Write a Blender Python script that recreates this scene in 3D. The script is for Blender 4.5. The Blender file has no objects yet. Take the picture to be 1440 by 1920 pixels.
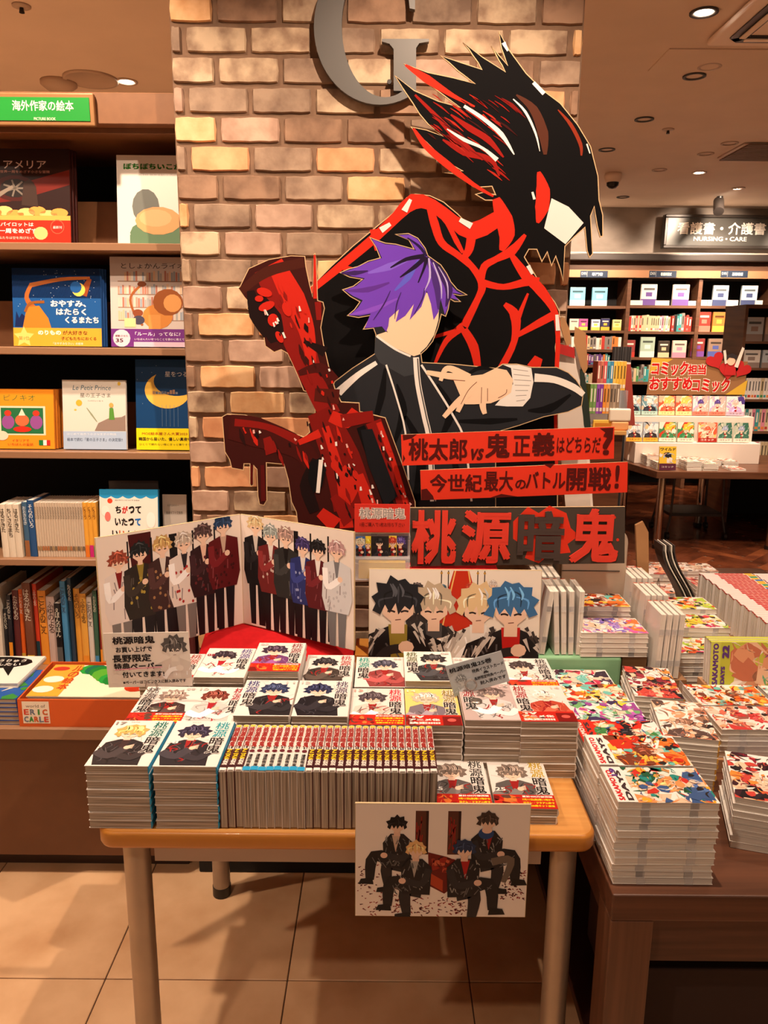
import bpy, bmesh, math, random
from mathutils import Vector, Matrix, Euler
from mathutils.geometry import tessellate_polygon
PI = math.pi
SC = bpy.context.scene
COL = SC.collection

# ------------------------------------------------------------------ camera
CAM_H, PITCH, ROLL, FPX = 1.56, math.radians(12.4), math.radians(0.5), 1450.0
cd = bpy.data.cameras.new('camera'); cam = bpy.data.objects.new('camera', cd); COL.objects.link(cam)
cd.sensor_fit = 'VERTICAL'; cd.sensor_height = 36.0; cd.lens = FPX / 1920 * 36.0
cd.clip_start = 0.05; cd.clip_end = 60
CAM_R = Matrix.Rotation(PI/2 - PITCH, 3, 'X') @ Matrix.Rotation(ROLL, 3, 'Z')
cam.matrix_world = Matrix.Translation((0, 0, CAM_H)) @ CAM_R.to_4x4()
SC.camera = cam

# ------------------------------------------------------------------ world, exposure
w = bpy.data.worlds.new('shop_world'); SC.world = w; w.use_nodes = True
w.node_tree.nodes['Background'].inputs[0].default_value = (1.0, 0.72, 0.52, 1)
w.node_tree.nodes['Background'].inputs[1].default_value = 0.2
SC.view_settings.view_transform = 'Standard'; SC.view_settings.look = 'None'
SC.view_settings.exposure = 0.32; SC.view_settings.gamma = 1.0
SC.view_settings.use_curve_mapping = False
WARM = (1.0, 0.775, 0.585)
CEIL = 3.0

def ray(px, py):
    d = CAM_R @ Vector(((px-720)/FPX, -(py-960)/FPX, -1.0))
    return d
def PY(px, py, Y):            # pixel -> point on the upright plane at distance Y
    d = ray(px, py); t = Y / d.y
    return Vector((d.x*t, Y, CAM_H + d.z*t))
def PZ(px, py, z):            # pixel -> point on the level plane at height z
    d = ray(px, py); t = (z - CAM_H) / d.z
    return Vector((d.x*t, d.y*t, z))

# ------------------------------------------------------------------ colours and materials
def lin(c):
    r = []
    for v in c[:3]:
        v = v/255.0
        r.append(v/12.92 if v <= .04045 else ((v+.055)/1.055)**2.4)
    return (r[0], r[1], r[2], 1.0)
MATS = {}
def mat(name, col, rough=.6, metal=0.0, noise=0.0, nscale=8, stretch=None, bump=0.0, spec=.5, rand=0.0, dark=None, coat=0):
    if name in MATS: return MATS[name]
    m = bpy.data.materials.new(name); m.use_nodes = True; nt = m.node_tree; b = nt.nodes['Principled BSDF']
    b.inputs['Roughness'].default_value = rough; b.inputs['Metallic'].default_value = metal
    b.inputs['Specular IOR Level'].default_value = spec
    b.inputs['Coat Weight'].default_value = coat
    base = lin(col); b.inputs['Base Color'].default_value = base
    if noise or bump:
        tc = nt.nodes.new('ShaderNodeTexCoord'); mp = nt.nodes.new('ShaderNodeMapping')
        nt.links.new(tc.outputs['Object'], mp.inputs[0])
        if stretch: mp.inputs['Scale'].default_value = stretch
        n = nt.nodes.new('ShaderNodeTexNoise'); n.inputs['Scale'].default_value = nscale; n.inputs['Detail'].default_value = 6
        src = mp.outputs[0]
        if rand:
            oi = nt.nodes.new('ShaderNodeObjectInfo'); ad = nt.nodes.new('ShaderNodeVectorMath'); ad.operation = 'ADD'
            mu = nt.nodes.new('ShaderNodeVectorMath'); mu.operation = 'SCALE'; mu.inputs['Scale'].default_value = 37.0
            cx = nt.nodes.new('ShaderNodeCombineXYZ')
            for i in range(3): nt.links.new(oi.outputs['Random'], cx.inputs[i])
            nt.links.new(cx.outputs[0], mu.inputs[0]); nt.links.new(mp.outputs[0], ad.inputs[0]); nt.links.new(mu.outputs[0], ad.inputs[1])
            src = ad.outputs[0]
        nt.links.new(src, n.inputs['Vector'])
        if noise:
            rp = nt.nodes.new('ShaderNodeValToRGB')
            d = lin(dark) if dark else tuple(x*(1-noise) for x in base[:3])+(1,)
            rp.color_ramp.elements[0].color = d; rp.color_ramp.elements[1].color = base
            rp.color_ramp.elements[0].position = .32; rp.color_ramp.elements[1].position = .62
            nt.links.new(n.outputs['Fac'], rp.inputs[0]); last = rp.outputs[0]
            if rand:
                hs = nt.nodes.new('ShaderNodeHueSaturation'); ma = nt.nodes.new('ShaderNodeMapRange')
                ma.inputs['To Min'].default_value = 1-rand; ma.inputs['To Max'].default_value = 1+rand
                nt.links.new(oi.outputs['Random'], ma.inputs[0]); nt.links.new(ma.outputs[0], hs.inputs['Value'])
                nt.links.new(last, hs.inputs['Color']); last = hs.outputs[0]
            nt.links.new(last, b.inputs['Base Color'])
        if bump:
            bp = nt.nodes.new('ShaderNodeBump'); bp.inputs['Strength'].default_value = bump; bp.inputs['Distance'].default_value = .004
            nt.links.new(n.outputs['Fac'], bp.inputs['Height']); nt.links.new(bp.outputs[0], b.inputs['Normal'])
    MATS[name] = m; return m
def cmat(col, rough=.42):
    col = tuple(int(c) for c in col)
    return mat('paint_%d_%d_%d_%d' % (col+(int(rough*100),)), col, rough)
def emat(name, col, s):
    m = bpy.data.materials.new(name); m.use_nodes = True; b = m.node_tree.nodes['Principled BSDF']
    b.inputs['Emission Color'].default_value = tuple(col)+(1,); b.inputs['Emission Strength'].default_value = s
    b.inputs['Base Color'].default_value = (.8,.8,.8,1); return m
def print_mat(name, rough):
    m = bpy.data.materials.new(name); m.use_nodes = True; nt = m.node_tree; b = nt.nodes['Principled BSDF']
    a = nt.nodes.new('ShaderNodeAttribute'); a.attribute_name = 'ink'
    nt.links.new(a.outputs['Color'], b.inputs['Base Color']); b.inputs['Roughness'].default_value = rough
    return m
INK = print_mat('printed_ink', .4); INK_MATT = print_mat('poster_paint', .8)
INK.node_tree.nodes['Principled BSDF'].inputs['Specular IOR Level'].default_value = .3; INK_MATT.node_tree.nodes['Principled BSDF'].inputs['Specular IOR Level'].default_value = .12
def pages(name, a, b_, scale):      # layered page edges
    m = bpy.data.materials.new(name); m.use_nodes = True; nt = m.node_tree; b = nt.nodes['Principled BSDF']
    tc = nt.nodes.new('ShaderNodeTexCoord'); mp = nt.nodes.new('ShaderNodeMapping'); mp.inputs['Scale'].default_value = (6, 6, scale)
    n = nt.nodes.new('ShaderNodeTexNoise'); n.inputs['Scale'].default_value = 1; n.inputs['Detail'].default_value = 3
    oi = nt.nodes.new('ShaderNodeObjectInfo'); ad = nt.nodes.new('ShaderNodeVectorMath'); ad.operation = 'ADD'
    cx = nt.nodes.new('ShaderNodeCombineXYZ'); mm = nt.nodes.new('ShaderNodeMath'); mm.operation = 'MULTIPLY'; mm.inputs[1].default_value = 91
    nt.links.new(oi.outputs['Random'], mm.inputs[0]); nt.links.new(mm.outputs[0], cx.inputs[2])
    nt.links.new(tc.outputs['Object'], mp.inputs[0]); nt.links.new(mp.outputs[0], ad.inputs[0]); nt.links.new(cx.outputs[0], ad.inputs[1])
    nt.links.new(ad.outputs[0], n.inputs['Vector'])
    rp = nt.nodes.new('ShaderNodeValToRGB'); rp.color_ramp.elements[0].color = lin(a); rp.color_ramp.elements[1].color = lin(b_)
    rp.color_ramp.elements[0].position = .35; rp.color_ramp.elements[1].position = .62
    nt.links.new(n.outputs['Fac'], rp.inputs[0]); nt.links.new(rp.outputs[0], b.inputs['Base Color'])
    b.inputs['Roughness'].default_value = .9; b.inputs['Specular IOR Level'].default_value = .1
    return m
PAGES = pages('pulp_pages', (112, 98, 84), (214, 196, 176), 900)
PAGES_W = pages('white_pages', (205, 195, 182), (246, 238, 226), 900)
def wood(name, c1, c2, scale=(2, 40, 40), rough=.45, bump=.05):
    return mat(name, c1, rough, noise=1, dark=c2, nscale=1, stretch=scale, bump=bump)
def clear(name, col=(235, 235, 240), alpha=.22):
    m = bpy.data.materials.new(name); m.use_nodes = True; nt = m.node_tree; b = nt.nodes['Principled BSDF']
    b.inputs['Base Color'].default_value = lin(col); b.inputs['Roughness'].default_value = .06
    b.inputs['Alpha'].default_value = alpha; return m
ACRYL = clear('clear_acrylic')

# ------------------------------------------------------------------ mesh accumulation
class MB:
    def __init__(s): s.v = []; s.f = []; s.m = []; s.sm = []
    def add(s, vs, fs, m=0, M=None, smooth=False):
        o = len(s.v)
        s.v += [tuple(M @ Vector(p)) if M else tuple(p) for p in vs]
        s.f += [tuple(i+o for i in f) for f in fs]; s.m += [m]*len(fs); s.sm += [smooth]*len(fs)
        return s
    def box(s, x0, x1, y0, y1, z0, z1, m=0, M=None):
        v = [(x0,y0,z0),(x1,y0,z0),(x1,y1,z0),(x0,y1,z0),(x0,y0,z1),(x1,y0,z1),(x1,y1,z1),(x0,y1,z1)]
        return s.add(v, [(3,2,1,0),(4,5,6,7),(0,1,5,4),(1,2,6,5),(2,3,7,6),(3,0,4,7)], m, M)
    def prism(s, pts, z0, z1, m=0, M=None, side=None):      # extrude a 2D outline
        n = len(pts)
        a = sum(pts[i][0]*pts[(i+1)%n][1]-pts[(i+1)%n][0]*pts[i][1] for i in range(n))
        if a < 0: pts = list(reversed(pts))
        tri = tessellate_polygon([[Vector((p[0],p[1],0)) for p in pts]])
        v = [(p[0],p[1],z0) for p in pts]+[(p[0],p[1],z1) for p in pts]
        up = []; dn = []
        for t in tri:
            A,B,C_ = [Vector(v[i]) for i in t]
            t = tuple(t) if (B-A).cross(C_-A).z > 0 else tuple(reversed(t))
            up.append(tuple(i+n for i in t)); dn.append(tuple(reversed(t)))
        s.add(v, up+dn, m, M)
        s.add(v, [(i,(i+1)%n,(i+1)%n+n,i+n) for i in range(n)], m if side is None else side, M)
        return s
    def cyl(s, p0, p1, r0, r1=None, n=16, m=0, caps=True):
        p0 = Vector(p0); p1 = Vector(p1); r1 = r0 if r1 is None else r1
        q = (p1-p0).to_track_quat('Z', 'Y').to_matrix()
        v = []
        for p, r in ((p0, r0), (p1, r1)):
            for i in range(n):
                a = 2*PI*i/n; v.append(p + q @ Vector((r*math.cos(a), r*math.sin(a), 0)))
        s.add(v, [(i,(i+1)%n,n+(i+1)%n,n+i) for i in range(n)], m, None, True)
        if caps:
            s.add(v, [tuple(range(n-1,-1,-1)), tuple(range(n,2*n))], m)
        return s
    def tube(s, pts, r, n=8, m=0):
        for a, b in zip(pts[:-1], pts[1:]):
            s.cyl(a, b, r, r, n, m)
        return s
    def lathe(s, prof, n=24, m=0, M=None):       # profile of (radius, z)
        v = []; f = []
        for r, z in prof:
            for i in range(n): a = 2*PI*i/n; v.append((r*math.cos(a), r*math.sin(a), z))
        for k in range(len(prof)-1):
            for i in range(n):
                j = (i+1)%n; f.append((k*n+i, k*n+j, (k+1)*n+j, (k+1)*n+i))
        return s.add(v, f, m, M, True)
    def mesh(s, name, mats, bevel=0, seg=2):
        me = bpy.data.meshes.new(name); me.from_pydata(s.v, [], s.f)
        if not isinstance(mats, (list, tuple)): mats = [mats]
        for m in mats: me.materials.append(m)
        me.polygons.foreach_set('material_index', s.m); me.polygons.foreach_set('use_smooth', s.sm)
        if bevel:
            bm = bmesh.new(); bm.from_mesh(me); bmesh.ops.remove_doubles(bm, verts=bm.verts, dist=1e-6)
            bmesh.ops.bevel(bm, geom=[e for e in bm.edges if e.calc_face_angle(0) > .5], offset=bevel, segments=seg, affect='EDGES', profile=.5)
            bm.to_mesh(me); bm.free()
        me.update(); return me
    def build(s, name, mats, parent=None, bevel=0, seg=2, M=None):
        return link(name, s.mesh(name, mats, bevel, seg), parent, M)
def link(name, data, parent=None, M=None):
    o = bpy.data.objects.new(name, data); COL.objects.link(o)
    if parent: o.parent = parent
    if M is not None: o.matrix_local = M
    return o
def tag(o, label=None, cat=None, group=None, kind=None):
    if label: o['label'] = label
    if cat: o['category'] = cat
    if group: o['group'] = group
    if kind: o['kind'] = kind
    return o
def thing(name, label, cat, M=None, group=None):
    o = bpy.data.objects.new(name, None); COL.objects.link(o)
    o.empty_display_size = .05
    if M is None: M = Matrix.Identity(4)
    elif not isinstance(M, Matrix): M = Matrix.Translation(M)
    o.matrix_world = M
    return tag(o, label, cat, group)
def struct(o): o['kind'] = 'structure'; return o
def T(x, y, z, rz=0, rx=0, ry=0):
    return Matrix.Translation((x,y,z)) @ Euler((rx,ry,rz)).to_matrix().to_4x4()
def axes(o, X, Y, Z):
    M = Matrix.Identity(4)
    for i in range(3): M[i][0], M[i][1], M[i][2], M[i][3] = X[i], Y[i], Z[i], o[i]
    return M
ORD = ['first','second','third','fourth','fifth','sixth','seventh','eighth','ninth','tenth','eleventh','twelfth','thirteenth','fourteenth','fifteenth','sixteenth','seventeenth','eighteenth','nineteenth','twentieth']
TENS = ['', '', 'twenty', 'thirty', 'forty', 'fifty', 'sixty', 'seventy', 'eighty', 'ninety']
TORD = ['', '', 'twentieth', 'thirtieth', 'fortieth', 'fiftieth', 'sixtieth', 'seventieth', 'eightieth', 'ninetieth']
def ordi(k):
    if k < 20: return ORD[k]
    k += 1; return TORD[k//10] if k % 10 == 0 else TENS[k//10]+'-'+ORD[k%10-1]
def top_ord(k): return 'topmost' if k == 0 else ordi(k)+' from the top'

# ------------------------------------------------------------------ flat print: coloured polygons laid in thin layers
TXT = {}
def text_shape(s, bold):
    key = (s, bold)
    if key in TXT: return TXT[key]
    if bold > .008:                # heavy weight: the glyph laid several times, shifted a little
        v, f, x0, x1, y0, y1 = text_shape(s, 0); d = bold*.8; V = []; F = []
        for q_, (sx, sy) in enumerate(((-1, -1), (1, -1), (-1, 1), (1, 1))):
            o = len(V); V += [(p[0]+sx*d, p[1]+sy*d, q_) for p in v]; F += [tuple(i+o for i in q) for q in f]
        TXT[key] = (V, F, x0-d, x1+d, y0-d, y1+d); return TXT[key]
    cu = bpy.data.curves.new('t', 'FONT'); cu.body = s; cu.size = 1; cu.resolution_u = 2; cu.fill_mode = 'FRONT'; cu.offset = bold
    o = bpy.data.objects.new('t', cu); COL.objects.link(o)
    dg = bpy.context.evaluated_depsgraph_get(); me = o.evaluated_get(dg).to_mesh()
    v = [(p.co.x, p.co.y) for p in me.vertices]; f = [tuple(p.vertices) for p in me.polygons]
    o.evaluated_get(dg).to_mesh_clear(); bpy.data.objects.remove(o); bpy.data.curves.remove(cu)
    if v:
        x0 = min(p[0] for p in v); x1 = max(p[0] for p in v); y0 = min(p[1] for p in v); y1 = max(p[1] for p in v)
    else: x0, x1, y0, y1 = 0, 1, 0, 1
    TXT[key] = (v, f, x0, x1, y0, y1); return TXT[key]
class Art:
    def __init__(s, eps=.00012, fn=None): s.v = []; s.f = []; s.c = []; s.k = 1; s.eps = eps; s.fn = fn or (lambda p: p); s.clip = None; s.z0 = .0001
    def _put(s, pts, faces, col, raw=False):
        o = len(s.v); z = s.k*s.eps
        for p in pts:
            q = p if raw else s.fn(p); s.v.append((q[0], q[1], z+(p[2]*.22*s.eps if len(p) > 2 else 0)))
        s.f += [tuple(i+o for i in f) for f in faces]; s.c += [lin(col)]*len(faces)
    def up(s, n=1): s.k += n; return s
    def poly(s, pts, col, up=True):
        if up: s.k += 1
        q = [s.fn(p) for p in pts]
        tri = tessellate_polygon([[Vector((p[0],p[1],0)) for p in q]])
        s._put(q, [tuple(t) for t in tri], col, True); return s
    def rect(s, x0, y0, x1, y1, col, up=True): return s.poly([(x0,y0),(x1,y0),(x1,y1),(x0,y1)], col, up)
    def ell(s, cx, cy, rx, ry, col, n=14, up=True, rot=0):
        return s.poly([(cx+rx*math.cos(a)*math.cos(rot)-ry*math.sin(a)*math.sin(rot), cy+rx*math.cos(a)*math.sin(rot)+ry*math.sin(a)*math.cos(rot)) for a in [2*PI*i/n for i in range(n)]], col, up)
    def line(s, pts, wd, col, up=True, taper=False):
        if up: s.k += 1
        if len(pts) > 2:                     # smooth curve through the points
            m_ = len(pts); ws = list(wd) if isinstance(wd, (list,tuple)) else [wd]*m_; sub = 4 if m_ < 9 else 2; P = []; Wq = []
            if taper and not isinstance(wd, (list,tuple)): ws = [w_*math.sin(PI*(i+.35)/(m_-.3)) for i, w_ in enumerate(ws)]
            for i in range(m_-1):
                p0, p1, p2, p3 = pts[max(0, i-1)], pts[i], pts[i+1], pts[min(m_-1, i+2)]
                for q in range(sub):
                    t = q/sub; P.append(tuple(.5*((2*p1[j])+(-p0[j]+p2[j])*t+(2*p0[j]-5*p1[j]+4*p2[j]-p3[j])*t*t+(-p0[j]+3*p1[j]-3*p2[j]+p3[j])*t**3) for j in (0, 1))); Wq.append(ws[i]+(ws[i+1]-ws[i])*t)
            P.append(tuple(pts[-1])); Wq.append(ws[-1]); pts, wd = P, Wq
        n = len(pts); L = []; R = []
        for i, p in enumerate(pts):
            a = pts[max(0,i-1)]; b = pts[min(n-1,i+1)]; dx, dy = b[0]-a[0], b[1]-a[1]; l = math.hypot(dx,dy) or 1
            ww = (wd[i] if isinstance(wd, (list,tuple)) else wd)/2
            if taper and not isinstance(wd, (list,tuple)): ww *= math.sin(PI*(i+.35)/(n-.3)) if n > 2 else 1
            L.append((p[0]-dy/l*ww, p[1]+dx/l*ww)); R.append((p[0]+dy/l*ww, p[1]-dx/l*ww))
        s._put(L+R, [(i, i+1, n+i+1, n+i) for i in range(n-1)], col); return s
    def text(s, t, x, y, h, col, w=None, bold=0, al='c', rot=0, up=True, wmax=None, skew=0):
        if up: s.k += 1
        v, f, x0, x1, y0, y1 = text_shape(t, bold)
        sy = h/max(y1-y0, .3) if w is not None else h*1.12; sx = sy if w is None else w/max(x1-x0, 1e-6)
        if wmax and (x1-x0)*sx > wmax: sx = wmax/(x1-x0)
        W = (x1-x0)*sx; ox = {'c': -W/2, 'l': 0, 'r': -W}[al]
        ca, sa = math.cos(rot), math.sin(rot); P = []
        for p in v:
            a = (p[0]-x0)*sx+ox; b = (p[1]-(y0+y1)/2)*sy; a += b*skew
            P.append((x+a*ca-b*sa, y+a*sa+b*ca, p[2] if len(p) > 2 else 0))
        s._put([s.fn(q)+(q[2],) if s.fn((0,0)) != (0,0) else q for q in P], f, col, True); return s
    def vtext(s, t, x, y, h, wd, col, bold=0, up=True, outline=None, gap=1.06):     # y = top of the column
        if up: s.k += 1
        if outline:
            for i, ch in enumerate(t): s.text(ch, x, y-h*gap*(i+.5), h*1.08, outline, w=wd*1.08, bold=bold+.045, up=False)
            s.k += 1
        for i, ch in enumerate(t): s.text(ch, x, y-h*gap*(i+.5), h, col, w=wd, bold=bold, up=False)
        return s
    def crop(s, x0, y0, x1, y1):
        V = []; F = []; C = []
        for f, col in zip(s.f, s.c):
            P = [s.v[i] for i in f]
            if all(x0 <= p[0] <= x1 and y0 <= p[1] <= y1 for p in P): pass
            else:
                for ax, lim, sg in ((0, x0, 1), (0, x1, -1), (1, y0, 1), (1, y1, -1)):
                    Q = []
                    for i in range(len(P)):
                        a, b = P[i-1], P[i]; da, db = (a[ax]-lim)*sg, (b[ax]-lim)*sg
                        if (da < 0) != (db < 0):
                            t = da/(da-db); Q.append(tuple(a[j]+(b[j]-a[j])*t for j in range(3)))
                        if db >= 0: Q.append(b)
                    P = Q
                    if len(P) < 3: break
                if len(P) < 3: continue
            o = len(V); V += P; F.append(tuple(range(o, o+len(P)))); C.append(col)
        s.v, s.f, s.c = V, F, C; return s
    def mesh(s, name, m=None):
        if s.clip: s.crop(*s.clip)
        zm = max([p[2] for p in s.v] or [0]); k = min(1.0, .0014/zm) if zm else 1; k = max(k, .00002/s.eps)
        s.v = [(p[0], p[1], p[2]*k+s.z0) for p in s.v]
        me = bpy.data.meshes.new(name); me.from_pydata(s.v, [], s.f); me.materials.append(m or INK)
        at = me.color_attributes.new('ink', 'FLOAT_COLOR', 'CORNER'); data = []
        for p in me.polygons: data += list(s.c[p.index])*p.loop_total
        at.data.foreach_set('color', data)
        # faces wound to look along +z
        bm = bmesh.new(); bm.from_mesh(me)
        fl = [f for f in bm.faces if f.normal.z < 0]; bmesh.ops.reverse_faces(bm, faces=fl); bm.to_mesh(me); bm.free()
        return me
    def build(s, name, parent, M=None, m=None): return link(name, s.mesh(name, m), parent, M)
# ------------------------------------------------------------------ lamps of the shop ceiling (fixtures with their own light)
LAMP_ON = emat('lamp_glow', (1, .93, .8), 30.0)
RIM = mat('lamp_rim', (58, 50, 46), .5); RIM_W = mat('lamp_rim_pale', (196, 172, 152), .5); LENS_OFF = mat('lamp_reflector', (150, 146, 140), .25, .9)
def ring_mb(r0, r1, z0, z1):
    return MB().lathe([(r1, z1), (r1, z0), (r0, z0), (r0, z1)], 28)
RING = ring_mb(.045, .062, -.006, .0).mesh('rim', RIM); RING_W = ring_mb(.045, .062, -.006, .0).mesh('rim_pale', RIM_W)
CUP = MB().lathe([(.045, -.002), (.042, .03), (.02, .055), (0.0005, .058)], 20).mesh('cup', LENS_OFF)
BULB = MB().lathe([(.036, -.0035), (0.0005, -.0035)], 20).mesh('bulb', LAMP_ON)
def downlight(x, y, label, power=0, aim=None, deg=60, blend=.5, on=False, col=WARM, pale=False, z=None, r=.04, bulb=True):
    t = thing('downlight', label, 'ceiling light', (x, y, (z or CEIL)-.001))
    link('rim', RING_W if pale else RING, t); link('reflector', CUP, t)
    if on or (power and bulb): link('bulb', BULB, t)
    if power:
        ld = bpy.data.lights.new('lamp', 'SPOT'); ld.energy = power; ld.color = col; ld.spot_size = math.radians(deg); ld.spot_blend = blend
        ld.shadow_soft_size = r
        lo = link('lamp', ld, t)
        d = Vector(aim)-Vector((x, y, CEIL)) if aim else Vector((0,0,-1))
        lo.rotation_euler = d.to_track_quat('-Z', 'Y').to_euler(); lo.location = (0,0,-.02)
    return t
# the key spots over the display (out of frame) and the ones that light the shelves and the floor
downlight(.34, 1.24, 'round ceiling spotlight above the front of the manga display table', 125, (.02, 1.95, 1.25), 92, .6, r=.018)
downlight(-.98, 1.66, 'round ceiling spotlight in front of the picture book shelves', 120, (-1.0, 2.3, .9), 95, .7, r=.03)
downlight(-1.75, 1.5, 'round ceiling spotlight far left of the picture book shelves', 75, (-1.2, 2.1, .2), 80, .7, r=.03)
downlight(1.35, .9, 'round ceiling spotlight above the low brown book table', 26, (1.0, 1.8, .7), 70, .7, r=.03)
downlight(1.15, 1.95, 'round ceiling spotlight above the rear of the low book table', 50, (1.0, 2.2, .7), 60, .6, r=.025)
downlight(-.9, -.4, 'round ceiling spotlight behind the viewer on the left', 60, (-.2, 1.3, .5), 80, .8, r=.05)
for px, py, nm, kw in [
    (1320, 22, 'bright round downlight nearest the air conditioner in the ceiling', dict(on=True)),
    (1302, 142, 'round downlight just below the ceiling access panel', dict()),
    (1208, 223, 'unlit round downlight between the sprinkler and the cut-out board', dict()),
    (1138, 280, 'unlit round downlight right above the white dome camera', dict()),
    (1168, 369, 'small unlit round downlight near the far wall', dict()),
    (1311, 323, 'bright small downlight in the rear ceiling', dict(on=True, pale=True)),
    (1323, 288, 'pale rimmed round downlight beside the square ceiling vent', dict(pale=True)),
    (237, 152, 'bright downlight above the green shelf sign', dict(on=True, pale=True))]:
    p = PZ(px, py, CEIL); downlight(p.x, p.y, nm, **kw)
# bulbless lamps added to brighten ceiling, floor and wall, mostly in the rear department
for x, y, pw, aim in [(-2.4, 3.6, 900, (-2.4, 3.7, 0)), (-1.6, 5.4, 900, (-1.7, 5.4, 0)), (-3.2, 6.4, 900, (-3.2, 6.4, 0)), (-.3, 7.2, 500, (-.4, 7.2, 0)), (1.9, 7.75, 170, (2.0, 8.85, 2.3)), (3.3, 7.75, 170, (3.4, 8.85, 2.4)), (4.6, 7.75, 170, (4.7, 8.85, 2.3)), (2.9, 4.3, 160, (2.9, 4.4, 0)), (2.5, 6.1, 160, (2.6, 5.9, .8)), (-2.6, .2, 200, (-2.7, .2, 0)), (2.9, .4, 160, (3.0, .4, 0)),
                     (2.4, 5.0, 90, (2.6, 5.9, .9)), (3.4, 5.3, 100, (3.3, 5.8, .9)), (1.7, 4.5, 260, (1.85, 5.5, .95)), (2.3, 7.0, 260, (2.5, 8.6, 1.4)), (3.6, 7.0, 300, (3.8, 8.6, 1.6)),
                     (1.2, 3.6, 60, (1.6, 3.2, .5)), (-2.6, 4.5, 180, (-2.2, 4.6, 1.0))]:
    downlight(x, y, 'round ceiling spotlight over the rear shop floor', pw, aim, 75, .7, pale=True, r=.05, bulb=False)['group'] = 'added rear shop ceiling spotlights'

# ------------------------------------------------------------------ floor, ceiling, walls
GROUT = mat('floor_grout', (84, 60, 42), .9)
fl = struct(MB().box(-4.2, 8.5, -2.2, 9.1, -.06, -.004).build('floor', GROUT))
TILE_M = mat('floor_tile_stone', (222, 180, 138), .42, noise=1, dark=(196, 150, 108), nscale=5, rand=.03, bump=.05)
TS = .455; tg = .0015
tile_me = MB().box(tg, TS-tg, tg, TS-tg, -.02, 0).mesh('tile', TILE_M, .0015, 1)
for i in range(-8, 10):
    for j in range(-7, 6):
        link('tile', tile_me, fl, T(-.231+TS*i, 1.636+TS*j, 0))
PARQ = mat('parquet_plank', (92, 46, 26), .22, noise=1, dark=(52, 24, 14), nscale=2, stretch=(3, 3, 1), bump=.05)
PARQ2 = mat('parquet_plank_light', (120, 64, 36), .24, noise=1, dark=(80, 38, 22), nscale=2, stretch=(3, 3, 1), bump=.05)
mb = MB(); L, Wd = .45, .09; y0 = 1.636+TS*6
rnd = random.Random(4)
for i in range(-6, 48):                                    # herringbone
    for j in range(-60, 60):
        for d in (0, 1):
            ux = (i*L*.0 + (j*Wd) + i*2*Wd*5)*.7071; 
            a = PI/4 if d == 0 else -PI/4
            cx = .0+i*L*1.4142*.9+(0 if d == 0 else .3182*.9); cy = y0+.2+j*Wd*1.4142
            if not (-.3 < cx < 8 and y0+.16 < cy < 8.9): continue
            M = T(cx, cy, 0, a)
            mb.box(-L/2+.001, L/2-.001, -Wd/2+.001, Wd/2-.001, -.012, 0 if d else .0002, rnd.choice((0, 0, 1)), M)
pq = mb.build('parquet', [PARQ, PARQ2], fl); pq['kind'] = 'stuff'
CE_M = mat('ceiling_paint', (232, 210, 190), .9, noise=.06, nscale=3)
struct(MB().box(-4.2, 8.5, -2.2, 9.1, CEIL, CEIL+.1).build('ceiling', CE_M))
WALL_M = mat('grey_plaster', (158, 144, 132), .8, noise=1, dark=(124, 112, 102), nscale=2.5, stretch=(1, 1, 2))
YW = 8.85
struct(MB().box(-4.2, 8.5, YW, YW+.1, 0, CEIL).build('wall_back', WALL_M))
struct(MB().box(-4.3, -4.2, -2.2, 9.1, 0, CEIL).build('wall_left', WALL_M))
struct(MB().box(8.5, 8.6, -2.2, 9.1, 0, CEIL).build('wall_right', WALL_M))

# ------------------------------------------------------------------ brick column
CY, CX0, CX1, CDEP = 2.25, -.572, .512, .75
MORT = mat('mortar', (128, 98, 76), .95, noise=.25, nscale=30, bump=.3)
col = MB().box(CX0, CX1, CY+.004, CY+CDEP, 0, CEIL).build('brick_column', MORT); struct(col)
BR = [mat('brick_%s' % n, a, .85, noise=1, dark=d, nscale=16, rand=.12, bump=.6) for n, a, d in [
    ('tan', (234, 188, 138), (206, 150, 98)), ('orange', (228, 168, 122), (206, 140, 96)), ('grey', (168, 140, 116), (122, 96, 78)),
    ('rose', (190, 156, 134), (156, 122, 102)), ('brown', (160, 124, 98), (118, 88, 68)), ('char', (206, 178, 146), (136, 106, 84))]]
CH, BL = .0728, .1695
rnd = random.Random(11); bcache = {}
def brick(x0, x1, zc):
    wq = round(x1-x0, 3); v = rnd.randrange(3); mi = rnd.choice((0, 1, 2, 2, 3, 3, 4, 4, 5, 5))
    key = (wq, v, mi)
    if key not in bcache:
        r2 = random.Random(v*7+int(wq*1000)); h = CH-.011; m = MB(); n = 6
        top = []; bot = []
        for k in range(n+1):
            x = wq*k/n; top.append((x, h/2+r2.uniform(-.0016, .0012))); bot.append((x, -h/2+r2.uniform(-.0012, .0016)))
        top[0] = (.003, h/2-.002); top[-1] = (wq-.003, h/2-.002); bot[0] = (.003, -h/2+.002); bot[-1] = (wq-.003, -h/2+.002)
        pts = [(0, 0)]+bot+[(wq, 0)]+top[::-1]
        f = [(p[0], 0.004, p[1]) for p in pts]; 
        inn = [(min(max(p[0], .005), wq-.005), -.003, p[1]*.92) for p in pts]
        N = len(pts); m.add(f+inn, [(i, (i+1)%N, N+(i+1)%N, N+i) for i in range(N)]+[tuple(range(N, 2*N))])
        bcache[key] = m.mesh('brick', BR[mi])
    link('brick', bcache[key], col, Matrix.Translation((x0, CY, zc)))
g = .011; zr = 1.6405
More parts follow.
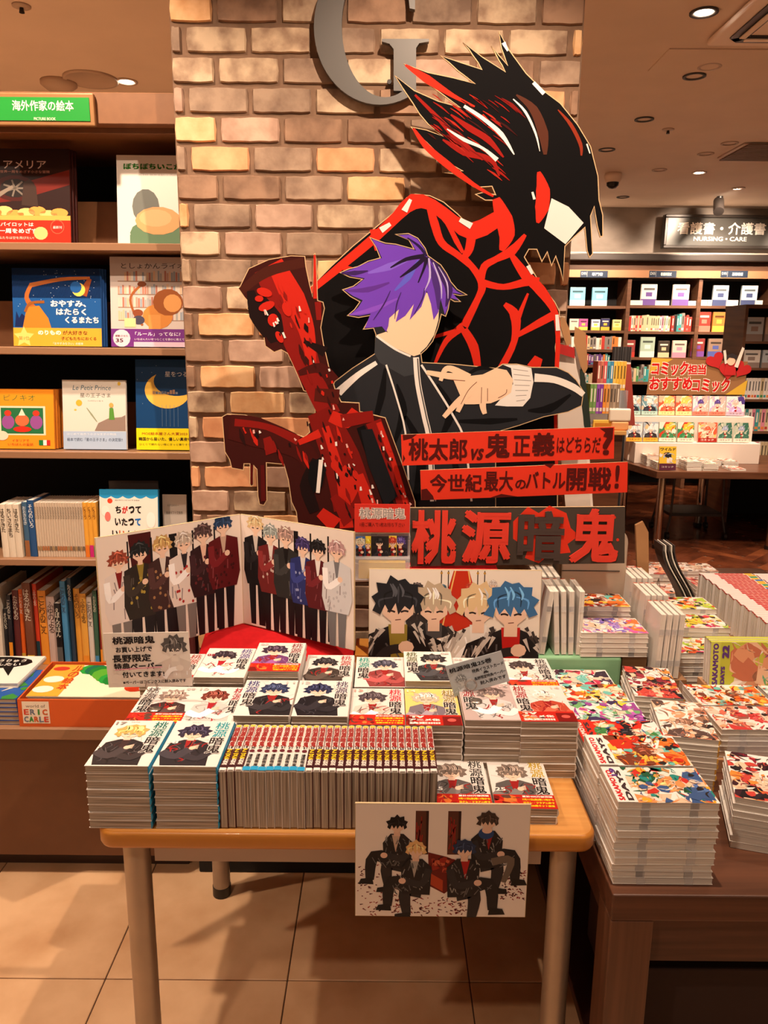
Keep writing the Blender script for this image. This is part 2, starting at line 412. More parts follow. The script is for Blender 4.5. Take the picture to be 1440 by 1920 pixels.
for k in range(-22, 19):
    zc = zr+CH*(k+.5)
    if zc < .04 or zc > CEIL-.03: continue
    off = -.537 if k % 2 else -.454
    off = off+.0; xs = [off+BL*i for i in range(-2, 9)]
    for a in xs:
        x0, x1 = max(a+g/2, CX0), min(a+BL-g/2, CX1)
        if x1-x0 > .02: brick(x0, x1, zc)

# ------------------------------------------------------------------ big metal letter G on the column
def gp(px, py): q = PY(px, py, CY-.02); return (q.x, q.z)
def arc(cx, cy, rx, ry, a0, a1, n): return [(cx+rx*math.cos(math.radians(a0+(a1-a0)*i/n)), cy-ry*math.sin(math.radians(a0+(a1-a0)*i/n))) for i in range(n+1)]
outer = arc(712, 52, 123, 146, 62, 300, 40)       # over the top, down the left side and along the bottom
inner = arc(722, 50, 81, 134, 300, 62, 40)
pts = outer + [(780, 180), (780, 92), (786, 83), (804, 80), (804, 75), (716, 75), (716, 80), (730, 84), (738, 94), (738, 172)] + inner[1:-1] + [(762, -40), (768, 18), (778, 20), (778, -84)]
GPT = [gp(*p) for p in pts]
gx = sum(p[0] for p in GPT)/len(GPT); gz = sum(p[1] for p in GPT)/len(GPT)
g_t = thing('wall_letter', 'large grey metal letter G mounted on the brick column', 'sign', axes((gx, CY-.006, gz), (1,0,0), (0,0,1), (0,-1,0)))
MB().prism([(p[0]-gx, p[1]-gz) for p in GPT], .004, .022).build('letter_face', mat('letter_metal', (98, 94, 90), .45, .35), g_t)
m = MB()
for a, b in ((-.11, .0), (-.04, -.13), (.06, -.12)): m.cyl((a, b, -.004), (a, b, .006), .006, n=8)
m.build('standoff', RIM, g_t)

# ------------------------------------------------------------------ ceiling things
def at_c(px, py): return PZ(px, py, CEIL)
CREAM = mat('cream_plastic', (244, 222, 202), .5); DARKP = mat('dark_plastic', (26, 22, 20), .35)
p = at_c(1395, 70)
a0 = at_c(1325, 72); a1 = at_c(1440, 0)
t = thing('air_conditioner', 'square cream air conditioner cassette set in the ceiling', 'air conditioner', (a0.x, a0.y, CEIL))
S_ = .95
m = MB(); m.box(0, S_, -S_, 0, -.035, -.004); m.build('panel', CREAM, t, .012, 3)
for i in range(4):
    M = Matrix.Translation((S_/2, -S_/2, 0)) @ Matrix.Rotation(PI/2*i, 4, 'Z')
    m = MB()
    pts = [(-.36, .33), (.36, .33), (.4, .37), (.36, .41), (-.36, .41), (-.4, .37)]
    m.prism(pts, -.041, -.036); m.build('air_slot', DARKP, t, M=M)
    m = MB().box(-.34, .34, .345, .375, -.05, -.042); m.build('flap', CREAM, t, .003, M=M)
MB().box(.22, S_-.22, -S_+.22, -.22, -.05, -.035).build('intake_grille', mat('grille', (186, 158, 134), .6), t, .01)
q = [at_c(1345, 295), at_c(1395, 267)]
t = thing('ceiling_vent', 'large square brown air vent in the rear ceiling', 'vent', (q[0].x, q[0].y, CEIL))
W2 = 1.05; D2 = q[1].y-q[0].y
MB().box(0, W2, 0, D2, -.012, -.002).build('frame', RIM_W, t)
for i in range(14): MB().box(.03, W2-.03, .03+i*(D2-.06)/14, .03+(i+.6)*(D2-.06)/14, -.02, -.012).build('slat', mat('vent_brown', (112, 80, 50), .6), t)
q0 = at_c(1215, 132); q1 = at_c(1395, 132); q2 = at_c(1262, 90)
m = MB().box(q0.x, q1.x, q0.y, q0.y+ (q2.y-q0.y), CEIL-.006, CEIL-.001)
o = m.build('access_panel', CE_M); tag(o, 'faint square access panel in the ceiling above a downlight', 'hatch')
p = at_c(1150, 325)
t = thing('dome_camera', 'white dome security camera with black lens hanging from ceiling', 'camera', (p.x, p.y, CEIL))
MB().lathe([(.001, -.001), (.07, -.001), (.075, -.03), (.06, -.075), (.001, -.075)], 24).build('housing', CREAM, t)
MB().lathe([(.052, -.075), (.05, -.1), (.03, -.12), (.001, -.127)], 20).build('lens_dome', DARKP, t)
p = at_c(1350, 368)
t = thing('track_spotlight', 'black cylindrical spotlight on the ceiling above the nursing sign', 'spotlight', (p.x, p.y, CEIL))
MB().cyl((0, 0, -.001), (0, 0, -.05), .03).build('mount', DARKP, t)
MB().cyl((.0, .02, -.04), (-.04, -.1, -.16), .05).build('lamp_head', DARKP, t)
ld = bpy.data.lights.new('lamp', 'SPOT'); ld.energy = 30; ld.color = (1, .8, .62); ld.spot_size = math.radians(75); ld.shadow_soft_size = .05
lo = link('lamp', ld, t); lo.location = (0, .1, -.18); lo.rotation_euler = (Vector((.5, YW, 2.1))-Vector((p.x-p.x, p.y, CEIL))).to_track_quat('-Z', 'Y').to_euler()
lo.rotation_euler = Vector((.25, YW-p.y, -.75)).to_track_quat('-Z', 'Y').to_euler()
for px, py, lb in [(1253, 242, 'small white sprinkler head in the ceiling right of the unlit downlight'), (40, 10, 'small white sprinkler head at the far upper left of ceiling')]:
    p = at_c(px, py); t = thing('sprinkler', lb, 'sprinkler', (p.x, p.y, CEIL))
    MB().lathe([(.001, -.001), (.04, -.001), (.04, -.006), (.015, -.01), (.001, -.01)], 20).build('plate', RIM_W, t)
    MB().cyl((0,0,-.01), (0,0,-.03), .008, .012).build('nozzle', DARKP, t)
p = at_c(170, 147); t = thing('ceiling_speaker', 'flat round white speaker in the ceiling left of bright downlight', 'speaker', (p.x, p.y, CEIL))
MB().lathe([(.15, -.001), (.15, -.012), (.135, -.012), (.13, -.006), (.001, -.006)], 32).build('cover', RIM_W, t)
p = at_c(110, 153); t = thing('smoke_detector', 'round white smoke detector on the ceiling above green sign', 'detector', (p.x, p.y, CEIL))
MB().lathe([(.001, -.001), (.1, -.001), (.1, -.02), (.06, -.05), (.001, -.05)], 28).build('housing', RIM_W, t)
# ------------------------------------------------------------------ books
# local frame of a book: lies flat, x = width with the spine at +x (or at x=0 when left bound), y = height (y=0 is the foot), z = thickness, front cover up
BK = {}
def book_meshes(w, l, t, ccol, white=False, hard=False, left=False, spine=None, tag_=''):
    key = (w, l, round(t, 4), tuple(ccol), white, hard, left, tuple(spine) if spine else None)
    if key in BK: return BK[key]
    c = .0022 if hard else .0006; o = .003 if hard else .0
    m = MB()
    m.box(0, w, 0, l, t-c, t); m.box(0, w, 0, l, 0, c)
    n = 4
    prof = [(w-.0005, 0)]+[(w+.0018*math.sin(PI*k/n), t*k/n) for k in range(1, n)]+[(w-.0005, t)]+[(w-.0015, t-c), (w-.0015, c)]
    M = axes((0, l, 0), (1,0,0), (0,0,1), (0,-1,0))
    m.prism(prof, 0, l, 1 if spine else 0, M)
    FL = Matrix.Translation((w, 0, 0)) @ Matrix.Diagonal((-1, 1, 1, 1)) if left else None
    if left: m.v = [(w-p[0], p[1], p[2]) for p in m.v]; m.f = [tuple(reversed(f)) for f in m.f]
    cov = m.mesh('cover', [cmat(ccol), cmat(spine)] if spine else cmat(ccol))
    if not hard: o = .0012
    p = MB().box(o if not left else .0015, w-.0015 if not left else w-o, o, l-o, c, t-c)
    pg = p.mesh('page_block', PAGES_W if white else PAGES)
    BK[key] = (cov, pg, w, l, t); return BK[key]
BANDS = {}
def book(bm_, M, label, group=None, art=None, spine_art=None, name='book', parts=True):
    cov, pg, w, l, t = bm_
    r = thing(name, label, 'book', M, group)
    link('cover', cov, r); link('page_block', pg, r)
    if name == 'comic_book':
        if (w, l, t) not in BANDS: BANDS[(w, l, t)] = [MB().box(-.0007, .0012, l*a, l*(a+.085), -.0001, t+.0001).mesh('plastic_band', ACRYL) for a in (.2, .68)]
        for bme in BANDS[(w, l, t)]: link('plastic_band', bme, r)
    if art: link('cover_print', art, r, Matrix.Translation((0, 0, t)))
    if spine_art: link('spine_print', spine_art, r, axes((w+.0019, 0, t), (0,0,-1), (0,1,0), (1,0,0)))
    return r
HID = []
def bake_hidden(name, label):
    vs = []; fs = []; mi = []; mats = []
    for me, M in HID:
        o = len(vs); vs += [tuple(M @ v.co) for v in me.vertices]; ix = []
        for m in me.materials:
            if m not in mats: mats.append(m)
            ix.append(mats.index(m))
        for p in me.polygons: fs.append(tuple(i+o for i in p.vertices)); mi.append(ix[p.material_index])
    HID.clear(); me = bpy.data.meshes.new(name); me.from_pydata(vs, [], fs)
    for m in mats: me.materials.append(m)
    me.polygons.foreach_set('material_index', mi); me.update(); tag(link(name, me), label, 'books', kind='stuff')
def stack(bm_, n, x, y, z, rz, what, where, art=None, jit=.002, name='book', group=None, seed=1, vis=99):
    """n books lying on each other, the topmost with its printed cover"""
    rd = random.Random(seed*77+n); t = bm_[4]; out = []
    for k in range(n):
        jx, jy, ja = (rd.uniform(-jit, jit), rd.uniform(-jit, jit), rd.uniform(-.012, .012)) if k < n-1 else (0, 0, 0)
        if n-1-k >= vis:
            M = T(x+jx, y+jy, z+k*(t+.0003), rz+ja); HID.extend([(bm_[0], M), (bm_[1], M)]); continue
        lab = '%s, %s %s' % (what, top_ord(n-1-k), where)
        out.append(book(bm_, T(x+jx, y+jy, z+k*(t+.0003), rz+ja), lab, group or 'books '+where.replace('of ', 'in ', 1), art if k == n-1 else None, name=name))
    return out
def up_face(x, y, z, rz=0, lean=.16):    # a book standing upright, front cover to the viewer, x = its left foot
    return Matrix.Translation((x, y, z)) @ Matrix.Rotation(rz, 4, 'Z') @ Matrix.Rotation(PI/2-lean, 4, 'X')
def up_spine(x, y, z, roll=0):           # upright, spine to the viewer, x = left side of its foot
    return axes((x, y, z), (0,-1,0), (0,0,1), (-1,0,0)) if not roll else Matrix.Translation((x, y, z)) @ Matrix.Rotation(roll, 4, 'Y') @ axes((0,0,0), (0,-1,0), (0,0,1), (-1,0,0))

# ------------------------------------------------------------------ generic drawn figures (plain stand-ins)
def hair(c, x, y, r, col, rd, spikes=9, up=True):
    pts = []
    for i in range(spikes*2+1):
        a = -.62+(PI+1.24)*i/(spikes*2); rr = r*(1.05 if i % 2 == 0 else 1.24+rd.uniform(-.08, .16))
        pts.append((x+rr*math.cos(a), y+rr*.98*math.sin(a)))
    fl = 1 if rd.random() < .5 else -1; fr = [(-.92, -.62), (-.66, -.12), (-.42, -.52), (-.12, -.1), (.02, -.58), (.34, -.14), (.6, -.44), (.78, -.12), (.92, -.66)]
    if fl < 0: fr = [(-p[0], p[1]) for p in fr[::-1]]
    for u, v in fr: pts.append((x+r*.92*u, y+r*(v+rd.uniform(-.06, .06))))
    c.poly(pts, col, up)
    dk = tuple(v*.55 for v in col)
    for k in range(5):
        a = .4+2.3*k/4+rd.uniform(-.2, .2); c.line([(x+r*.25*math.cos(a), y+r*.75*math.sin(a)), (x+r*.9*math.cos(a), y+r*.62*math.sin(a)-r*.1), (x+r*1.0*math.cos(a)*.9, y+r*.3*math.sin(a)-r*.35)], r*.1, dk if k % 2 else tuple(min(255, v*1.35+24) for v in col), k == 0, True)
def figure(c, x, y, h, hc, coat, shirt=(200,190,185), skin=(240,205,180), seed=0, legs=True, pattern=None, wide=1.0, fold=(70,62,62)):
    """a plain standing stand-in figure: x = centre, y = foot, h = height"""
    rd = random.Random(seed); r = h*.072; cx = x; ty = y+h-r*1.5
    if legs:
        for s in (-1, 1):
            c.poly([(cx+s*r*.1, y+h*.45), (cx+s*r*1.25*wide, y+h*.45), (cx+s*r*1.0, y), (cx+s*r*.25, y)], tuple(v*.55 for v in coat) if sum(coat) > 240 else (24, 20, 24), s < 0)
    sh = ty-r*1.25
    c.poly([(cx-r*.5, sh), (cx-r*1.7*wide, sh-r*.5), (cx-r*1.9*wide, y+h*.48), (cx-r*1.45*wide, y+h*.36), (cx+r*1.45*wide, y+h*.36), (cx+r*1.9*wide, y+h*.48), (cx+r*1.7*wide, sh-r*.5), (cx+r*.5, sh)], coat)
    c.poly([(cx-r*.42, sh+r*.05), (cx, sh-r*2.8), (cx+r*.42, sh+r*.05)], shirt)
    for k in range(7):
        a = cx+rd.uniform(-1.5, 1.5)*r*wide; b = sh-rd.uniform(1, 5)*r
        c.line([(a, b), (a+rd.uniform(-.3, .3)*r, b-rd.uniform(.6, 1.6)*r)], r*.12, fold, k == 0)
    if pattern:
        for k in range(16):
            a = cx+rd.uniform(-1.25, 1.25)*r*wide; b = sh-rd.uniform(1.2, 6)*r
            c.ell(a, b, r*.16, r*.2, pattern, 6, k == 0)
    c.line([(cx-r*1.5*wide, sh-r), (cx-r*1.2*wide, sh-r*3.2), (cx+r*.3, sh-r*2.2)], r*.75, tuple(min(255, v*1.25+8) for v in coat))
    c.ell(cx+r*.45, sh-r*2.1, r*.36, r*.36, skin, 8)
    c.rect(cx-r*.28, sh-r*.1, cx+r*.28, ty, skin)
    c.poly([(cx-r*.85, ty+r*.6), (cx-r*.8, ty-r*.45), (cx, ty-r*1.15), (cx+r*.8, ty-r*.45), (cx+r*.85, ty+r*.6)], skin)
    hair(c, cx, ty+r*.15, r, hc, rd)
    for sx_ in (-1, 1): c.line([(cx+sx_*r*.5, ty-r*.34), (cx+sx_*r*.2, ty-r*.36)], r*.12, (50, 34, 34), sx_ < 0)
    c.line([(cx-r*.4, ty+r*.9), (cx-r*.1, ty+r*1.1), (cx+r*.5, ty+r*.85)], r*.16, tuple(min(255, v*1.5+40) for v in hc), True, True)
def bust(c, x, y, s, hc, coat, seed=0, skin=(236, 200, 176), fur=None, shirt=(150, 20, 20)):
    """head and shoulders stand-in, x = centre, y = bottom, s = height"""
    rd = random.Random(seed); r = s*.2; ty = y+s-r*1.6
    c.poly([(x-r*.5, ty-r*1.1), (x-r*2.3, ty-r*1.9), (x-r*2.8, y), (x+r*2.8, y), (x+r*2.3, ty-r*1.9), (x+r*.5, ty-r*1.1)], coat)
    c.poly([(x-r*.5, ty-r*1.0), (x-r*.3, y), (x+r*.5, y), (x+r*.5, ty-r*1.0)], shirt)
    for k in range(9):
        a = x+rd.uniform(-2.2, 2.2)*r; b = y+rd.uniform(.1, 1.1)*r
        c.line([(a, b), (a+rd.uniform(-.4, .4)*r, b+rd.uniform(.3, .9)*r)], r*.09, tuple(min(255, v+60) for v in coat), k == 0)
    if fur:
        for k in range(34):
            sd = 1 if k % 2 else -1; f = rd.random(); a = x+sd*r*(.7+1.7*f); b = ty-r*(1.1+1.3*f+rd.uniform(-.2, .5))
            c.line([(a, b), (a+sd*r*.3, b-r*rd.uniform(.4, .8))], [r*.22, r*.02], fur if k % 3 else (60, 52, 50), k % 6 == 0)
    c.rect(x-r*.35, ty-r*1.5, x+r*.35, ty, skin)
    c.poly([(x-r*.86, ty+r*.6), (x-r*.8, ty-r*.45), (x, ty-r*1.15), (x+r*.8, ty-r*.45), (x+r*.86, ty+r*.6)], skin)
    hair(c, x, ty+r*.22, r*1.12, hc, rd, 8)
    for sx_ in (-1, 1): c.line([(x+sx_*r*.55, ty-r*.3), (x+sx_*r*.35, ty-r*.26), (x+sx_*r*.15, ty-r*.33)], r*.1, (40, 28, 28), sx_ < 0)
    c.line([(x-r*.14, ty-r*.76), (x+r*.16, ty-r*.73)], r*.05, (110, 60, 50), False)
    for k in range(3):
        a = x+rd.uniform(-.7, .4)*r; c.line([(a, ty+r*1.2), (a+r*.2, ty+r*.8), (a+r*.15, ty+r*.5)], r*.14, tuple(min(255, v*1.4+46) for v in hc), k == 0, True)
    c.line([(x-r*1.3, y), (x-r*.6, y+r*.9), (x+r*.3, y+r*1.1)], r*.5, tuple(min(255, v*1.2+12) for v in coat))
    c.ell(x+r*.45, y+r*1.15, r*.42, r*.36, skin, 9)
def busy(c, x0, y0, x1, y1, pal, n=40, seed=0, sz=.2):
    """an abstract crowded colour picture"""
    rd = random.Random(seed); W = x1-x0; H = y1-y0
    for k in range(n):
        col = rd.choice(pal); cx = rd.uniform(x0, x1); cy = rd.uniform(y0, y1); r = rd.uniform(.3, 1)*sz*min(W, H)
        if k % 3 == 0:
            pts = []; m = rd.randint(5, 8); ph = rd.random()
            for i in range(m):
                a = 2*PI*(i+ph)/m; q = r*rd.uniform(.5, 1.2)
                pts.append((min(max(cx+q*math.cos(a), x0), x1), min(max(cy+q*math.sin(a), y0), y1)))
            c.poly(pts, col, k % 4 == 0)
        else:
            a = rd.uniform(0, PI); b = a+rd.uniform(-1, 1); pts = [(cx-r*math.cos(a), cy-r*math.sin(a)), (cx, cy), (cx+r*math.cos(b), cy+r*math.sin(b))]
            pts = [(min(max(p[0], x0+W*.01), x1-W*.01), min(max(p[1], y0+H*.01), y1-H*.01)) for p in pts]
            c.line(pts, [r*.05, r*rd.uniform(.12, .4), r*.04], col, k % 4 == 0)

# ------------------------------------------------------------------ picture book shelves (left)
LAM = mat('brown_laminate', (140, 94, 60), .5, noise=.12, nscale=30)
LAM_D = mat('brown_laminate_front', (104, 63, 36), .45, noise=.1, nscale=20)
EDGE = mat('shelf_edge', (152, 112, 82), .4); BLK = mat('black_back_panel', (16, 12, 11), .8)
BX0, BX1, BY, BYB = -1.95, -.585, 2.36, 2.82
bc = thing('bookcase', 'tall brown picture book shelves left of the brick column', 'bookcase', (-1.27, 2.5, 0))
def bpart(name, x0, x1, y0, y1, z0, z1, m, bev=.0015):
    return MB().box(x0, x1, y0, y1, z0, z1).build(name, m, bc, bev, 1, M=Matrix.Translation((1.27, -2.5, 0)))
bpart('base_panel', BX0, BX1, 2.02, BYB, .065, .445, LAM_D)
bpart('plinth', BX0, BX1, 2.07, BYB, 0, .065, mat('plinth_dark', (60, 36, 24), .6))
ctr = bpart('counter', BX0, BX1, 1.995, BYB, .452, .488, EDGE, .003)
bpart('side_panel', BX1-.004, BX1+.01, 2.372, BYB, .4885, 2.16, LAM); bpart('side_panel', BX0-.02, BX0, 2.372, BYB, .4885, 2.16, LAM)
bpart('back_panel', BX0, BX1-.004, BYB-.02, BYB, .4885, 2.16, BLK)
SHZ = [.878, 1.222, 1.536, 1.834]
for z in SHZ:
    s = bpart('shelf', BX0, BX1-.004, BY, BYB-.02, z-.022, z, EDGE, .002)
for z in SHZ[1:]:
    MB().box(BX0, BX1-.004, BY+.17, BY+.185, z, z+.14).build('book_rest', LAM, bc, M=Matrix.Translation((1.27, -2.5, 0)))
FT = PY(240, 173, 2.33).z
bpart('fascia', BX0, BX1, 2.33, 2.37, 2.145, FT, LAM, .002)
bpart('top_panel', BX0, BX1-.004, 2.37, BYB, 2.13, 2.15, LAM)
# green sign on the fascia
a = PY(-60, 172, 2.31); b = PY(178, 236, 2.31); W = b.x-a.x; H = a.z-b.z
t = thing('shelf_sign', 'green framed Japanese picture book sign on top of brown shelves', 'sign', axes((a.x, 2.312, b.z), (1,0,0), (0,0,1), (0,-1,0)))
MB().box(0, W, 0, H, -.016, 0).build('frame', mat('sign_frame', (166, 120, 76), .4, .2), t, .003)
MB().box(.012, W-.012, .012, H-.012, 0, .002).build('sign_face', cmat((28, 150, 52)), t)
c = Art(); c.z0 = .0023
u = lambda px: PY(px, 200, 2.31).x-a.x
c.text('海外作家の絵本', (u(23)+u(138))/2, H*.60, H*.32, (235, 240, 220), w=u(138)-u(23), bold=.02)
c.text('PICTURE BOOK', (u(62)+u(103))/2, H*.2, H*.09, (225, 235, 210), w=u(103)-u(62), bold=.02)
c.build('sign_lettering', t)

YF = BY+.035       # fronts of the face-out books
def face_book(px0, px1, ytop, ybot, z, label, art_fn, ccol, n=1, t=.012, lean=.13, yq=YF, dy=0, hard=True, name='picture_book', grp=None):
    a = PY(px0, ybot, yq); b = PY(px1, ybot, yq); W = b.x-a.x
    top = PY((px0+px1)/2, ytop, yq+.05); H = (top.z-z)/math.cos(lean)
    bm_ = book_meshes(round(W, 4), round(H, 4), t, ccol, True, hard)
    for k in range(n-1, -1, -1):
        c = None
        if k == 0:
            c = Art(); art_fn(c, W, H); c.clip = (0, 0, W, H); c = c.mesh('cover_print')
        M = up_face(a.x+.004*k, yq+t+.002+k*(t+.001)*1.03, z+t*math.sin(lean)+.0005, 0, lean)
        book(bm_, M, label if k == 0 else label.split(',')[0]+' copy, %s behind the front one' % ordi(k-1) , grp or ('copies of '+label.split(',')[0] if n > 1 else None), c, name=name)
    return a, W, H
def a_amelia(c, W, H):
    c.rect(0, 0, W, H, (40, 14, 10)); c.poly([(0, H*.5), (W*.4, H*.62), (W, H*.78), (W, H*.62), (W*.4, H*.45), (0, H*.4)], (110, 26, 14))
    c.ell(W*.38, H*.58, W*.24, H*.14, (70, 20, 14)); c.ell(W*.38, H*.58, W*.17, H*.1, (34, 26, 24))
    for i in range(7): a = i*.9; c.line([(W*.38, H*.58), (W*(.38+.14*math.cos(a)), H*(.58+.09*math.sin(a)))], W*.02, (120, 108, 96), i == 0)
    c.line([(W*.36, H*.6), (W*.04, H*.42)], [W*.03, W*.07], (140, 124, 108))
    c.poly([(W*.45, H*.4), (W*.48, H*.64), (W*.55, H*.68), (W*.62, H*.6), (W*.64, H*.38)], (60, 40, 32))
    for i in range(9): c.ell(W*i/8, H*(.3+.02*(i%3)), W*.1, H*.05, (236, 158, 74) if i % 2 else (252, 200, 120), up=i == 0) if 0 < i < 8 else None
    c.rect(0, 0, W, H*.24, (214, 40, 16)); c.rect(0, H*.24, W, H*.29, (240, 170, 80), False)
    c.text('アメリア', W*.5, H*.83, H*.085, (226, 200, 190), w=W*.48, bold=.01); c.text('世界一周をめざす小さな冒険', W*.5, H*.755, H*.03, (190, 130, 110), w=W*.56)
    c.text('女性パイロットは', W*.33, H*.195, H*.045, (250, 236, 226), w=W*.5, bold=.02); c.text('世界一周をめざす', W*.33, H*.125, H*.055, (250, 236, 226), w=W*.58, bold=.03)
    c.text('私たちは空を飛びたい!', W*.38, H*.05, H*.03, (250, 220, 200), w=W*.4); c.ell(W*.66, H*.1, W*.08, H*.07, (236, 190, 120)); c.ell(W*.85, H*.17, W*.08, W*.08, (240, 90, 60)); c.ell(W*.85, H*.17, W*.07, W*.07, (206, 36, 16))
    c.text('最新刊', W*.85, H*.165, H*.03, (250, 236, 226), w=W*.1)
# shelf 1
z = SHZ[3]
face_book(-32, 133, 283, 456, z, 'dark red picture book titled in white katakana, on the top shelf', a_amelia, (60, 20, 16), 3, .011)
def a_hippo(c, W, H):
    c.rect(0, 0, W, H, (228, 218, 206))
    c.text('ぼちぼちいこか', W*.53, H*.875, H*.07, (30, 110, 20), w=W*.86, bold=.06)
    c.text('さく マイク・セイラー え ロバート・グロスマン', W*.62, H*.78, H*.02, (120, 110, 100), w=W*.6)
    c.ell(W*.6, H*.12, W*.42, H*.16, (96, 124, 92)); c.rect(W*.18, 0, W*.98, H*.1, (96, 124, 92)); c.ell(W*.42, H*.42, W*.2, H*.2, (110, 112, 104)); c.ell(W*.6, H*.26, W*.34, H*.16, (226, 158, 104)); c.ell(W*.56, H*.29, W*.24, H*.1, (236, 174, 122))
face_book(221, 348, 296, 457, z, 'white picture book with green hiragana title and grey animal', a_hippo, (230, 220, 208), 1, .012)
# shelf 2
z = SHZ[2]
def a_night(c, W, H):
    c.rect(0, 0, W, H, (24, 84, 150)); c.rect(0, H*.62, W, H, (16, 50, 104), False); c.poly([(0, H*.62), (W, H*.55), (W, H*.62)], (24, 84, 150))
    rd = random.Random(2)
    for i in range(40): c.ell(rd.uniform(.03, .97)*W, rd.uniform(.5, .97)*H, W*.004, W*.004, (210, 220, 230), 5, i == 0)
    c.line([(W*.2, H*.78), (W*.55, H*.86), (W*.88, H*.88)], [W*.05, W*.04, W*.03], (168, 92, 40)); c.line([(W*.22, H*.8), (W*.16, H*.62), (W*.26, H*.46)], [W*.04, W*.05, W*.07], (176, 98, 40))
    c.poly([(W*.74, H*.68), (W*.86, H*.88), (W*.9, H*.86), (W*.84, H*.64)], (150, 70, 30)); c.ell(W*.75, H*.73, W*.075, W*.075, (244, 206, 90)); c.ell(W*.72, H*.76, W*.065, W*.065, (24, 84, 150))
    c.poly([(W*.02, H*.25), (W*.04, H*.45), (W*.07, H*.36), (W*.1, H*.42), (W*.16, H*.36), (W*.2, H*.25)], (18, 34, 84))
    c.poly([(W*.1, H*.2), (W*.16, H*.5), (W*.3, H*.52), (W*.4, H*.36), (W*.44, H*.2)], (206, 126, 40)); c.line([(W*.14, H*.44), (W*.2, H*.55), (W*.36, H*.57)], W*.03, (150, 84, 30))
    for i, (s, xx) in enumerate((('おやすみ、', .63), ('はたらく', .66), ('くるまたち', .78))): c.text(s, W*xx, H*(.55-.105*i), H*.085, (250, 246, 236), w=W*(.4, .34, .38)[i], bold=.04)
    c.rect(0, 0, W, H*.235, (236, 166, 52)); pts = []
    for i in range(10): a = PI/2+i*PI/5; r = W*(.12 if i % 2 == 0 else .06); pts.append((W*.12+r*math.cos(a), H*.115+r*math.sin(a)))
    c.poly(pts, (250, 206, 110)); c.text('第1位', W*.12, H*.1, H*.05, (180, 90, 20), w=W*.12)
    c.text('のりもの', W*.41, H*.175, H*.06, (250, 246, 220), w=W*.26, bold=.05); c.text('が大好きな', W*.7, H*.175, H*.055, (110, 50, 20), w=W*.28, bold=.02)
    c.text('子どもたちにおくる', W*.74, H*.1, H*.045, (110, 50, 20), w=W*.4, bold=.02); c.text('「おやすみなさい」の絵本', W*.62, H*.035, H*.035, (250, 246, 230), w=W*.34)
face_book(26, 191, 506, 652, z, 'wide blue picture book with yellow band and crescent moon', a_night, (26, 70, 130), 3, .009)
def a_lion(c, W, H):
    c.rect(0, 0, W, H, (206, 192, 184)); rd = random.Random(5)
    for r in range(4):
        yb = H*(.3+.145*r); n = 30
        for k in range(n):
            a = W*(.1+.03*r*(r > 2)+.88*k/n); c.rect(a, yb, a+W*.024, yb+H*rd.uniform(.08, .115), rd.choice([(196, 150, 130), (170, 168, 164), (214, 200, 184), (184, 120, 100), (150, 160, 170), (222, 186, 150)]), k == 0)
        c.rect(W*.1, yb-H*.01, W*.98, yb, (150, 120, 100))
    c.ell(W*.62, H*.34, W*.2, H*.14, (206, 132, 62)); c.ell(W*.76, H*.5, W*.2, H*.15, (148, 80, 34)); c.ell(W*.82, H*.49, W*.12, H*.1, (214, 150, 86)); c.rect(W*.5, H*.18, W*.66, H*.36, (214, 146, 76))
    c.line([(W*.42, H*.24), (W*.3, H*.4), (W*.27, H*.56), (W*.42, H*.7)], W*.03, (160, 88, 40)); c.ell(W*.42, H*.7, W*.06, H*.03, (110, 54, 24))
    c.ell(W*.36, H*.38, W*.07, H*.04, (140, 70, 40)); c.ell(W*.37, H*.3, W*.08, H*.05, (70, 66, 84)); c.rect(W*.18, H*.22, W*.33, H*.32, (236, 210, 150))
    c.text('としょかんライオン', W*.62, H*.9, H*.06, (40, 34, 30), w=W*.94, bold=.0)
    c.rect(0, 0, W, H*.2, (112, 46, 128)); c.rect(W*.3, 0, W, H*.055, (216, 190, 208)); c.ell(W*.14, H*.095, W*.115, W*.115, (222, 208, 218)); c.text('35', W*.11, H*.07, H*.045, (90, 30, 50), w=W*.1, bold=.03); c.text('感動させた', W*.14, H*.12, H*.025, (120, 40, 60), w=W*.17, bold=.02)
    c.text('「ルール」ってなに?', W*.62, H*.145, H*.045, (250, 240, 250), w=W*.6, bold=.01); c.text('いちばんたいせつなことを静かに教えて', W*.64, H*.085, H*.028, (240, 226, 240), w=W*.66)
face_book(209, 350, 485, 656, z, 'grey picture book with lion and purple band on second shelf', a_lion, (200, 186, 178), 1, .011)
# shelf 3
z = SHZ[1]
def a_pino(c, W, H):
    c.rect(0, 0, W, H, (240, 150, 34)); c.text('ピノキオ', W*.52, H*.86, H*.1, (70, 110, 50), w=W*.44, bold=.0)
    c.rect(W*.22, H*.23, W*.88, H*.72, (236, 220, 190)); c.rect(W*.25, H*.255, W*.85, H*.69, (40, 110, 66))
    rd = random.Random(3)
    for s in (-1, 1): c.ell(W*(.55+.2*s), H*.45, W*.09, H*.12, (150, 80, 150)); c.ell(W*(.55+.2*s), H*.6, W*.05, H*.05, (206, 60, 40))
    c.ell(W*.55, H*.48, W*.1, H*.1, (220, 110, 66)); c.poly([(W*.5, H*.56), (W*.55, H*.68), (W*.6, H*.56)], (240, 226, 200)); c.ell(W*.55, H*.33, W*.13, H*.05, (210, 46, 30))
    c.rect(W*.78, H*.06, W*.84, H*.15, (30, 120, 60)); c.rect(W*.84, H*.06, W*.89, H*.15, (240, 236, 226), False); c.rect(W*.89, H*.06, W*.94, H*.15, (200, 40, 40), False)
    c.ell(W*.26, H*.22, W*.09, H*.08, (236, 214, 190)); c.text('イタリアで', W*.52, H*.14, H*.045, (180, 50, 30), w=W*.24); c.text('いちばんの童話', W*.52, H*.075, H*.045, (180, 50, 30), w=W*.36)
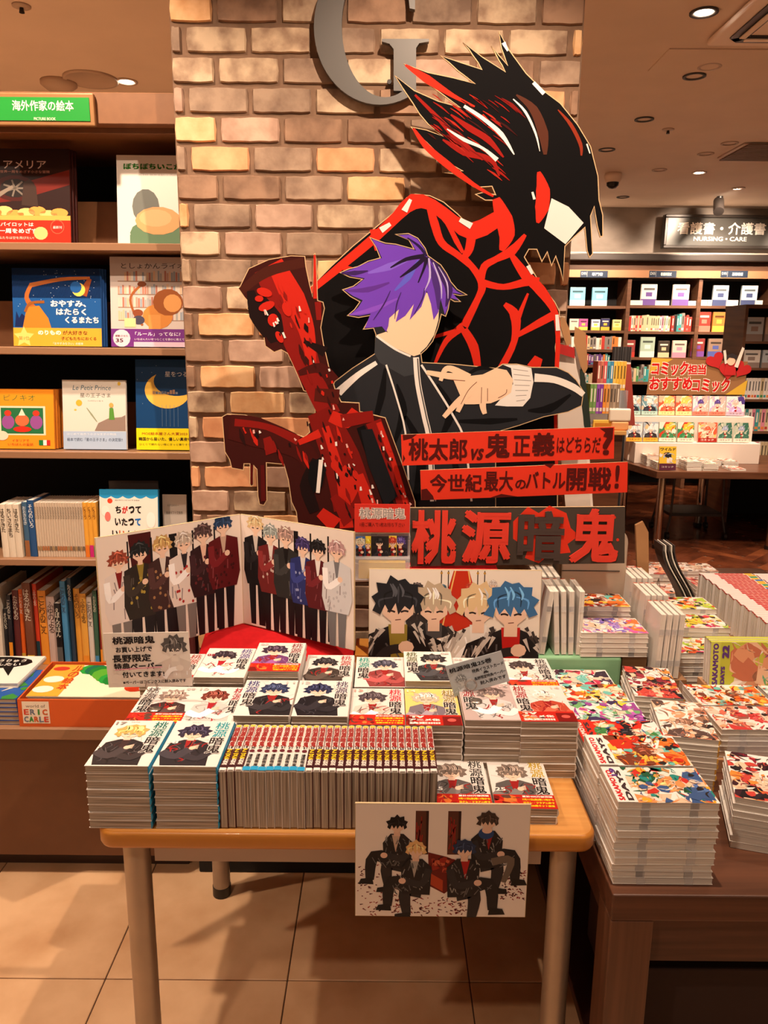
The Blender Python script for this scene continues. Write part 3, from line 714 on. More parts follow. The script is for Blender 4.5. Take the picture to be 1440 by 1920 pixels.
face_book(-30, 102, 731, 839, z, 'square orange picture book with green stamp picture, third shelf', a_pino, (206, 120, 34), 4, .010)
def a_prince(c, W, H):
    c.rect(0, 0, W, H, (226, 218, 206)); c.text('Le Petit Prince', W*.47, H*.89, H*.07, (70, 110, 130), w=W*.6, bold=.0, skew=.2); c.text('星の王子さま', W*.52, H*.78, H*.06, (90, 84, 70), w=W*.48)
    c.text('サン=テグジュペリ 絵・文', W*.52, H*.7, H*.02, (120, 110, 100), w=W*.24); c.ell(W*.26, H*.67, W*.05, W*.05, (226, 178, 60)); c.ell(W*.2, H*.57, W*.02, W*.015, (226, 190, 80)); c.ell(W*.9, H*.95, W*.025, W*.03, (222, 180, 60))
    c.poly([(W*.5, H*.27), (W*.56, H*.38), (W*.72, H*.45), (W*.93, H*.47), (W*.99, H*.5), (W*.99, H*.27)], (150, 128, 116)); c.line([(W*.38, H*.6), (W*.46, H*.5), (W*.54, H*.4)], W*.025, (150, 160, 130), True, True)
    c.poly([(W*.73, H*.43), (W*.74, H*.6), (W*.8, H*.6), (W*.82, H*.43)], (90, 150, 60)); c.ell(W*.77, H*.64, W*.035, H*.035, (222, 170, 90))
    c.rect(0, 0, W, H*.26, (176, 196, 222)); c.text('絵本で読む「星の王子さま」の決定版!!', W*.5, H*.14, H*.05, (60, 70, 100), w=W*.88, bold=.01); c.text('はじめて出会う小さな王子の物語', W*.45, H*.22, H*.03, (240, 244, 250), w=W*.78)
face_book(119, 237, 714, 839, z, 'white picture book with pale blue band on third shelf', a_prince, (222, 214, 204), 1, .011)
def a_star(c, W, H):
    c.rect(0, 0, W, H, (14, 62, 110)); rd = random.Random(6)
    for i in range(20): c.ell(rd.uniform(.03, .97)*W, rd.uniform(.4, .97)*H, W*.005, W*.005, (200, 210, 220), 5, i == 0)
    c.ell(W*.56, H*.66, W*.4, H*.2, (244, 196, 84), 30); c.ell(W*.72, H*.76, W*.4, H*.16, (14, 62, 110), 30); c.text('星をつるよる', W*.82, H*.84, H*.055, (236, 236, 236), w=W*.6)
    rd = random.Random(8)
    for k in range(9): c.rect(W*(.3+.05*k), H*.62, W*(.34+.05*k), H*(.64+.05*rd.random()), rd.choice([(150, 160, 170), (190, 150, 120), (120, 130, 150)]), k == 0)
    for k in range(5): c.line([(W*(.46+.07*k), H*.5), (W*(.46+.07*k), H*.26)], W*.004, (120, 150, 180), k == 0)
    c.rect(0, 0, W, H*.24, (244, 220, 20)); c.text('MOE絵本屋さん大賞2023', W*.5, H*.18, H*.035, (170, 80, 20), w=W*.8, bold=.02); c.text('韓国から届いた、優しい真夜中', W*.5, H*.12, H*.04, (60, 40, 20), w=W*.92, bold=.03); c.text('ひとりで眠れない夜にきっと寄りそう', W*.5, H*.06, H*.025, (90, 70, 20), w=W*.9)
face_book(256, 362, 676, 841, z, 'dark blue picture book with yellow crescent beside the column', a_star, (16, 60, 104), 1, .011)

# shelf 4 : narrow spines and a face-out white book
z = SHZ[0]
rd = random.Random(21)
def spine_row(specs, z, yf, what, where, group, name='book', gap=.0006, x_start=None):
    x = x_start
    for k, (t, h, dpt, colr, acc, white) in enumerate(specs):
        bm_ = book_meshes(round(dpt, 3), round(h, 3), round(t, 4), colr, white, False, False, None)
        c = Art(); tt = acc[1]; 
        if acc[0]: c.rect(t*.06, h*acc[0][0], t*.94, h*acc[0][1], acc[0][2])
        if tt: 
            n = len(tt); hh = min(t*.72, h*.6/n); c.vtext(tt, t*.5, h*.93, hh, min(t*.62, hh), acc[2], bold=.01)
        M = up_spine(x+t, yf+dpt, z, 0)
        M = axes((x+t, yf+dpt, z+.0006), (0,-1,0), (0,0,1), (-1,0,0))
        book(bm_, M, '%s, %s' % (what(k, colr), where % ordi(k)), group, None, c.mesh('spine_print') if c.f else None, name=name)
        x += t+gap
    return x
CN = [((240, 236, 230), 'white'), ((150, 60, 40), 'rust'), ((200, 40, 30), 'red'), ((230, 140, 40), 'orange'), ((238, 200, 70), 'yellow'), ((60, 120, 60), 'green'), ((40, 100, 150), 'blue'),
      ((30, 120, 130), 'teal'), ((110, 70, 130), 'purple'), ((220, 120, 150), 'pink'), ((60, 50, 46), 'dark brown'), ((24, 22, 24), 'black'), ((150, 140, 130), 'grey'), ((210, 186, 150), 'cream')]
def cname(c): return min(CN, key=lambda q: sum((a-b)**2 for a, b in zip(q[0], c)))[1]
jig = ['えほんのほん', 'たからもの', 'そらのいろ', 'ちいさなまち', 'もりのうた', 'あめのひ', 'ふゆのよる', 'はるがきた', 'おおきなき', 'ことりのこえ']
yq = BY+.03
x = PY(-150, 1000, yq).x
sp = [(.022, .21, .15, (30, 110, 120), (None, rd.choice(jig), (230, 230, 210)), True) for k in range(4)]
x = spine_row(sp, z, yq+.02, lambda k, c: 'slim teal book', '%s at the left end of the lowest open shelf', 'teal books on the lower shelf', x_start=PY(-105, 1000, yq+.02).x)
x = PY(5, 1030, yq-.01).x
sp = [(.0205, .172, .13, (224, 210, 190), (None, rd.choice(jig), (60, 50, 40)), True) for k in range(3)]
x = spine_row(sp, z, yq-.01, lambda k, c: 'thick white paperback', '%s of three beside the teal books', 'three thick white paperbacks', x_start=x, gap=.001)
sp = [(.016, .178, .13, (60, 96, 128), (((0), .3, (150, 96, 60)), rd.choice(jig), (220, 226, 230)), True), (.02, .184, .13, (34, 78, 130), (None, rd.choice(jig), (230, 234, 236)), True)]
x = spine_row(sp, z, yq, lambda k, c: 'blue paperback', '%s of two beside the white ones', 'two blue paperbacks', x_start=x+.004, gap=.001)
xe = PY(160, 1030, yq).x; n = 19; tt = (xe-x)/n-.0006
sp = [(tt, .176, .125, (206, 186, 164), (((.12, .2, rd.choice([(170, 110, 70), (120, 100, 80), (160, 130, 90)]))), 'ちいさなどうわ', (90, 76, 64)), True) for k in range(n)]
x = spine_row(sp, z, yq, lambda k, c: 'slim cream storybook', '%s from the left in its series row', 'slim cream storybooks in a row', x_start=x+.001)
sp = [(.0135, .178, .125, (232, 166, 60), (((0, .22, cc)), 'どうぶつ', (120, 60, 30)), True) for cc in ((226, 120, 40), (200, 40, 120), (30, 140, 140))]
x = spine_row(sp, z, yq, lambda k, c: 'orange topped storybook', '%s right of the cream series row', 'orange storybooks', x_start=x)
def a_chiga(c, W, H):
    c.rect(0, 0, W, H, (238, 228, 216)); pts = [(0, H), (0, H*.9)]
    for i in range(31): pts.append((W*i/30, H*(.9-.035*abs(math.sin(i*PI/6)))))
    pts.append((W, H)); c.poly(pts, (40, 150, 206))
    c.ell(W*.18, H*.83, W*.045, W*.045, (226, 70, 40)); c.text('自分をたいせつにする絵本', W*.48, H*.84, H*.02, (60, 50, 46), w=W*.42)
    cols = [(30, 26, 26), (200, 40, 40), (30, 26, 26), (30, 26, 26)]
    for i, ch in enumerate('ちがって'): c.text(ch, W*(.32+.115*i), H*.7, H*.11, cols[i], w=W*.1, bold=.05)
    cols = [(30, 26, 26), (30, 26, 26), (30, 26, 26), (30, 110, 190)]
    for i, ch in enumerate('いたって'): c.text(ch, W*(.31+.115*i), H*.52, H*.11, cols[i], w=W*.1, bold=.05)
    cols = [(30, 26, 26), (200, 100, 30), (30, 26, 26), (30, 26, 26), (30, 26, 26)]
    for i, ch in enumerate('いいんだよ'): c.text(ch, W*(.26+.12*i), H*.34, H*.11, cols[i], w=W*.1, bold=.05)
    c.ell(W*.1, H*.68, W*.07, H*.08, (244, 236, 226)); c.ell(W*.14, H*.6, W*.05, H*.07, (226, 120, 110)); c.ell(W*.88, H*.55, W*.08, H*.12, (246, 240, 232)); c.rect(0, 0, W, H*.17, (226, 90, 40))
face_book(187, 296, 918, 1030, z, 'white picture book with blue scalloped top on lowest open shelf', a_chiga, (50, 140, 190), 1, .012, .14, yq=BY+.02)
a = PY(200, 1030, BY+.09); bm_ = book_meshes(.175, .205, .012, (50, 140, 190), True, True)
book(bm_, up_face(a.x, BY+.1, z+.002, 0, .12), 'blue edged picture book behind the one with scalloped top', None, name='picture_book')
a = PY(200, 900, BY+.15)
t = thing('display_plate', 'grey metal bookend plate behind the blue scalloped picture book', 'bookend', (a.x, BY+.165, z+.0006))
MB().box(0, .165, 0, .003, 0, .225).build('plate', mat('plate_grey', (92, 80, 74), .5, .4), t, .001); MB().box(0, .165, -.05, .0, 0, .002).build('foot', mat('plate_grey', (0, 0, 0)), t)
def a_gift(c, W, H):
    c.rect(0, 0, W, H, (206, 196, 186)); c.text('大切なあなたへ', W*.45, H*.82, H*.04, (110, 100, 90), w=W*.5); c.text('絵本ギフト交換券', W*.5, H*.7, H*.05, (90, 84, 76), w=W*.7); c.rect(W*.1, H*.45, W*.9, H*.46, (170, 150, 140)); c.text('お好きな絵本と', W*.4, H*.3, H*.035, (100, 90, 84), w=W*.4)
face_book(306, 350, 925, 1028, z, 'pale gift card booklet beside the brick column', a_gift, (206, 196, 186), 1, .006, .1, yq=BY+.06, name='booklet')

# lower row of tall picture books on the counter level
z = .4885; yq = 2.42
x = PY(-120, 1240, yq).x; xend = -.60; k = 0; rd = random.Random(9); sp = []
pal = [(30, 60, 70), (60, 24, 20), (120, 50, 24), (50, 24, 60), (226, 214, 190), (236, 150, 40), (200, 160, 60), (236, 206, 60), (90, 90, 90), (60, 44, 40), (226, 214, 196), (24, 24, 30), (30, 30, 40), (96, 40, 40), (222, 96, 30),
       (120, 70, 50), (206, 60, 30), (236, 150, 50), (206, 180, 170), (20, 20, 24), (70, 140, 190), (40, 60, 80), (230, 160, 60), (236, 170, 70), (220, 210, 200), (60, 100, 80), (150, 50, 40), (30, 50, 90)]
hs = [.27, .26, .262, .26, .21, .28, .19, .235, .30, .25, .27, .2, .25, .255, .26, .285, .285, .26, .24, .225, .3, .31, .27, .25, .24, .26, .27, .25]
angs = [random.Random(q//5).uniform(.0, .03) for q in range(200)]
while x < xend-.03:
    i = k % 28; t = rd.choice((.013, .017, .02, .026)); h = hs[i]+rd.uniform(-.006, .006); dp = rd.choice((.2, .22, .24)); cc = pal[i]
    fg = (240, 230, 210) if sum(cc) < 380 else (60, 40, 30)
    x = spine_row([(t, h, dp, cc, (((.0, rd.uniform(.12, .35), rd.choice(pal))) if rd.random() < .5 else None, rd.choice(jig), fg), True)], z, yq+rd.uniform(0, .02),
        lambda q, c: 'tall %s picture book' % cname(c), ordi(k)+' from the left on the dark bottom shelf', 'tall picture books on the bottom shelf', name='picture_book', gap=.002, x_start=x) if False else x
    bm_ = book_meshes(dp, round(h, 3), t, cc, True, False); c = Art(); n = 6
    if rd.random() < .55: c.rect(t*.05, 0, t*.95, h*rd.uniform(.1, .35), rd.choice(pal))
    s_ = rd.choice(jig); c.vtext(s_, t*.5, h*.93, t*.8, t*.7, fg)
    ang = angs[k]
    M = Matrix.Translation((x, yq+rd.uniform(0, .02)+dp, z)) @ Matrix.Rotation(ang, 4, 'Y') @ axes((t, 0, 0), (0,-1,0), (0,0,1), (-1,0,0))
    if ang < 0: M[2][3] += t*math.sin(-ang)*0
    M[2][3] = z+max(0, t*math.sin(ang))
    book(bm_, M, 'tall %s picture book, %s from the left on the bottom shelf' % (cname(cc), ordi(k)), 'tall picture books on the bottom shelf', None, c.mesh('spine_print'), name='picture_book')
    x += t+.003+max(0, .31*(angs[k]-angs[k+1])); k += 1

# on the counter: orange box with lettering, black and white book, thin blue books
z = .4885
a = PZ(37, 1362, z); b = PZ(300, 1362, z); W = .365; D = .235; H = .083
t = thing('book_box', 'orange cardboard display box with colourful name label on the counter', 'box', (a.x, a.y, z))
OR = cmat((214, 92, 30), .6)
MB().box(0, W, 0, .004, 0, H).build('front_panel', OR, t); MB().box(0, W, D-.004, D, 0, H+.012).build('back_panel', OR, t)
M_ = axes((0, 0, 0), (0,1,0), (0,0,1), (1,0,0))
for xx in (0, W-.004): MB().prism([(.004, 0), (D-.004, 0), (D-.004, H+.012), (.004, H)], xx, xx+.004, 0, M_).build('side_panel', OR, t)
MB().box(.004, W-.004, .004, D-.004, 0, .004).build('bottom_panel', OR, t)
c = Art(); c.rect(.012, .010, .088, H-.006, (238, 226, 206)); c.text('world of', .05, H-.02, .009, (120, 100, 90), w=.055)
for i, (ch, cc) in enumerate(zip('ERiC', [(206, 60, 40), (110, 120, 140), (60, 140, 60), (206, 90, 40)])): c.text(ch, .023+.0175*i, H-.038, .017, cc, w=.006 if ch == 'i' else .0145, bold=.04)
for i, (ch, cc) in enumerate(zip('CARLE', [(110, 120, 140), (60, 140, 60), (206, 90, 40), (110, 120, 140), (206, 60, 40)])): c.text(ch, .0215+.0142*i, H-.06, .017, cc, w=.0128, bold=.04)
c.build('name_label', t, axes((0, -.0002, 0), (1,0,0), (0,0,1), (0,-1,0)))
bm_ = book_meshes(.325, .205, .02, (236, 230, 210), True, True)
c = Art(); c.fn = lambda p: (p[0], p[1]*.205/.29); c.rect(0, 0, .325, .29, (238, 236, 206)); c.clip = (0, 0, .325, .205); rd = random.Random(4)
for i in range(12): c.ell(.12+.17*(i/11), .2+.05*math.sin(i*.5+1.5), .033, .05, rd.choice([(30, 130, 50), (40, 160, 60), (24, 110, 80), (90, 170, 50)]), 9, True)
c.ell(.29, .09, .032, .045, (210, 60, 30)); c.rect(.0, .0, .09, .29, (240, 170, 60))
c.vtext('カールの絵本', .08, .28, .038, .03, (196, 70, 30), bold=.03); c.ell(.03, .25, .025, .02, (200, 60, 40)); c.ell(.035, .15, .03, .03, (246, 240, 226)); c.ell(.03, .06, .03, .03, (246, 240, 226))
bb = book(bm_, T(a.x+.02, a.y+.012, z+.0665, 0, math.radians(1.5)), 'large cream picture book with green shapes in the orange box', None, c.mesh('cover_print'), name='picture_book')
fo = MB().box(0, .30, .0, .18, 0, .06).build('book_bundle', PAGES_W, M=T(a.x+.03, a.y+.03, z+.0045)); tag(fo, 'pale book bundle lying under the large cream picture book', 'book')
a2 = PZ(-75, 1312, z+.02)
bm_ = book_meshes(.19, .2, .012, (30, 60, 120), False, False)
for k in range(6):
    c = None
    if k == 5:
        c = Art(); c.rect(0, 0, .19, .2, (40, 90, 170)); busy(c, 0, 0, .19, .2, [(230, 220, 200), (226, 120, 40), (60, 140, 60), (200, 40, 40)], 24, 5); c = c.mesh('cover_print')
    book(bm_, T(PZ(35, 1362, z).x-.19-.002*k, 2.015+.002*k, z+k*.0123), 'thin blue activity book, %s beside the orange box' % top_ord(5-k), 'thin blue activity books', c, name='book')
c = Art(); c.rect(0, 0, .3, .2, (240, 236, 226)); c.ell(.17, .15, .11, .045, (16, 14, 16)); c.poly([(.2, .12), (.25, .05), (.235, .13)], (16, 14, 16)); c.text('きょうりゅう', .19, .163, .022, (240, 236, 226), w=.13, bold=.02); c.text('けんたい', .2, .135, .022, (240, 236, 226), w=.1, bold=.02)
c.ell(.17, .07, .025, .018, (220, 60, 30)); c.ell(.09, .06, .03, .02, (60, 120, 50)); c.ell(.1, .025, .05, .016, (80, 140, 50))
bm_ = book_meshes(.3, .2, .014, (236, 230, 220), True, True)
book(bm_, T(PZ(62, 1310, z).x-.3, 2.09, z+6*.0123+.001, .02), 'white picture book with black speech bubble left of the orange box', None, c.mesh('cover_print'), name='picture_book')
# ------------------------------------------------------------------ centre table
TX0, TX1, TY0, TY1, TZ = -.512, .388, 1.225, 2.0, .70
TOPW = wood('table_top_wood', (216, 158, 90), (196, 134, 68), (3, 60, 3), .32, .02)
TEDGE = mat('table_edge_band', (192, 124, 48), .34, coat=.15)
ALU = mat('table_leg_metal', (176, 160, 142), .38, .55, noise=.1, nscale=14); APR = mat('table_apron', (196, 176, 158), .5)
tb = thing('table', 'light wood display table with rounded corners and grey metal legs', 'table', (-.062, 1.6, 0))
TM = Matrix.Translation((.062, -1.6, 0))
def rrect(x0, x1, y0, y1, r, n=8):
    p = []
    for cx, cy, a0 in ((x1-r, y1-r, 0), (x0+r, y1-r, 90), (x0+r, y0+r, 180), (x1-r, y0+r, 270)):
        for i in range(n+1): a = math.radians(a0+90*i/n); p.append((cx+r*math.cos(a), cy+r*math.sin(a)))
    return p
m = MB(); lv = [(0, -.033), (-.006, -.036)]
R = rrect(TX0, TX1, TY0, TY1, .03)
def inset(pts, d):
    cx = sum(p[0] for p in pts)/len(pts); cy = sum(p[1] for p in pts)/len(pts)
    return [(p[0]-d*(1 if p[0] > cx else -1), p[1]-d*(1 if p[1] > cy else -1)) for p in pts]
rings = [(.008, -.036), (.002, -.032), (0, -.026), (0, -.006), (.0015, -.002), (.005, 0)]
N = len(R); vs = []
for d, dz in rings: vs += [(p[0], p[1], TZ+dz) for p in inset(R, d)]
m.add(vs, [(k*N+i, k*N+(i+1)%N, (k+1)*N+(i+1)%N, (k+1)*N+i) for k in range(len(rings)-1) for i in range(N)], 0, None, True)
m.add(vs[:N], [tuple(range(N-1, -1, -1))], 0)
m.build('table_edge', TEDGE, tb, M=TM)
m = MB(); Q = inset(R, .005); m.add([(p[0], p[1], TZ) for p in Q], [tuple(range(N))]); m.add([(p[0], p[1], TZ-.004) for p in Q], [tuple(range(N-1, -1, -1))])
m.build('tabletop', TOPW, tb, M=TM)
m = MB(); m.box(TX0+.09, TX1-.09, TY0+.045, TY0+.065, TZ-.09, TZ-.037); m.build('apron', APR, tb, M=TM)
m = MB(); m.box(TX0+.09, TX1-.09, TY1-.065, TY1-.045, TZ-.09, TZ-.037); m.build('apron', APR, tb, M=TM)
for x in (TX0+.05, TX1-.07): MB().box(x, x+.02, TY0+.1, TY1-.1, TZ-.09, TZ-.037).build('apron', APR, tb, M=TM)
for x in (-.458, .342):
    for y in (TY0+.055, TY1-.055):
        lg = MB().cyl((x, y, .03), (x, y, TZ-.037), .0245, n=28).build('leg', ALU, tb, M=TM)
        MB().cyl((x, y, 0.0005), (x, y, .03), .026, n=24).build('foot', DARKP, lg)

# ------------------------------------------------------------------ the manga volumes
BW, BL_, BT = .1135, .168, .0151
WHT = (228, 220, 212); BLUE = (30, 150, 200)
TT = '桃源暗鬼'
def cover(vol, tc, side='r', bg=(222, 216, 210), hc=(40, 34, 40), coat=(34, 30, 34), sk=(232, 196, 172), obi=None, vc=(200, 190, 186), seed=1, accent=(150, 30, 30), tw=.27, vx=None):
    c = Art(); W, H = BW, BL_; c.rect(0, 0, W, H, bg); rd = random.Random(seed*13)
    for i in range(6): c.line([(rd.uniform(0, .7)*W, rd.uniform(.3, .95)*H), (rd.uniform(.3, 1)*W, rd.uniform(.3, .95)*H)], W*.01, (180, 172, 168), i == 0)
    fx = W*(.4 if side == 'r' else .6)
    r = W*.185; ty = H*.70
    c.poly([(fx-r*.6, ty-r*1.1), (fx-r*1.7, ty-r*1.7), (fx-W*.38, H*.22), (fx-W*.3, H*.02), (fx+W*.42, H*.02), (fx+W*.4, H*.2), (fx+r*1.7, ty-r*1.7), (fx+r*.6, ty-r*1.1)], coat)
    c.poly([(fx-r*.4, ty-r*1.1), (fx-r*.1, H*.2), (fx+r*.5, ty-r*1.1)], accent)
    for k in range(26):
        a = fx+rd.uniform(-1.6, 1.6)*r; b = H*rd.uniform(.04, .42); c.line([(a, b), (a+rd.uniform(-.4, .4)*r, b+rd.uniform(.2, .6)*r), (a+rd.uniform(-.8, .8)*r, b+rd.uniform(.5, 1.3)*r)], r*(.09 if k % 2 else .16), tuple(min(255, v+50) for v in coat) if k % 2 and sum(coat) < 400 else (tuple(v*.55 for v in coat) if k % 4 else accent), k % 6 == 0, True)
    c.line([(fx-r*2.1, H*.3), (fx-r*.7, H*.2), (fx+r*.3, H*.36)], r*.95, tuple(min(255, int(v*1.3)+14) for v in coat)); c.ell(fx+r*.45, H*.38, r*.3, r*.32, sk, 9)
    for q_ in range(4): c.line([(fx+r*.5, H*.39+r*.12*(q_-1.5)), (fx+r*.95, H*.405+r*.2*(q_-1.5))], r*.12, sk, q_ == 0)
    c.line([(fx+r*2.1, H*.3), (fx+r*1.3, H*.16), (fx+r*.1, H*.22)], r*.8, tuple(min(255, int(v*1.15)+8) for v in coat))
    c.rect(fx-r*.3, ty-r*1.3, fx+r*.3, ty, sk)
    c.poly([(fx-r*.86, ty+r*.6), (fx-r*.8, ty-r*.45), (fx, ty-r*1.15), (fx+r*.8, ty-r*.45), (fx+r*.86, ty+r*.6)], sk)
    hair(c, fx, ty+r*.2, r*1.22, hc, rd, 7+seed % 3)
    c.line([(fx-r*.9, ty-r*.2), (fx-r*.95, ty-r*.7)], r*.3, hc); c.line([(fx+r*.9, ty-r*.1), (fx+r*.95, ty-r*.7)], r*.3, hc, False)
    for sx_ in (-1, 1): c.line([(fx+sx_*r*.55, ty-r*.28), (fx+sx_*r*.3, ty-r*.24), (fx+sx_*r*.12, ty-r*.3)], r*.09, (50, 34, 34), sx_ < 0)
    c.line([(fx-r*.12, ty-r*.72), (fx+r*.14, ty-r*.7)], r*.05, (110, 60, 50), False)
    for k in range(9):
        a = fx+rd.uniform(-.9, .7)*r; c.line([(a, ty+r*1.25), (a+r*.22, ty+r*.8), (a+r*.1, ty+r*.4)], r*.13, tuple(min(255, int(v*1.35)+40) for v in hc), k == 0, True)
    if obi:
        c.rect(0, 0, W, H*.26, (190, 34, 22)); busy(c, 0, 0, W*.45, H*.25, [(120, 20, 14), (214, 70, 30), (90, 60, 50), (230, 120, 50)], 14, seed, .35)
        if obi == 'date':
            c.text('累計400万部突破', W*.72, H*.225, H*.035, (240, 236, 226), w=W*.5, bold=.04)
            c.text('7月11日(金)夜11時から', W*.72, H*.165, H*.045, (250, 220, 30), w=W*.52, bold=.05); c.text('日テレ・フラアニ枠で', W*.72, H*.105, H*.04, (250, 220, 30), w=W*.5, bold=.05); c.text('全国30局ネット放送', W*.72, H*.05, H*.035, (250, 220, 30), w=W*.48, bold=.05)
        else:
            c.text('TV', W*.2, H*.21, H*.06, (246, 236, 226), w=W*.26, bold=.08); c.text('アニメ化', W*.33, H*.135, H*.06, (246, 236, 226), w=W*.56, bold=.07); c.text('決定!!!!!', W*.33, H*.055, H*.06, (246, 236, 226), w=W*.56, bold=.07)
            c.rect(W*.66, 0, W*.99, H*.22, (120, 14, 12)); c.ell(W*.82, H*.13, W*.08, H*.04, (226, 90, 80))
    xx = W*(1-tw/2-.03) if side == 'r' else W*(tw/2+.03)
    c.k += 1; c.vtext(TT, xx, H*.965, H*.172, W*tw*.86, tc, bold=.02, outline=(238, 232, 226), gap=1.02)
    for i, ch in enumerate(TT[2:]): pass
    c.vtext(TT[2:], xx, H*(.965-.351), H*.172, W*tw*.86, (28, 24, 24), bold=.025, gap=1.02)
    c.text('%02d' % vol, W*(.13 if side == 'r' else .87) if vx is None else W*vx[0], H*(.92 if vx is None else vx[1]), H*.07, vc, w=W*.17, bold=.03)
    c.text('漆原侑来', W*(.36), H*.955, H*.016, (150, 140, 136), w=W*.16)
    c.clip = (0, 0, W, H); return c.mesh('cover_print')
def vmesh(spine=WHT): return book_meshes(BW, BL_, BT, WHT, False, False, False, spine)
# (vol, x_left, y_front, books, z0, cover args, where)
def mstack(vol, px0, ytop, yf, n, where, rz=0, ztop=None, spine=WHT, vis=99, **kw):
    """stack whose top cover's front left corner is seen at (px0, ytop) at distance yf"""
    p = PY(px0, ytop, yf); n_ = n; z0 = TZ+.0006
    if ztop is None: ztop = p.z
    n_ = max(1, round((ztop-z0)/(BT+.0003)))
    n_ = n or n_; base = ztop-n_*(BT+.0003)
    st = stack(vmesh(spine), n_, p.x, yf, max(z0, base) if abs(base-z0) > .004 and False else z0, rz, 'volume %d manga' % vol, 'of '+where, cover(vol, **kw), group='volume %d manga stack' % vol, seed=vol, vis=vis, name='manga_volume', jit=.001)
    return n_
print_h = []
# front left
mstack(17, 158, 1440, 1.238, 8, 'the leftmost front stack', vis=9, spine=BLUE, tc=(20, 100, 90), hc=(190, 160, 90), coat=(40, 34, 36), vc=(150, 140, 136), seed=3, accent=(60, 40, 40))
mstack(18, 286, 1443, 1.238, 8, 'the front stack beside the spine row', vis=9, spine=BLUE, tc=(30, 140, 150), hc=(44, 38, 60), coat=(38, 34, 40), seed=4, vx=(.13, .5), vc=(230, 226, 222))
# second row
mstack(9, 231, 1357, 1.425, 7, 'the stack behind the leftmost front one', vis=1, tc=(90, 84, 84), side='l', hc=(150, 130, 120), coat=(60, 40, 40), obi='date', seed=5)
mstack(10, 337, 1357, 1.425, 7, 'the stack under a red vest figure', vis=1, tc=(150, 40, 50), hc=(110, 50, 40), coat=(200, 190, 186), seed=6, accent=(160, 30, 40))
mstack(11, 436, 1344, 1.43, 8, 'the stack left above the spine row', vis=2, tc=(60, 60, 110), side='l', hc=(40, 50, 80), coat=(30, 28, 32), seed=7)
mstack(12, 546, 1342, 1.43, 8, 'the stack with navy haired figure', vis=2, tc=(80, 70, 90), hc=(30, 36, 66), coat=(22, 20, 26), seed=8, accent=(24, 22, 26))
mstack(13, 654, 1358, 1.425, 7, 'the white coat stack above the spine row', vis=1, tc=(190, 50, 60), hc=(70, 60, 66), coat=(210, 196, 186), obi='date', seed=9, vc=(210, 160, 150))
mstack(14, 762, 1360, 1.425, 7, 'the golden cover stack', vis=5, tc=(150, 130, 60), hc=(190, 180, 160), coat=(120, 110, 120), obi='tv', seed=10, bg=(228, 206, 120), vc=(240, 230, 190))
mstack(15, 872, 1352, 1.42, 8, 'the stack holding the blue grey note', vis=8, tc=(150, 30, 40), side='l', hc=(120, 104, 100), coat=(206, 200, 198), seed=11, bg=(190, 170, 166))
mstack(16, 978, 1354, 1.415, 8, 'the rightmost tall stack', vis=8, tc=(150, 40, 40), side='l', hc=(226, 216, 208), coat=(180, 70, 50), obi='tv', seed=12, vc=(226, 200, 190))
# third row
mstack(1, 260, 1292, 1.61, 7, 'the stack behind the white note', vis=1, tc=(150, 60, 50), hc=(60, 50, 50), coat=(150, 40, 40), obi='date', seed=13)
mstack(2, 362, 1265, 1.61, 8, 'the short stack before the red cloth', vis=3, tc=(90, 84, 130), hc=(50, 40, 48), coat=(230, 222, 214), seed=14, vx=(.12, .74), vc=(160, 40, 50), accent=(170, 30, 40))
mstack(3, 464, 1246, 1.61, 9, 'the tallest stack before the red cloth', vis=4, tc=(130, 60, 60), hc=(60, 44, 60), coat=(110, 60, 110), obi='date', seed=15)
mstack(4, 564, 1280, 1.61, 7, 'the stack with brown coated figure', vis=1, tc=(160, 60, 60), hc=(40, 36, 40), coat=(60, 50, 44), seed=16)
mstack(6, 664, 1288, 1.60, 7, 'the stack with teal title and red coat', vis=1, tc=(40, 140, 130), side='l', hc=(60, 60, 76), coat=(140, 60, 60), seed=17)
mstack(8, 760, 1275, 1.60, 8, 'the raised olive title stack', vis=2, tc=(90, 100, 60), side='l', hc=(40, 40, 44), coat=(44, 46, 50), seed=18, bg=(232, 226, 216))
mstack(5, 859, 1290, 1.60, 7, 'the stack under the tilted note', vis=1, tc=(90, 80, 80), hc=(90, 80, 80), coat=(60, 56, 60), seed=19)
mstack(7, 957, 1288, 1.60, 7, 'the small stack behind the right tall one', vis=1, tc=(50, 46, 46), hc=(60, 50, 50), coat=(220, 214, 206), seed=20, obi='date')
# flat pair of volume 25
p = PY(812, 1500, 1.262)
stack(vmesh(), 2, p.x-.003, 1.262, TZ+.0006, .0, 'volume 25 manga', 'of the low pair beside the spine row', cover(25, tc=(70, 64, 60), hc=(120, 104, 94), coat=(90, 84, 82), obi='date', seed=25, vx=(.14, .36), vc=(236, 230, 224)), group='volume 25 manga, left pair', seed=31, name='manga_volume')
p = PY(930, 1508, 1.262)
stack(vmesh(), 2, p.x, 1.262, TZ+.0006, -.02, 'volume 25 manga', 'of the low pair at the front right corner', cover(25, tc=(180, 150, 50), hc=(120, 104, 94), coat=(90, 84, 82), obi='date', seed=26, vx=(.14, .36), vc=(236, 230, 224)), group='volume 25 manga, right pair', seed=33, name='manga_volume')
bake_hidden('hidden_volumes', 'lower manga volumes of the rear stacks on the light table')
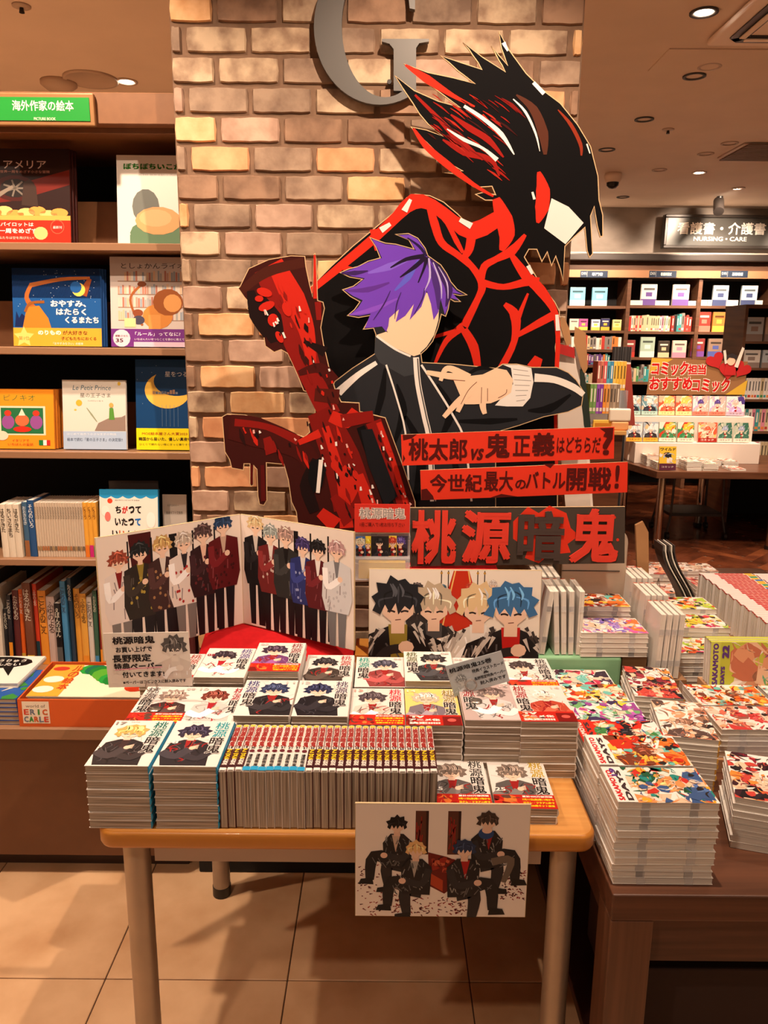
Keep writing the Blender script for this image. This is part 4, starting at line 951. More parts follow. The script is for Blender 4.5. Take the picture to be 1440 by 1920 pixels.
# spine-up row
SPH = .0139; xs0 = PY(411, 1500, 1.238).x; vols = [19]*3+[20]*4+[21]*4+[22]*8+[23]*5+[24]*4
spcache = {}
for k, v in enumerate(vols):
    if v not in spcache:
        low = v in (20, 21)
        bm_ = book_meshes(BW, BL_, SPH-.0004, (228, 220, 212) if low else (84, 26, 30), False, False, False, (226, 220, 212))
        c = Art(); t = SPH-.0004; H = BL_
        c.rect(t*.15, H*.94, t*.85, H*.985, (226, 190, 70)); c.vtext(TT, t*.5, H*.93, H*.11, t*.78, (150, 40, 36), bold=.04, gap=.99)
        c.text(str(v), t*.5, H*.47, H*.04, (60, 50, 48), w=t*.56, bold=.04)
        if low:
            c.ell(t*.5, H*.4, t*.36, H*.03, (96, 30, 40)); c.vtext('漆原侑来', t*.5, H*.335, H*.062, t*.6, (30, 26, 26), bold=.03); c.rect(0, 0, t, H*.075, BLUE)
        else:
            c.rect(0, H*.06, t, H*.435, (58, 18, 24)); c.vtext('アニメ化', t*.5, H*.43, H*.052, t*.7, (240, 200, 30), bold=.05); c.text('決定!!', t*.5, H*.16, t*.7, (236, 226, 216), w=H*.12, bold=.04, rot=PI/2); c.rect(t*.1, 0, t*.9, H*.05, (230, 222, 214))
        spcache[v] = (bm_, c.mesh('spine_print'))
    bm_, sa = spcache[v]
    M = axes((xs0+SPH*(k+1), 1.239+((k*7) % 5)*.0006, TZ+.0008), (0,0,1), (0,1,0), (-1,0,0))
    book(bm_, M, 'spine-up volume %d manga, %s from the left in the front row' % (v, ordi(k)), 'spine-up manga row', None, sa, name='manga_volume')

# ------------------------------------------------------------------ cloth covered blocks and plinth behind the books
RED = mat('red_felt_cloth', (178, 26, 30), .95, noise=.12, nscale=60, bump=.2, spec=.1); REDD = mat('red_felt_cloth', (0,0,0))
m = MB(); M_ = axes((0, 0, 0), (0,1,0), (0,0,1), (1,0,0))
m.prism([(1.797, TZ+.001), (1.995, TZ+.001), (1.995, .808), (1.93, .808), (1.80, .765)], -.47, -.075, 0, M_)
tag(m.build('cloth_block', RED, None, .004), 'red cloth covered sloping block under the folded poster board', 'display block')
m = MB().box(.005, .30, 1.912, 1.995, TZ+.001, .985); tag(m.build('cloth_block', RED, None, .006), 'tall red cloth covered block carrying the title board', 'display block')
tag(MB().box(-.075+.003, .0, 1.86, 1.975, TZ+.001, .775).build('wood_block', wood('pine_block', (226, 160, 70), (204, 134, 50), (3, 3, 60)), None, .002), 'small bare pine wood block right of the red cloth block', 'display block')
tag(MB().box(-.03, .0, 1.98, 2.0, .78, .98).build('cloth_strip', RED), 'narrow hanging red cloth strip behind the card dispenser', 'cloth')
tag(MB().box(-.545, .40, 2.035, 2.20, .0005, .62).build('display_plinth', mat('plinth_black', (22, 17, 15), .8), None, .003), 'black plinth standing at the foot of the brick column', 'plinth')
# ------------------------------------------------------------------ painted cut-out boards before the column (plain stand-ins for the painting)
CARD = mat('cardboard_edge', (214, 178, 132), .85)
def cutout(name, label, outline, Y, base_px, prints, t=.005, cat='cut-out', m=None):
    b = PY(base_px[0], base_px[1], Y)
    f = lambda p: ((lambda q: (q.x-b.x, q.z-b.z))(PY(p[0], p[1], Y)))
    r = thing(name, label, cat, axes((b.x, Y, b.z), (1,0,0), (0,0,1), (0,-1,0)))
    MB().prism([f(p) for p in outline], -t, 0, 0, side=0).build('board', m or CARD, r)
    c = Art(fn=f, eps=.0001); prints(c)
    c.build('painting', r, None, INK_MATT)
    return r, f
def shrink(pts, d=2.2):
    out = []; n = len(pts); a = sum(pts[i][0]*pts[(i+1)%n][1]-pts[(i+1)%n][0]*pts[i][1] for i in range(n)); sg = 1 if a > 0 else -1
    for i in range(n):
        p0, p1, p2 = pts[i-1], pts[i], pts[(i+1)%n]
        e1 = Vector((p1[0]-p0[0], p1[1]-p0[1])); e2 = Vector((p2[0]-p1[0], p2[1]-p1[1]))
        if e1.length < 1e-6 or e2.length < 1e-6: out.append(p1); continue
        e1.normalize(); e2.normalize(); n1 = Vector((-e1.y, e1.x))*sg; n2 = Vector((-e2.y, e2.x))*sg; b = n1+n2
        if b.length < .3: b = (e1-e2)*1.0; b.normalize(); k = d*1.6
        else: b.normalize(); k = d/max(.45, b.dot(n1))
        out.append((p1[0]+b.x*k, p1[1]+b.y*k))
    return out
K = (10, 7, 8); R_ = (214, 44, 26); R2 = (150, 26, 18); WH = (238, 228, 220)
BEAST = [(575, 545), (620, 499), (661, 461), (701, 428), (740, 396), (762, 370), (778, 363), (806, 366), (832, 378), (858, 400), (878, 420), (892, 426), (910, 418), (926, 402), (934, 388), (926, 376), (910, 376), (890, 364), (905, 360), (928, 364), (922, 350),
 (890, 352), (870, 338), (850, 326), (829, 323), (866, 320), (840, 306), (818, 286), (800, 268), (782, 252), (769, 237), (800, 243), (830, 255), (802, 233), (786, 214), (773, 193), (756, 168), (740, 141), (777, 169), (822, 189), (862, 201), (842, 187), (802, 157), (780, 138), (757, 119),
 (802, 135), (850, 145), (889, 156), (874, 145), (858, 133), (842, 118), (825, 104), (866, 117), (902, 129), (896, 118), (886, 104), (878, 92), (868, 80), (906, 107), (946, 133), (941, 123), (934, 112), (927, 98), (921, 86), (936, 103), (951, 121), (945, 106), (939, 89), (935, 58),
 (955, 93), (987, 137), (1019, 169), (1051, 193), (1084, 234), (1108, 274), (1122, 330), (1124, 375), (1131, 403), (1131, 443), (1125, 445), (1119, 423), (1114, 389), (1108, 405), (1112, 476), (1105, 484), (1100, 470), (1096, 428), (1078, 444), (1060, 462), (1056, 528), (1050, 505), (1042, 482), (1034, 500), (1026, 474), (1016, 492), (1006, 468),
 (992, 468), (984, 482), (1000, 508), (1014, 532), (1041, 566), (1050, 584), (1048, 611), (1042, 651), (1046, 700), (1046, 1000), (590, 1000), (590, 700)]
def p_beast(c):
    c.poly(shrink(BEAST, 1.7), K)
    # branching red bands over the dark body
    def vein(pts, wd): c.line(pts, wd, R_, True); 
    vein([(580, 548), (640, 498), (700, 448), (745, 405), (775, 378), (810, 384), (850, 415), (885, 434), (925, 415), (940, 400)], [10, 16, 18, 20, 30, 22, 24, 34, 30, 20])
    vein([(930, 372), (944, 410), (950, 440), (940, 470)], [14, 34, 30, 8]); vein([(1010, 322), (1018, 356), (1016, 390), (1008, 418)], [6, 26, 26, 5])
    vein([(805, 385), (815, 420), (828, 455), (858, 478), (884, 500)], [12, 16, 14, 12, 10]); vein([(815, 388), (838, 418), (856, 452), (868, 474)], [14, 8, 10, 6]); vein([(885, 436), (880, 466), (872, 480)], [18, 16, 12])
    vein([(866, 478), (894, 512), (904, 536), (896, 560), (870, 612)], [10, 13, 15, 12, 16]); vein([(904, 530), (944, 538), (990, 528), (1010, 530)], [14, 11, 16, 20]); vein([(902, 528), (908, 500), (930, 486), (960, 470), (985, 440)], [12, 14, 12, 18, 6])
    vein([(960, 480), (985, 515), (1014, 545), (1040, 585), (1046, 630), (1044, 690)], [10, 20, 20, 12, 9, 8]); vein([(1040, 590), (1010, 606), (968, 630)], [16, 14, 8]); vein([(946, 570), (966, 592), (964, 640), (940, 690)], [8, 20, 12, 14]); vein([(990, 550), (974, 590), (968, 612)], [4, 9, 8])
    vein([(868, 612), (836, 640), (812, 690)], [16, 10, 4]); vein([(870, 618), (888, 650), (896, 690)], [14, 18, 12]); vein([(862, 618), (820, 630), (790, 640)], [8, 6, 4]); vein([(1010, 670), (1000, 690)], [16, 26]); vein([(1040, 700), (1044, 900)], [6, 6]); vein([(640, 500), (690, 516), (720, 500)], [8, 20, 6]); vein([(700, 430), (705, 470)], [14, 4])
    # streaked mane
    for pts, wd, cc in [([(760, 122), (800, 148), (850, 180), (890, 200)], [4, 16, 8, 3], R_), ([(778, 178), (820, 220), (860, 262), (905, 300)], [4, 8, 14, 3], R2), ([(775, 241), (800, 275), (838, 308), (886, 345), (925, 368)], [4, 12, 14, 8, 4], R_), ([(830, 262), (870, 285), (920, 300), (936, 330)], [3, 14, 10, 3], R2),
                        ([(845, 215), (880, 240), (915, 262), (944, 295)], [3, 12, 12, 3], R2), ([(905, 215), (925, 240), (945, 262)], [3, 8, 3], R_), ([(968, 178), (1000, 205), (1018, 250), (1022, 290)], [3, 16, 20, 6], (84, 44, 30)), ([(1046, 206), (1070, 234), (1088, 270), (1090, 292)], [2, 7, 7, 3], (140, 48, 26))]: c.line(pts, wd, cc)
    rd = random.Random(77)
    for k in range(46):
        t = rd.random(); bx, by = 800+150*t, 175+150*rd.random()*(.5+t*.6); L = rd.uniform(14, 44)
        c.line([(bx, by), (bx+L*.5, by+L*.32), (bx+L, by+L*.75)], [1, rd.uniform(2, 5), .6], rd.choice([R2, (120, 20, 14), (60, 16, 14), (170, 40, 26)]), k % 8 == 0)
    for pts, wd in [([(870, 199), (905, 222), (940, 252), (964, 290)], [6, 7, 9, 2]), ([(838, 242), (870, 262), (905, 278), (932, 300)], [2, 7, 5, 9]), ([(962, 186), (985, 210), (1004, 250), (1012, 284)], [2, 5, 4, 1]), ([(944, 80), (952, 96)], [8, 3]), ([(1000, 155), (1020, 176)], [7, 8]), ([(1100, 270), (1106, 288)], [3, 2])]: c.line(pts, wd, WH)
    for pts, wd in [([(758, 396), (770, 374)], [12, 6]), ([(714, 432), (732, 420)], [12, 7]), ([(862, 412), (884, 424)], [8, 12]), ([(998, 360), (1002, 374)], [4, 5]), ([(990, 498), (998, 514)], [8, 5]), ([(1044, 590), (1046, 620)], [6, 8])]: c.line(pts, wd, WH)
    # pale wrapped patch
    c.poly([(1034, 372), (1066, 388), (1094, 418), (1060, 458), (1020, 428)], WH)
cutout('painted_cutout', 'tall black and red spiky maned painted board before the brick column', BEAST, 2.13, (820, 1000), p_beast)

BOY = [(704, 627), (700, 616), (680, 618), (688, 604), (695, 592), (672, 596), (650, 592), (664, 580), (674, 566), (656, 556), (641, 543), (662, 536), (678, 524), (655, 520), (636, 511), (655, 503), (671, 499), (690, 489), (712, 483), (704, 463), (692, 444), (708, 450), (723, 455), (742, 457), (775, 466), (766, 450), (740, 439), (766, 437), (784, 446), (798, 465), (803, 479),
 (827, 496), (838, 512), (846, 528), (858, 542), (877, 553), (862, 555), (848, 551), (865, 566), (852, 566), (844, 561), (841, 580), (836, 594), (828, 590), (822, 614), (812, 640), (800, 655), (790, 664), (792, 679), (851, 682), (900, 687), (930, 690), (943, 682), (970, 682), (998, 688), (1044, 688), (1066, 698), (1081, 712), (1095, 734), (1091, 761), (1065, 773), (1020, 782), (974, 798), (940, 808),
 (930, 850), (930, 1000), (560, 1000), (580, 880), (600, 780), (620, 735), (627, 715), (660, 690), (702, 663)]
def p_boy(c):
    JK = (40, 40, 44); SKN = (246, 208, 174); HP = (112, 66, 190); HD = (60, 34, 96); HL = (190, 176, 226); BLKC = (12, 11, 13)
    c.poly(shrink(BOY, 1.5), JK)
    rd = random.Random(12)
    for pts, wd in [([(722, 690), (716, 740), (700, 800)], [4, 14, 8]), ([(744, 720), (756, 770), (740, 830)], [3, 16, 6]), ([(820, 720), (845, 770), (830, 815)], [4, 18, 8]), ([(880, 700), (900, 690), (930, 694)], [6, 8, 3]), ([(990, 770), (1030, 766), (1070, 740)], [4, 16, 4]), ([(860, 790), (920, 790), (970, 786)], [6, 12, 4]), ([(1010, 700), (1040, 712), (1070, 726)], [3, 6, 3]), ([(690, 860), (700, 930)], [16, 10]), ([(640, 780), (650, 830), (640, 900)], [4, 18, 8]), ([(760, 780), (790, 850), (780, 940)], [6, 20, 14]), ([(850, 860), (870, 930)], [10, 16])]: c.line(pts, wd, BLKC, pts[0][0] == 722)
    # neck, face (plain)
    c.poly([(706, 628), (724, 622), (790, 650), (788, 664), (776, 668), (740, 652)], SKN)
    c.poly([(722, 570), (722, 616), (740, 640), (768, 658), (786, 663), (800, 650), (814, 628), (822, 600), (824, 560), (780, 540)], SKN)
    # collar and zip
    c.poly([(704, 630), (740, 656), (782, 672), (776, 702), (758, 706), (712, 680), (702, 662)], (58, 60, 64)); c.line([(706, 630), (740, 654), (770, 668)], 4, WH)
    c.line([(780, 670), (784, 720), (796, 780), (806, 830), (812, 940)], 11, WH); c.line([(783, 672), (787, 720), (799, 780), (809, 830), (815, 940)], 2.4, (80, 76, 74))
    c.line([(724, 684), (742, 740), (760, 810), (766, 900)], 3.4, WH); c.line([(790, 684), (820, 730), (850, 780), (872, 830), (884, 940)], 4, WH)
    c.line([(634, 736), (670, 704), (706, 680)], [16, 11, 8], WH)
    # hair mass
    HAIR = [(724, 622), (716, 612), (700, 614), (684, 615), (695, 588), (676, 592), (656, 591), (672, 576), (680, 563), (662, 555), (646, 544), (668, 536), (684, 522), (660, 518), (642, 511), (662, 504), (690, 492), (716, 484), (708, 466), (697, 448), (722, 458), (745, 460), (780, 470), (768, 450), (748, 441), (768, 440), (783, 449), (795, 466), (801, 481), (822, 498), (834, 514), (843, 532), (856, 546), (868, 552), (848, 549), (860, 563), (843, 558), (839, 578), (834, 590), (826, 560), (822, 585), (813, 600), (808, 570), (800, 545), (790, 575), (768, 600), (776, 570), (760, 592), (742, 604), (748, 580), (730, 596), (728, 612)]
    c.poly(HAIR, HP)
    for pts, wd, cc in [([(690, 512), (730, 500), (775, 482)], [3, 14, 4], (130, 96, 214)), ([(740, 545), (765, 520), (785, 488)], [3, 12, 4], (96, 96, 210)), ([(655, 590), (700, 580), (745, 560)], [2, 10, 3], (134, 80, 206)), ([(650, 545), (690, 543), (730, 530)], [2, 10, 3], (94, 50, 150)), ([(640, 512), (665, 512), (690, 508)], [2, 9, 2], HD), ([(808, 486), (832, 520), (842, 545), (836, 575)], [4, 14, 14, 2], HD), ([(800, 486), (818, 530), (822, 580)], [4, 14, 3], (76, 46, 124)),
                        ([(732, 502), (762, 486), (796, 480)], [2, 7, 9], (34, 20, 48)), ([(750, 520), (778, 500), (798, 482)], [2, 8, 8], (34, 20, 48)), ([(784, 530), (796, 500), (800, 482)], [2, 5, 9], (34, 20, 48)), ([(764, 446), (786, 462), (800, 480)], [2, 5, 5], (40, 24, 70)), ([(804, 484), (806, 520), (796, 545)], [3, 4, 1], HL), ([(812, 492), (826, 530), (828, 560)], [2, 4, 1], HL), ([(822, 500), (838, 530), (840, 560)], [1, 3, 1], HL), ([(700, 600), (720, 570), (732, 545)], [1, 2.5, 1], HD), ([(740, 598), (744, 570), (752, 548)], [1, 2.5, 1], HD), ([(776, 590), (792, 560), (796, 540)], [1, 2.5, 1], HD)]: c.line(pts, wd, cc)
    # reaching arm: cuff, hand, sleeve stripe
    c.poly([(928, 760), (944, 742), (962, 720), (958, 690), (943, 684), (972, 684), (996, 690), (1000, 716), (994, 746), (980, 762), (950, 762)], (240, 232, 224))
    for k in range(7): c.line([(962+k*1.0, 692+k*10), (996-abs(k-2)*3, 696+k*9)], 1.1, (150, 140, 134), k == 0)
    c.line([(1002, 708), (1040, 712), (1075, 726), (1094, 740)], [16, 13, 13, 10], (238, 230, 220))
    c.poly([(905, 702), (930, 690), (950, 694), (962, 712), (958, 736), (940, 748), (920, 756), (890, 758), (872, 758), (862, 740), (850, 712), (870, 706)], SKN)
    for pts in [[(880, 708), (848, 692), (834, 694), (826, 714)], [(870, 706), (840, 705), (800, 698)], [(890, 720), (872, 742), (858, 772)], [(880, 736), (856, 756), (832, 782)], [(906, 735), (905, 760), (909, 776)]]:
        c.line(pts, [14, 12, 10, 7][:len(pts)] if len(pts) == 4 else [15, 12, 8], SKN)
    for pts in [[(894, 716), (878, 732), (864, 758)], [(903, 726), (902, 756)], [(914, 728), (914, 752)], [(872, 714), (846, 712)], [(934, 746), (948, 738), (950, 730)]]: c.line(pts, 1.2, (130, 76, 56), pts[0][0] == 894)
cutout('painted_cutout', 'painted board of a purple haired youth in dark zip jacket', BOY, 2.085, (760, 1000), p_boy)

GUN = [(447, 542), (466, 503), (504, 486), (545, 479), (572, 480), (574, 500), (581, 533), (586, 556), (588, 476), (591, 474), (593, 486), (596, 563), (606, 566), (609, 578), (606, 592), (602, 614), (607, 645), (622, 708), (630, 733), (640, 753), (674, 755), (675, 771), (723, 783), (730, 802), (755, 870), (779, 941), (781, 1000), (560, 1000), (555, 960), (546, 941), (540, 900), (532, 871), (500, 868), (501, 938), (495, 948), (486, 946), (483, 930), (481, 880), (476, 874), (475, 910), (470, 913), (468, 905), (468, 870), (458, 870), (457, 882), (434, 878), (430, 862), (421, 847), (416, 781), (425, 776), (459, 778), (504, 791), (539, 809), (570, 819), (580, 810), (577, 795), (598, 770), (592, 748), (580, 736), (569, 733), (560, 710), (548, 682), (539, 663), (527, 656), (514, 661), (497, 649), (492, 618), (474, 590), (462, 578), (469, 570), (458, 558)]
def p_gun(c):
    R_ = (196, 38, 24); R2 = (132, 22, 16); D = (58, 16, 12); c.poly(shrink(GUN, 1.4), D); B = (28, 12, 12)
    for pts, wd, cc in [([(500, 500), (530, 560), (560, 640), (590, 720), (620, 780)], [50, 60, 56, 40, 40], R2), ([(515, 492), (550, 560), (575, 620), (585, 690)], [30, 44, 30, 14], R_), ([(452, 546), (500, 510), (570, 492)], [14, 20, 18], (70, 26, 16)), ([(480, 560), (505, 600), (520, 640)], [30, 48, 26], B),
                        ([(470, 545), (480, 590), (500, 630)], [14, 26, 12], B), ([(590, 478), (591, 560)], [4, 7], R_), ([(596, 566), (598, 600)], [12, 9], R2), ([(570, 640), (610, 660)], [6, 20], B), ([(560, 700), (600, 690), (625, 716)], [10, 20, 26], (70, 16, 12)), ([(590, 740), (636, 744)], [24, 28], (80, 22, 14)),
                        ([(600, 770), (640, 860), (665, 950)], [50, 70, 80], (120, 20, 14)), ([(620, 780), (650, 790), (668, 770)], [22, 26, 20], R_), ([(610, 800), (640, 900), (650, 990)], [14, 18, 26], R_), ([(700, 790), (735, 880), (770, 990)], [30, 24, 22], R2), ([(710, 792), (742, 880), (772, 985)], [10, 10, 8], R_),
                        ([(640, 790), (700, 780)], [26, 20], R2), ([(676, 800), (700, 860), (730, 950)], [16, 22, 20], K), ([(430, 800), (480, 810), (560, 840), (590, 880)], [46, 56, 40, 30], (66, 16, 12)), ([(440, 792), (500, 800), (560, 826)], [14, 12, 18], R2), ([(500, 820), (510, 850)], [14, 24], R2), ([(560, 830), (600, 812)], [10, 16], R_),
                        ([(590, 860), (575, 910), (590, 960)], [8, 26, 20], B), ([(640, 880), (660, 900), (650, 940)], [20, 34, 20], R_), ([(672, 890), (700, 970)], [18, 30], R_), ([(625, 930), (660, 975)], [14, 40], R2), ([(600, 960), (630, 985)], [20, 30], R_), ([(492, 872), (494, 940)], [7, 9], (84, 14, 12)), ([(472, 872), (472, 908)], [4, 5], (84, 14, 12))]: c.line(pts, wd, cc)
    rd = random.Random(8)
    for i in range(60):
        t = rd.random(); q = rd.choice([((520, 520), (600, 740), 22), ((600, 780), (670, 960), 36), ((435, 800), (570, 850), 16), ((705, 800), (765, 950), 8)])
        x = q[0][0]+(q[1][0]-q[0][0])*t+rd.uniform(-1, 1)*q[2]; y = q[0][1]+(q[1][1]-q[0][1])*t+rd.uniform(-1, 1)*q[2]*.4; L = rd.uniform(8, 34)
        c.line([(x, y), (x+L*.15, y+L*.5), (x+L*.35, y+L)], [1, rd.uniform(3, 9), 1.5], rd.choice([B, (40, 14, 12), D, R2, R_]), i % 8 == 0)
    rd = random.Random(3)
    for x, y, a, b, r in [(496, 548, 15, 8, .3), (500, 574, 16, 8, -.4), (512, 600, 10, 12, 0), (538, 580, 8, 14, -.4), (524, 632, 6, 12, -.5), (486, 560, 8, 6, 0)]: c.ell(x, y, a, b, R_, rot=r)
    for i in range(70):
        t = rd.random(); s = rd.choice([((555, 560), (640, 800), 26), ((600, 780), (680, 960), 44), ((705, 790), (768, 950), 12), ((430, 790), (560, 830), 14), ((500, 560), (530, 640), 20), ((650, 860), (720, 960), 26)])
        x = s[0][0]+(s[1][0]-s[0][0])*t+rd.uniform(-1, 1)*s[2]*.7; y = s[0][1]+(s[1][1]-s[0][1])*t+rd.uniform(-1, 1)*s[2]*.4
        c.line([(x, y), (x+rd.uniform(0, 5), y+rd.uniform(3, 11))], [rd.uniform(1, 4), rd.uniform(2, 5)], rd.choice([WH, WH, R_, B, (230, 170, 160)]), i % 10 == 0)
    c.poly([(580, 868), (600, 858), (612, 880), (604, 912), (588, 924), (578, 900)], (16, 14, 16)); c.line([(602, 862), (596, 924)], [8, 7], WH)
    c.poly([(676, 806), (698, 804), (745, 930), (722, 950), (690, 870)], (24, 24, 28))
cutout('painted_cutout', 'red and black paint dripping gun shaped board left of purple haired board', GUN, 2.045, (640, 1000), p_gun)

# ------------------------------------------------------------------ lettering strips and title board
def quad_board(name, label, q, Y, bcol, prints, cat, t=.004, matt=INK_MATT, tilt=0, edge=None):
    a = PY(q[3][0], q[3][1], Y)                       # lower left corner
    f = lambda p: ((lambda v: (v.x-a.x, v.z-a.z))(PY(p[0], p[1], Y)))
    r = thing(name, label, cat, axes((a.x, Y, a.z), (1,0,0), (0,math.sin(tilt),math.cos(tilt)), (0,-math.cos(tilt),math.sin(tilt))))
    MB().prism([f(p) for p in q], -t, 0).build('board', edge or CARD, r)
    c = Art(fn=f, eps=.0001); c.poly(q, bcol)
    g = Art(eps=.0001); g.k = 6; prints(c, g, f)
    c.v += g.v if False else []
    c.build('painted_face', r, None, matt)
    if g.f: g.build('lettering', r, None, matt)
    return r, f
RS = (226, 58, 36); DK = (84, 22, 18)
def put(g, f, s, x0, x1, yc, hpx, col, bold=.02, skew=0, rot=0):
    a = f((x0, yc)); b = f((x1, yc)); h = abs(f((x0, yc-hpx/2))[1]-f((x0, yc+hpx/2))[1])
    g.text(s, (a[0]+b[0])/2, (a[1]+b[1])/2, h, col, w=b[0]-a[0], bold=bold, skew=skew, rot=rot or math.atan2(b[1]-a[1], b[0]-a[0]))
def s1(c, g, f):
    c.poly([(755, 815), (782, 814), (772, 822), (756, 826)], DK); c.poly([(1124, 803), (1150, 802), (1149, 818), (1136, 812)], DK, False); c.poly([(755, 868), (760, 860), (756, 852)], DK, False)
    put(g, f, '桃太郎', 766, 876, 843, 42, DK, .03); put(g, f, 'vs', 881, 906, 852, 22, DK, .024, .2); put(g, f, '鬼', 910, 956, 836, 46, DK, .034); put(g, f, '正', 962, 994, 836, 38, DK, .03); put(g, f, '義', 998, 1040, 833, 44, DK, .03); put(g, f, 'はどちらだ', 1044, 1126, 834, 30, DK, .02); put(g, f, '?', 1130, 1148, 832, 42, DK, .03)
quad_board('lettered_strip', 'upper red strip of brush lettering across the painted boards', [(752, 815), (1152, 800), (1151, 860), (754, 873)], 2.0, RS, s1, 'sign')
def s2(c, g, f):
    c.poly([(790, 918), (800, 916), (812, 930), (814, 937), (790, 938)], DK); c.poly([(916, 934), (940, 926), (970, 931)], DK, False); c.poly([(1018, 870), (1040, 869), (1032, 878)], DK, False)
    put(g, f, '今世紀', 806, 904, 906, 34, DK, .03); put(g, f, '最大', 908, 962, 902, 38, DK, .024); put(g, f, 'の', 966, 986, 908, 18, DK, .03); put(g, f, 'バトル', 986, 1060, 900, 32, DK, .03); put(g, f, '開戦', 1062, 1146, 898, 44, DK, .032); put(g, f, '!', 1153, 1161, 894, 44, DK, .03)
quad_board('lettered_strip', 'lower red strip of brush lettering above the title board', [(788, 882), (1177, 866), (1176, 923), (790, 938)], 1.99, RS, s2, 'sign')
def s3(c, g, f):
    pts = [(962, 978), (990, 950), (1010, 962), (1030, 948), (1062, 962), (1070, 990), (1086, 1004), (1064, 1020), (1070, 1036), (1030, 1040), (1010, 1056), (984, 1046), (990, 1030), (962, 1010)]
    c.poly(pts, RS)
    for x, y in [(838, 1034), (880, 968), (1152, 970), (1158, 1012), (948, 1040)]: c.ell(x, y, 3, 3, RS, 7)
t_, f = quad_board('title_board', 'dark grey title board with big red cut-paper letters', [(768, 952), (1172, 950), (1171, 1056), (770, 1062)], 1.94, (76, 66, 58), s3, 'sign', .006)
for ch, x0, x1, yc, cc, hh in [('桃', 771, 857, 1007, RS, 100), ('源', 864, 960, 1006, RS, 98), ('暗', 968, 1060, 1004, (70, 54, 48), 92), ('鬼', 1066, 1164, 1004, RS, 100)]:
    v, fc, a0, a1, b0, b1 = text_shape(ch, .036)
    P0 = f((x0, yc+hh/2)); P1 = f((x1, yc-hh/2)); sx = (P1[0]-P0[0])/(a1-a0); sy = (P1[1]-P0[1])/(b1-b0)
    V = [(P0[0]+(p[0]-a0)*sx, P0[1]+(p[1]-b0)*sy, p[2]*.00012) for p in v]
    n = len(V); z0, z1 = .0012, .0046
    me = bpy.data.meshes.new('cut_letter')
    # extrude: front faces + boundary walls
    ec = {}
    for q in fc:
        for i in range(len(q)): e = (q[i], q[(i+1)%len(q)]); ec[tuple(sorted(e))] = ec.get(tuple(sorted(e)), [])+[e]
    F = [tuple(q) for q in fc]; F2 = []
    for kx, es in ec.items():
        if len(es) == 1: a_, b_ = es[0]; F2.append((b_, a_, a_+n, b_+n))
    me.from_pydata([(p[0], p[1], z1+p[2]) for p in V]+[(p[0], p[1], z0) for p in V], [], F+F2); me.materials.append(cmat(cc, .8)); me.update()
    link('cut_letter', me, t_)
MB().box(-.004, .004, -.02, .0, -.012, -.006).build('tape', CARD, t_)

# ------------------------------------------------------------------ art boards (generic stand-in pictures)
BW_ = mat('board_white', (240, 226, 212), .5); COR = mat('board_core', (206, 182, 140), .9)
def art_panel(parent, name, W, H, fn, M, t=.005, edge=None):
    b = MB().box(0, W, 0, H, -t, 0).build(name, edge or COR, parent, M=M)
    c = Art(eps=.0001); c.rect(.001, .001, W-.001, H-.001, (238, 224, 212)); fn(c, W, H); c.clip = (0, 0, W, H); c.build('picture', b)
    return b
cr_t = PY(452, 950, 2.0); 
Vb = thing('folded_poster_board', 'open folded white poster board with twelve standing figures on red cloth', 'poster', (cr_t.x, 1.985, .8115))
HV = .303
def fig_row(c, W, H, specs, bars):
    for x, wd in bars: c.rect(W*x, H*.02, W*(x+wd), H*.93, (20, 16, 18))
    for i, (x, hh, hc, coat, shirt, patt, y0) in enumerate(specs): figure(c, W*x, H*y0, H*hh*1.1, hc, coat, shirt, seed=i+3, pattern=patt, wide=1.0+.1*(i % 2), fold=tuple(min(255, v+44) for v in coat) if sum(coat) < 400 else (140, 130, 130))
L_ = [(.13, .86, (150, 70, 50), (230, 220, 214), (130, 26, 24), None, -.06), (.27, .92, (26, 30, 32), (40, 34, 28), (150, 130, 50), (170, 150, 60), -.08), (.42, .92, (200, 160, 100), (60, 36, 34), (220, 210, 200), (160, 120, 80), -.06), (.57, .92, (196, 180, 164), (226, 214, 206), (40, 36, 40), (170, 40, 36), -.06), (.71, .92, (80, 60, 60), (44, 20, 24), (230, 190, 166), (100, 36, 40), -.02), (.86, .95, (36, 60, 96), (92, 20, 24), (200, 170, 150), (60, 16, 18), .0)]
R__ = [(.14, .92, (220, 190, 140), (26, 24, 26), (210, 200, 190), None, .02), (.28, .9, (150, 160, 156), (110, 36, 36), (226, 216, 210), (200, 180, 170), -.02), (.42, .92, (170, 140, 130), (44, 44, 44), (20, 18, 20), None, -.04), (.57, .86, (60, 50, 100), (40, 50, 110), (226, 220, 214), (150, 160, 200), -.04), (.70, .88, (24, 24, 28), (90, 24, 30), (236, 230, 226), None, -.06), (.86, .9, (190, 150, 150), (214, 214, 216), (120, 120, 124), (190, 190, 194), -.06)]
def left_art(c, W, H): c.poly([(W*.2, H*.98), (W*.35, H*.98), (W*.35, H*.6), (W*.22, H*.6)], (70, 14, 16)); fig_row(c, W, H, L_, [(.19, .01), (.34, .015), (.47, .055), (.63, .012), (.79, .012)])
def right_art(c, W, H): fig_row(c, W, H, R__, [(.2, .014), (.35, .014), (.49, .04), (.63, .014), (.78, .014)])
le = PY(178, 1010, 1.72); re = PY(664, 992, 1.80)
for nm, e, fn, lf in (('left_leaf', le, left_art, True), ('right_leaf', re, right_art, False)):
    dx, dy = e.x-cr_t.x, e.y-1.985; W = math.hypot(dx, dy); ux, uy = dx/W, dy/W
    tilt = .06
    if lf: X = Vector((-ux, -uy, 0)); o = Vector((dx, dy, 0))
    else: X = Vector((ux, uy, 0)); o = Vector((0, 0, 0))
    N_ = X.cross(Vector((0,0,1))); Yv = Vector((0,0,1))
    art_panel(Vb, nm, W, HV, fn, axes(o, X, Yv, N_))
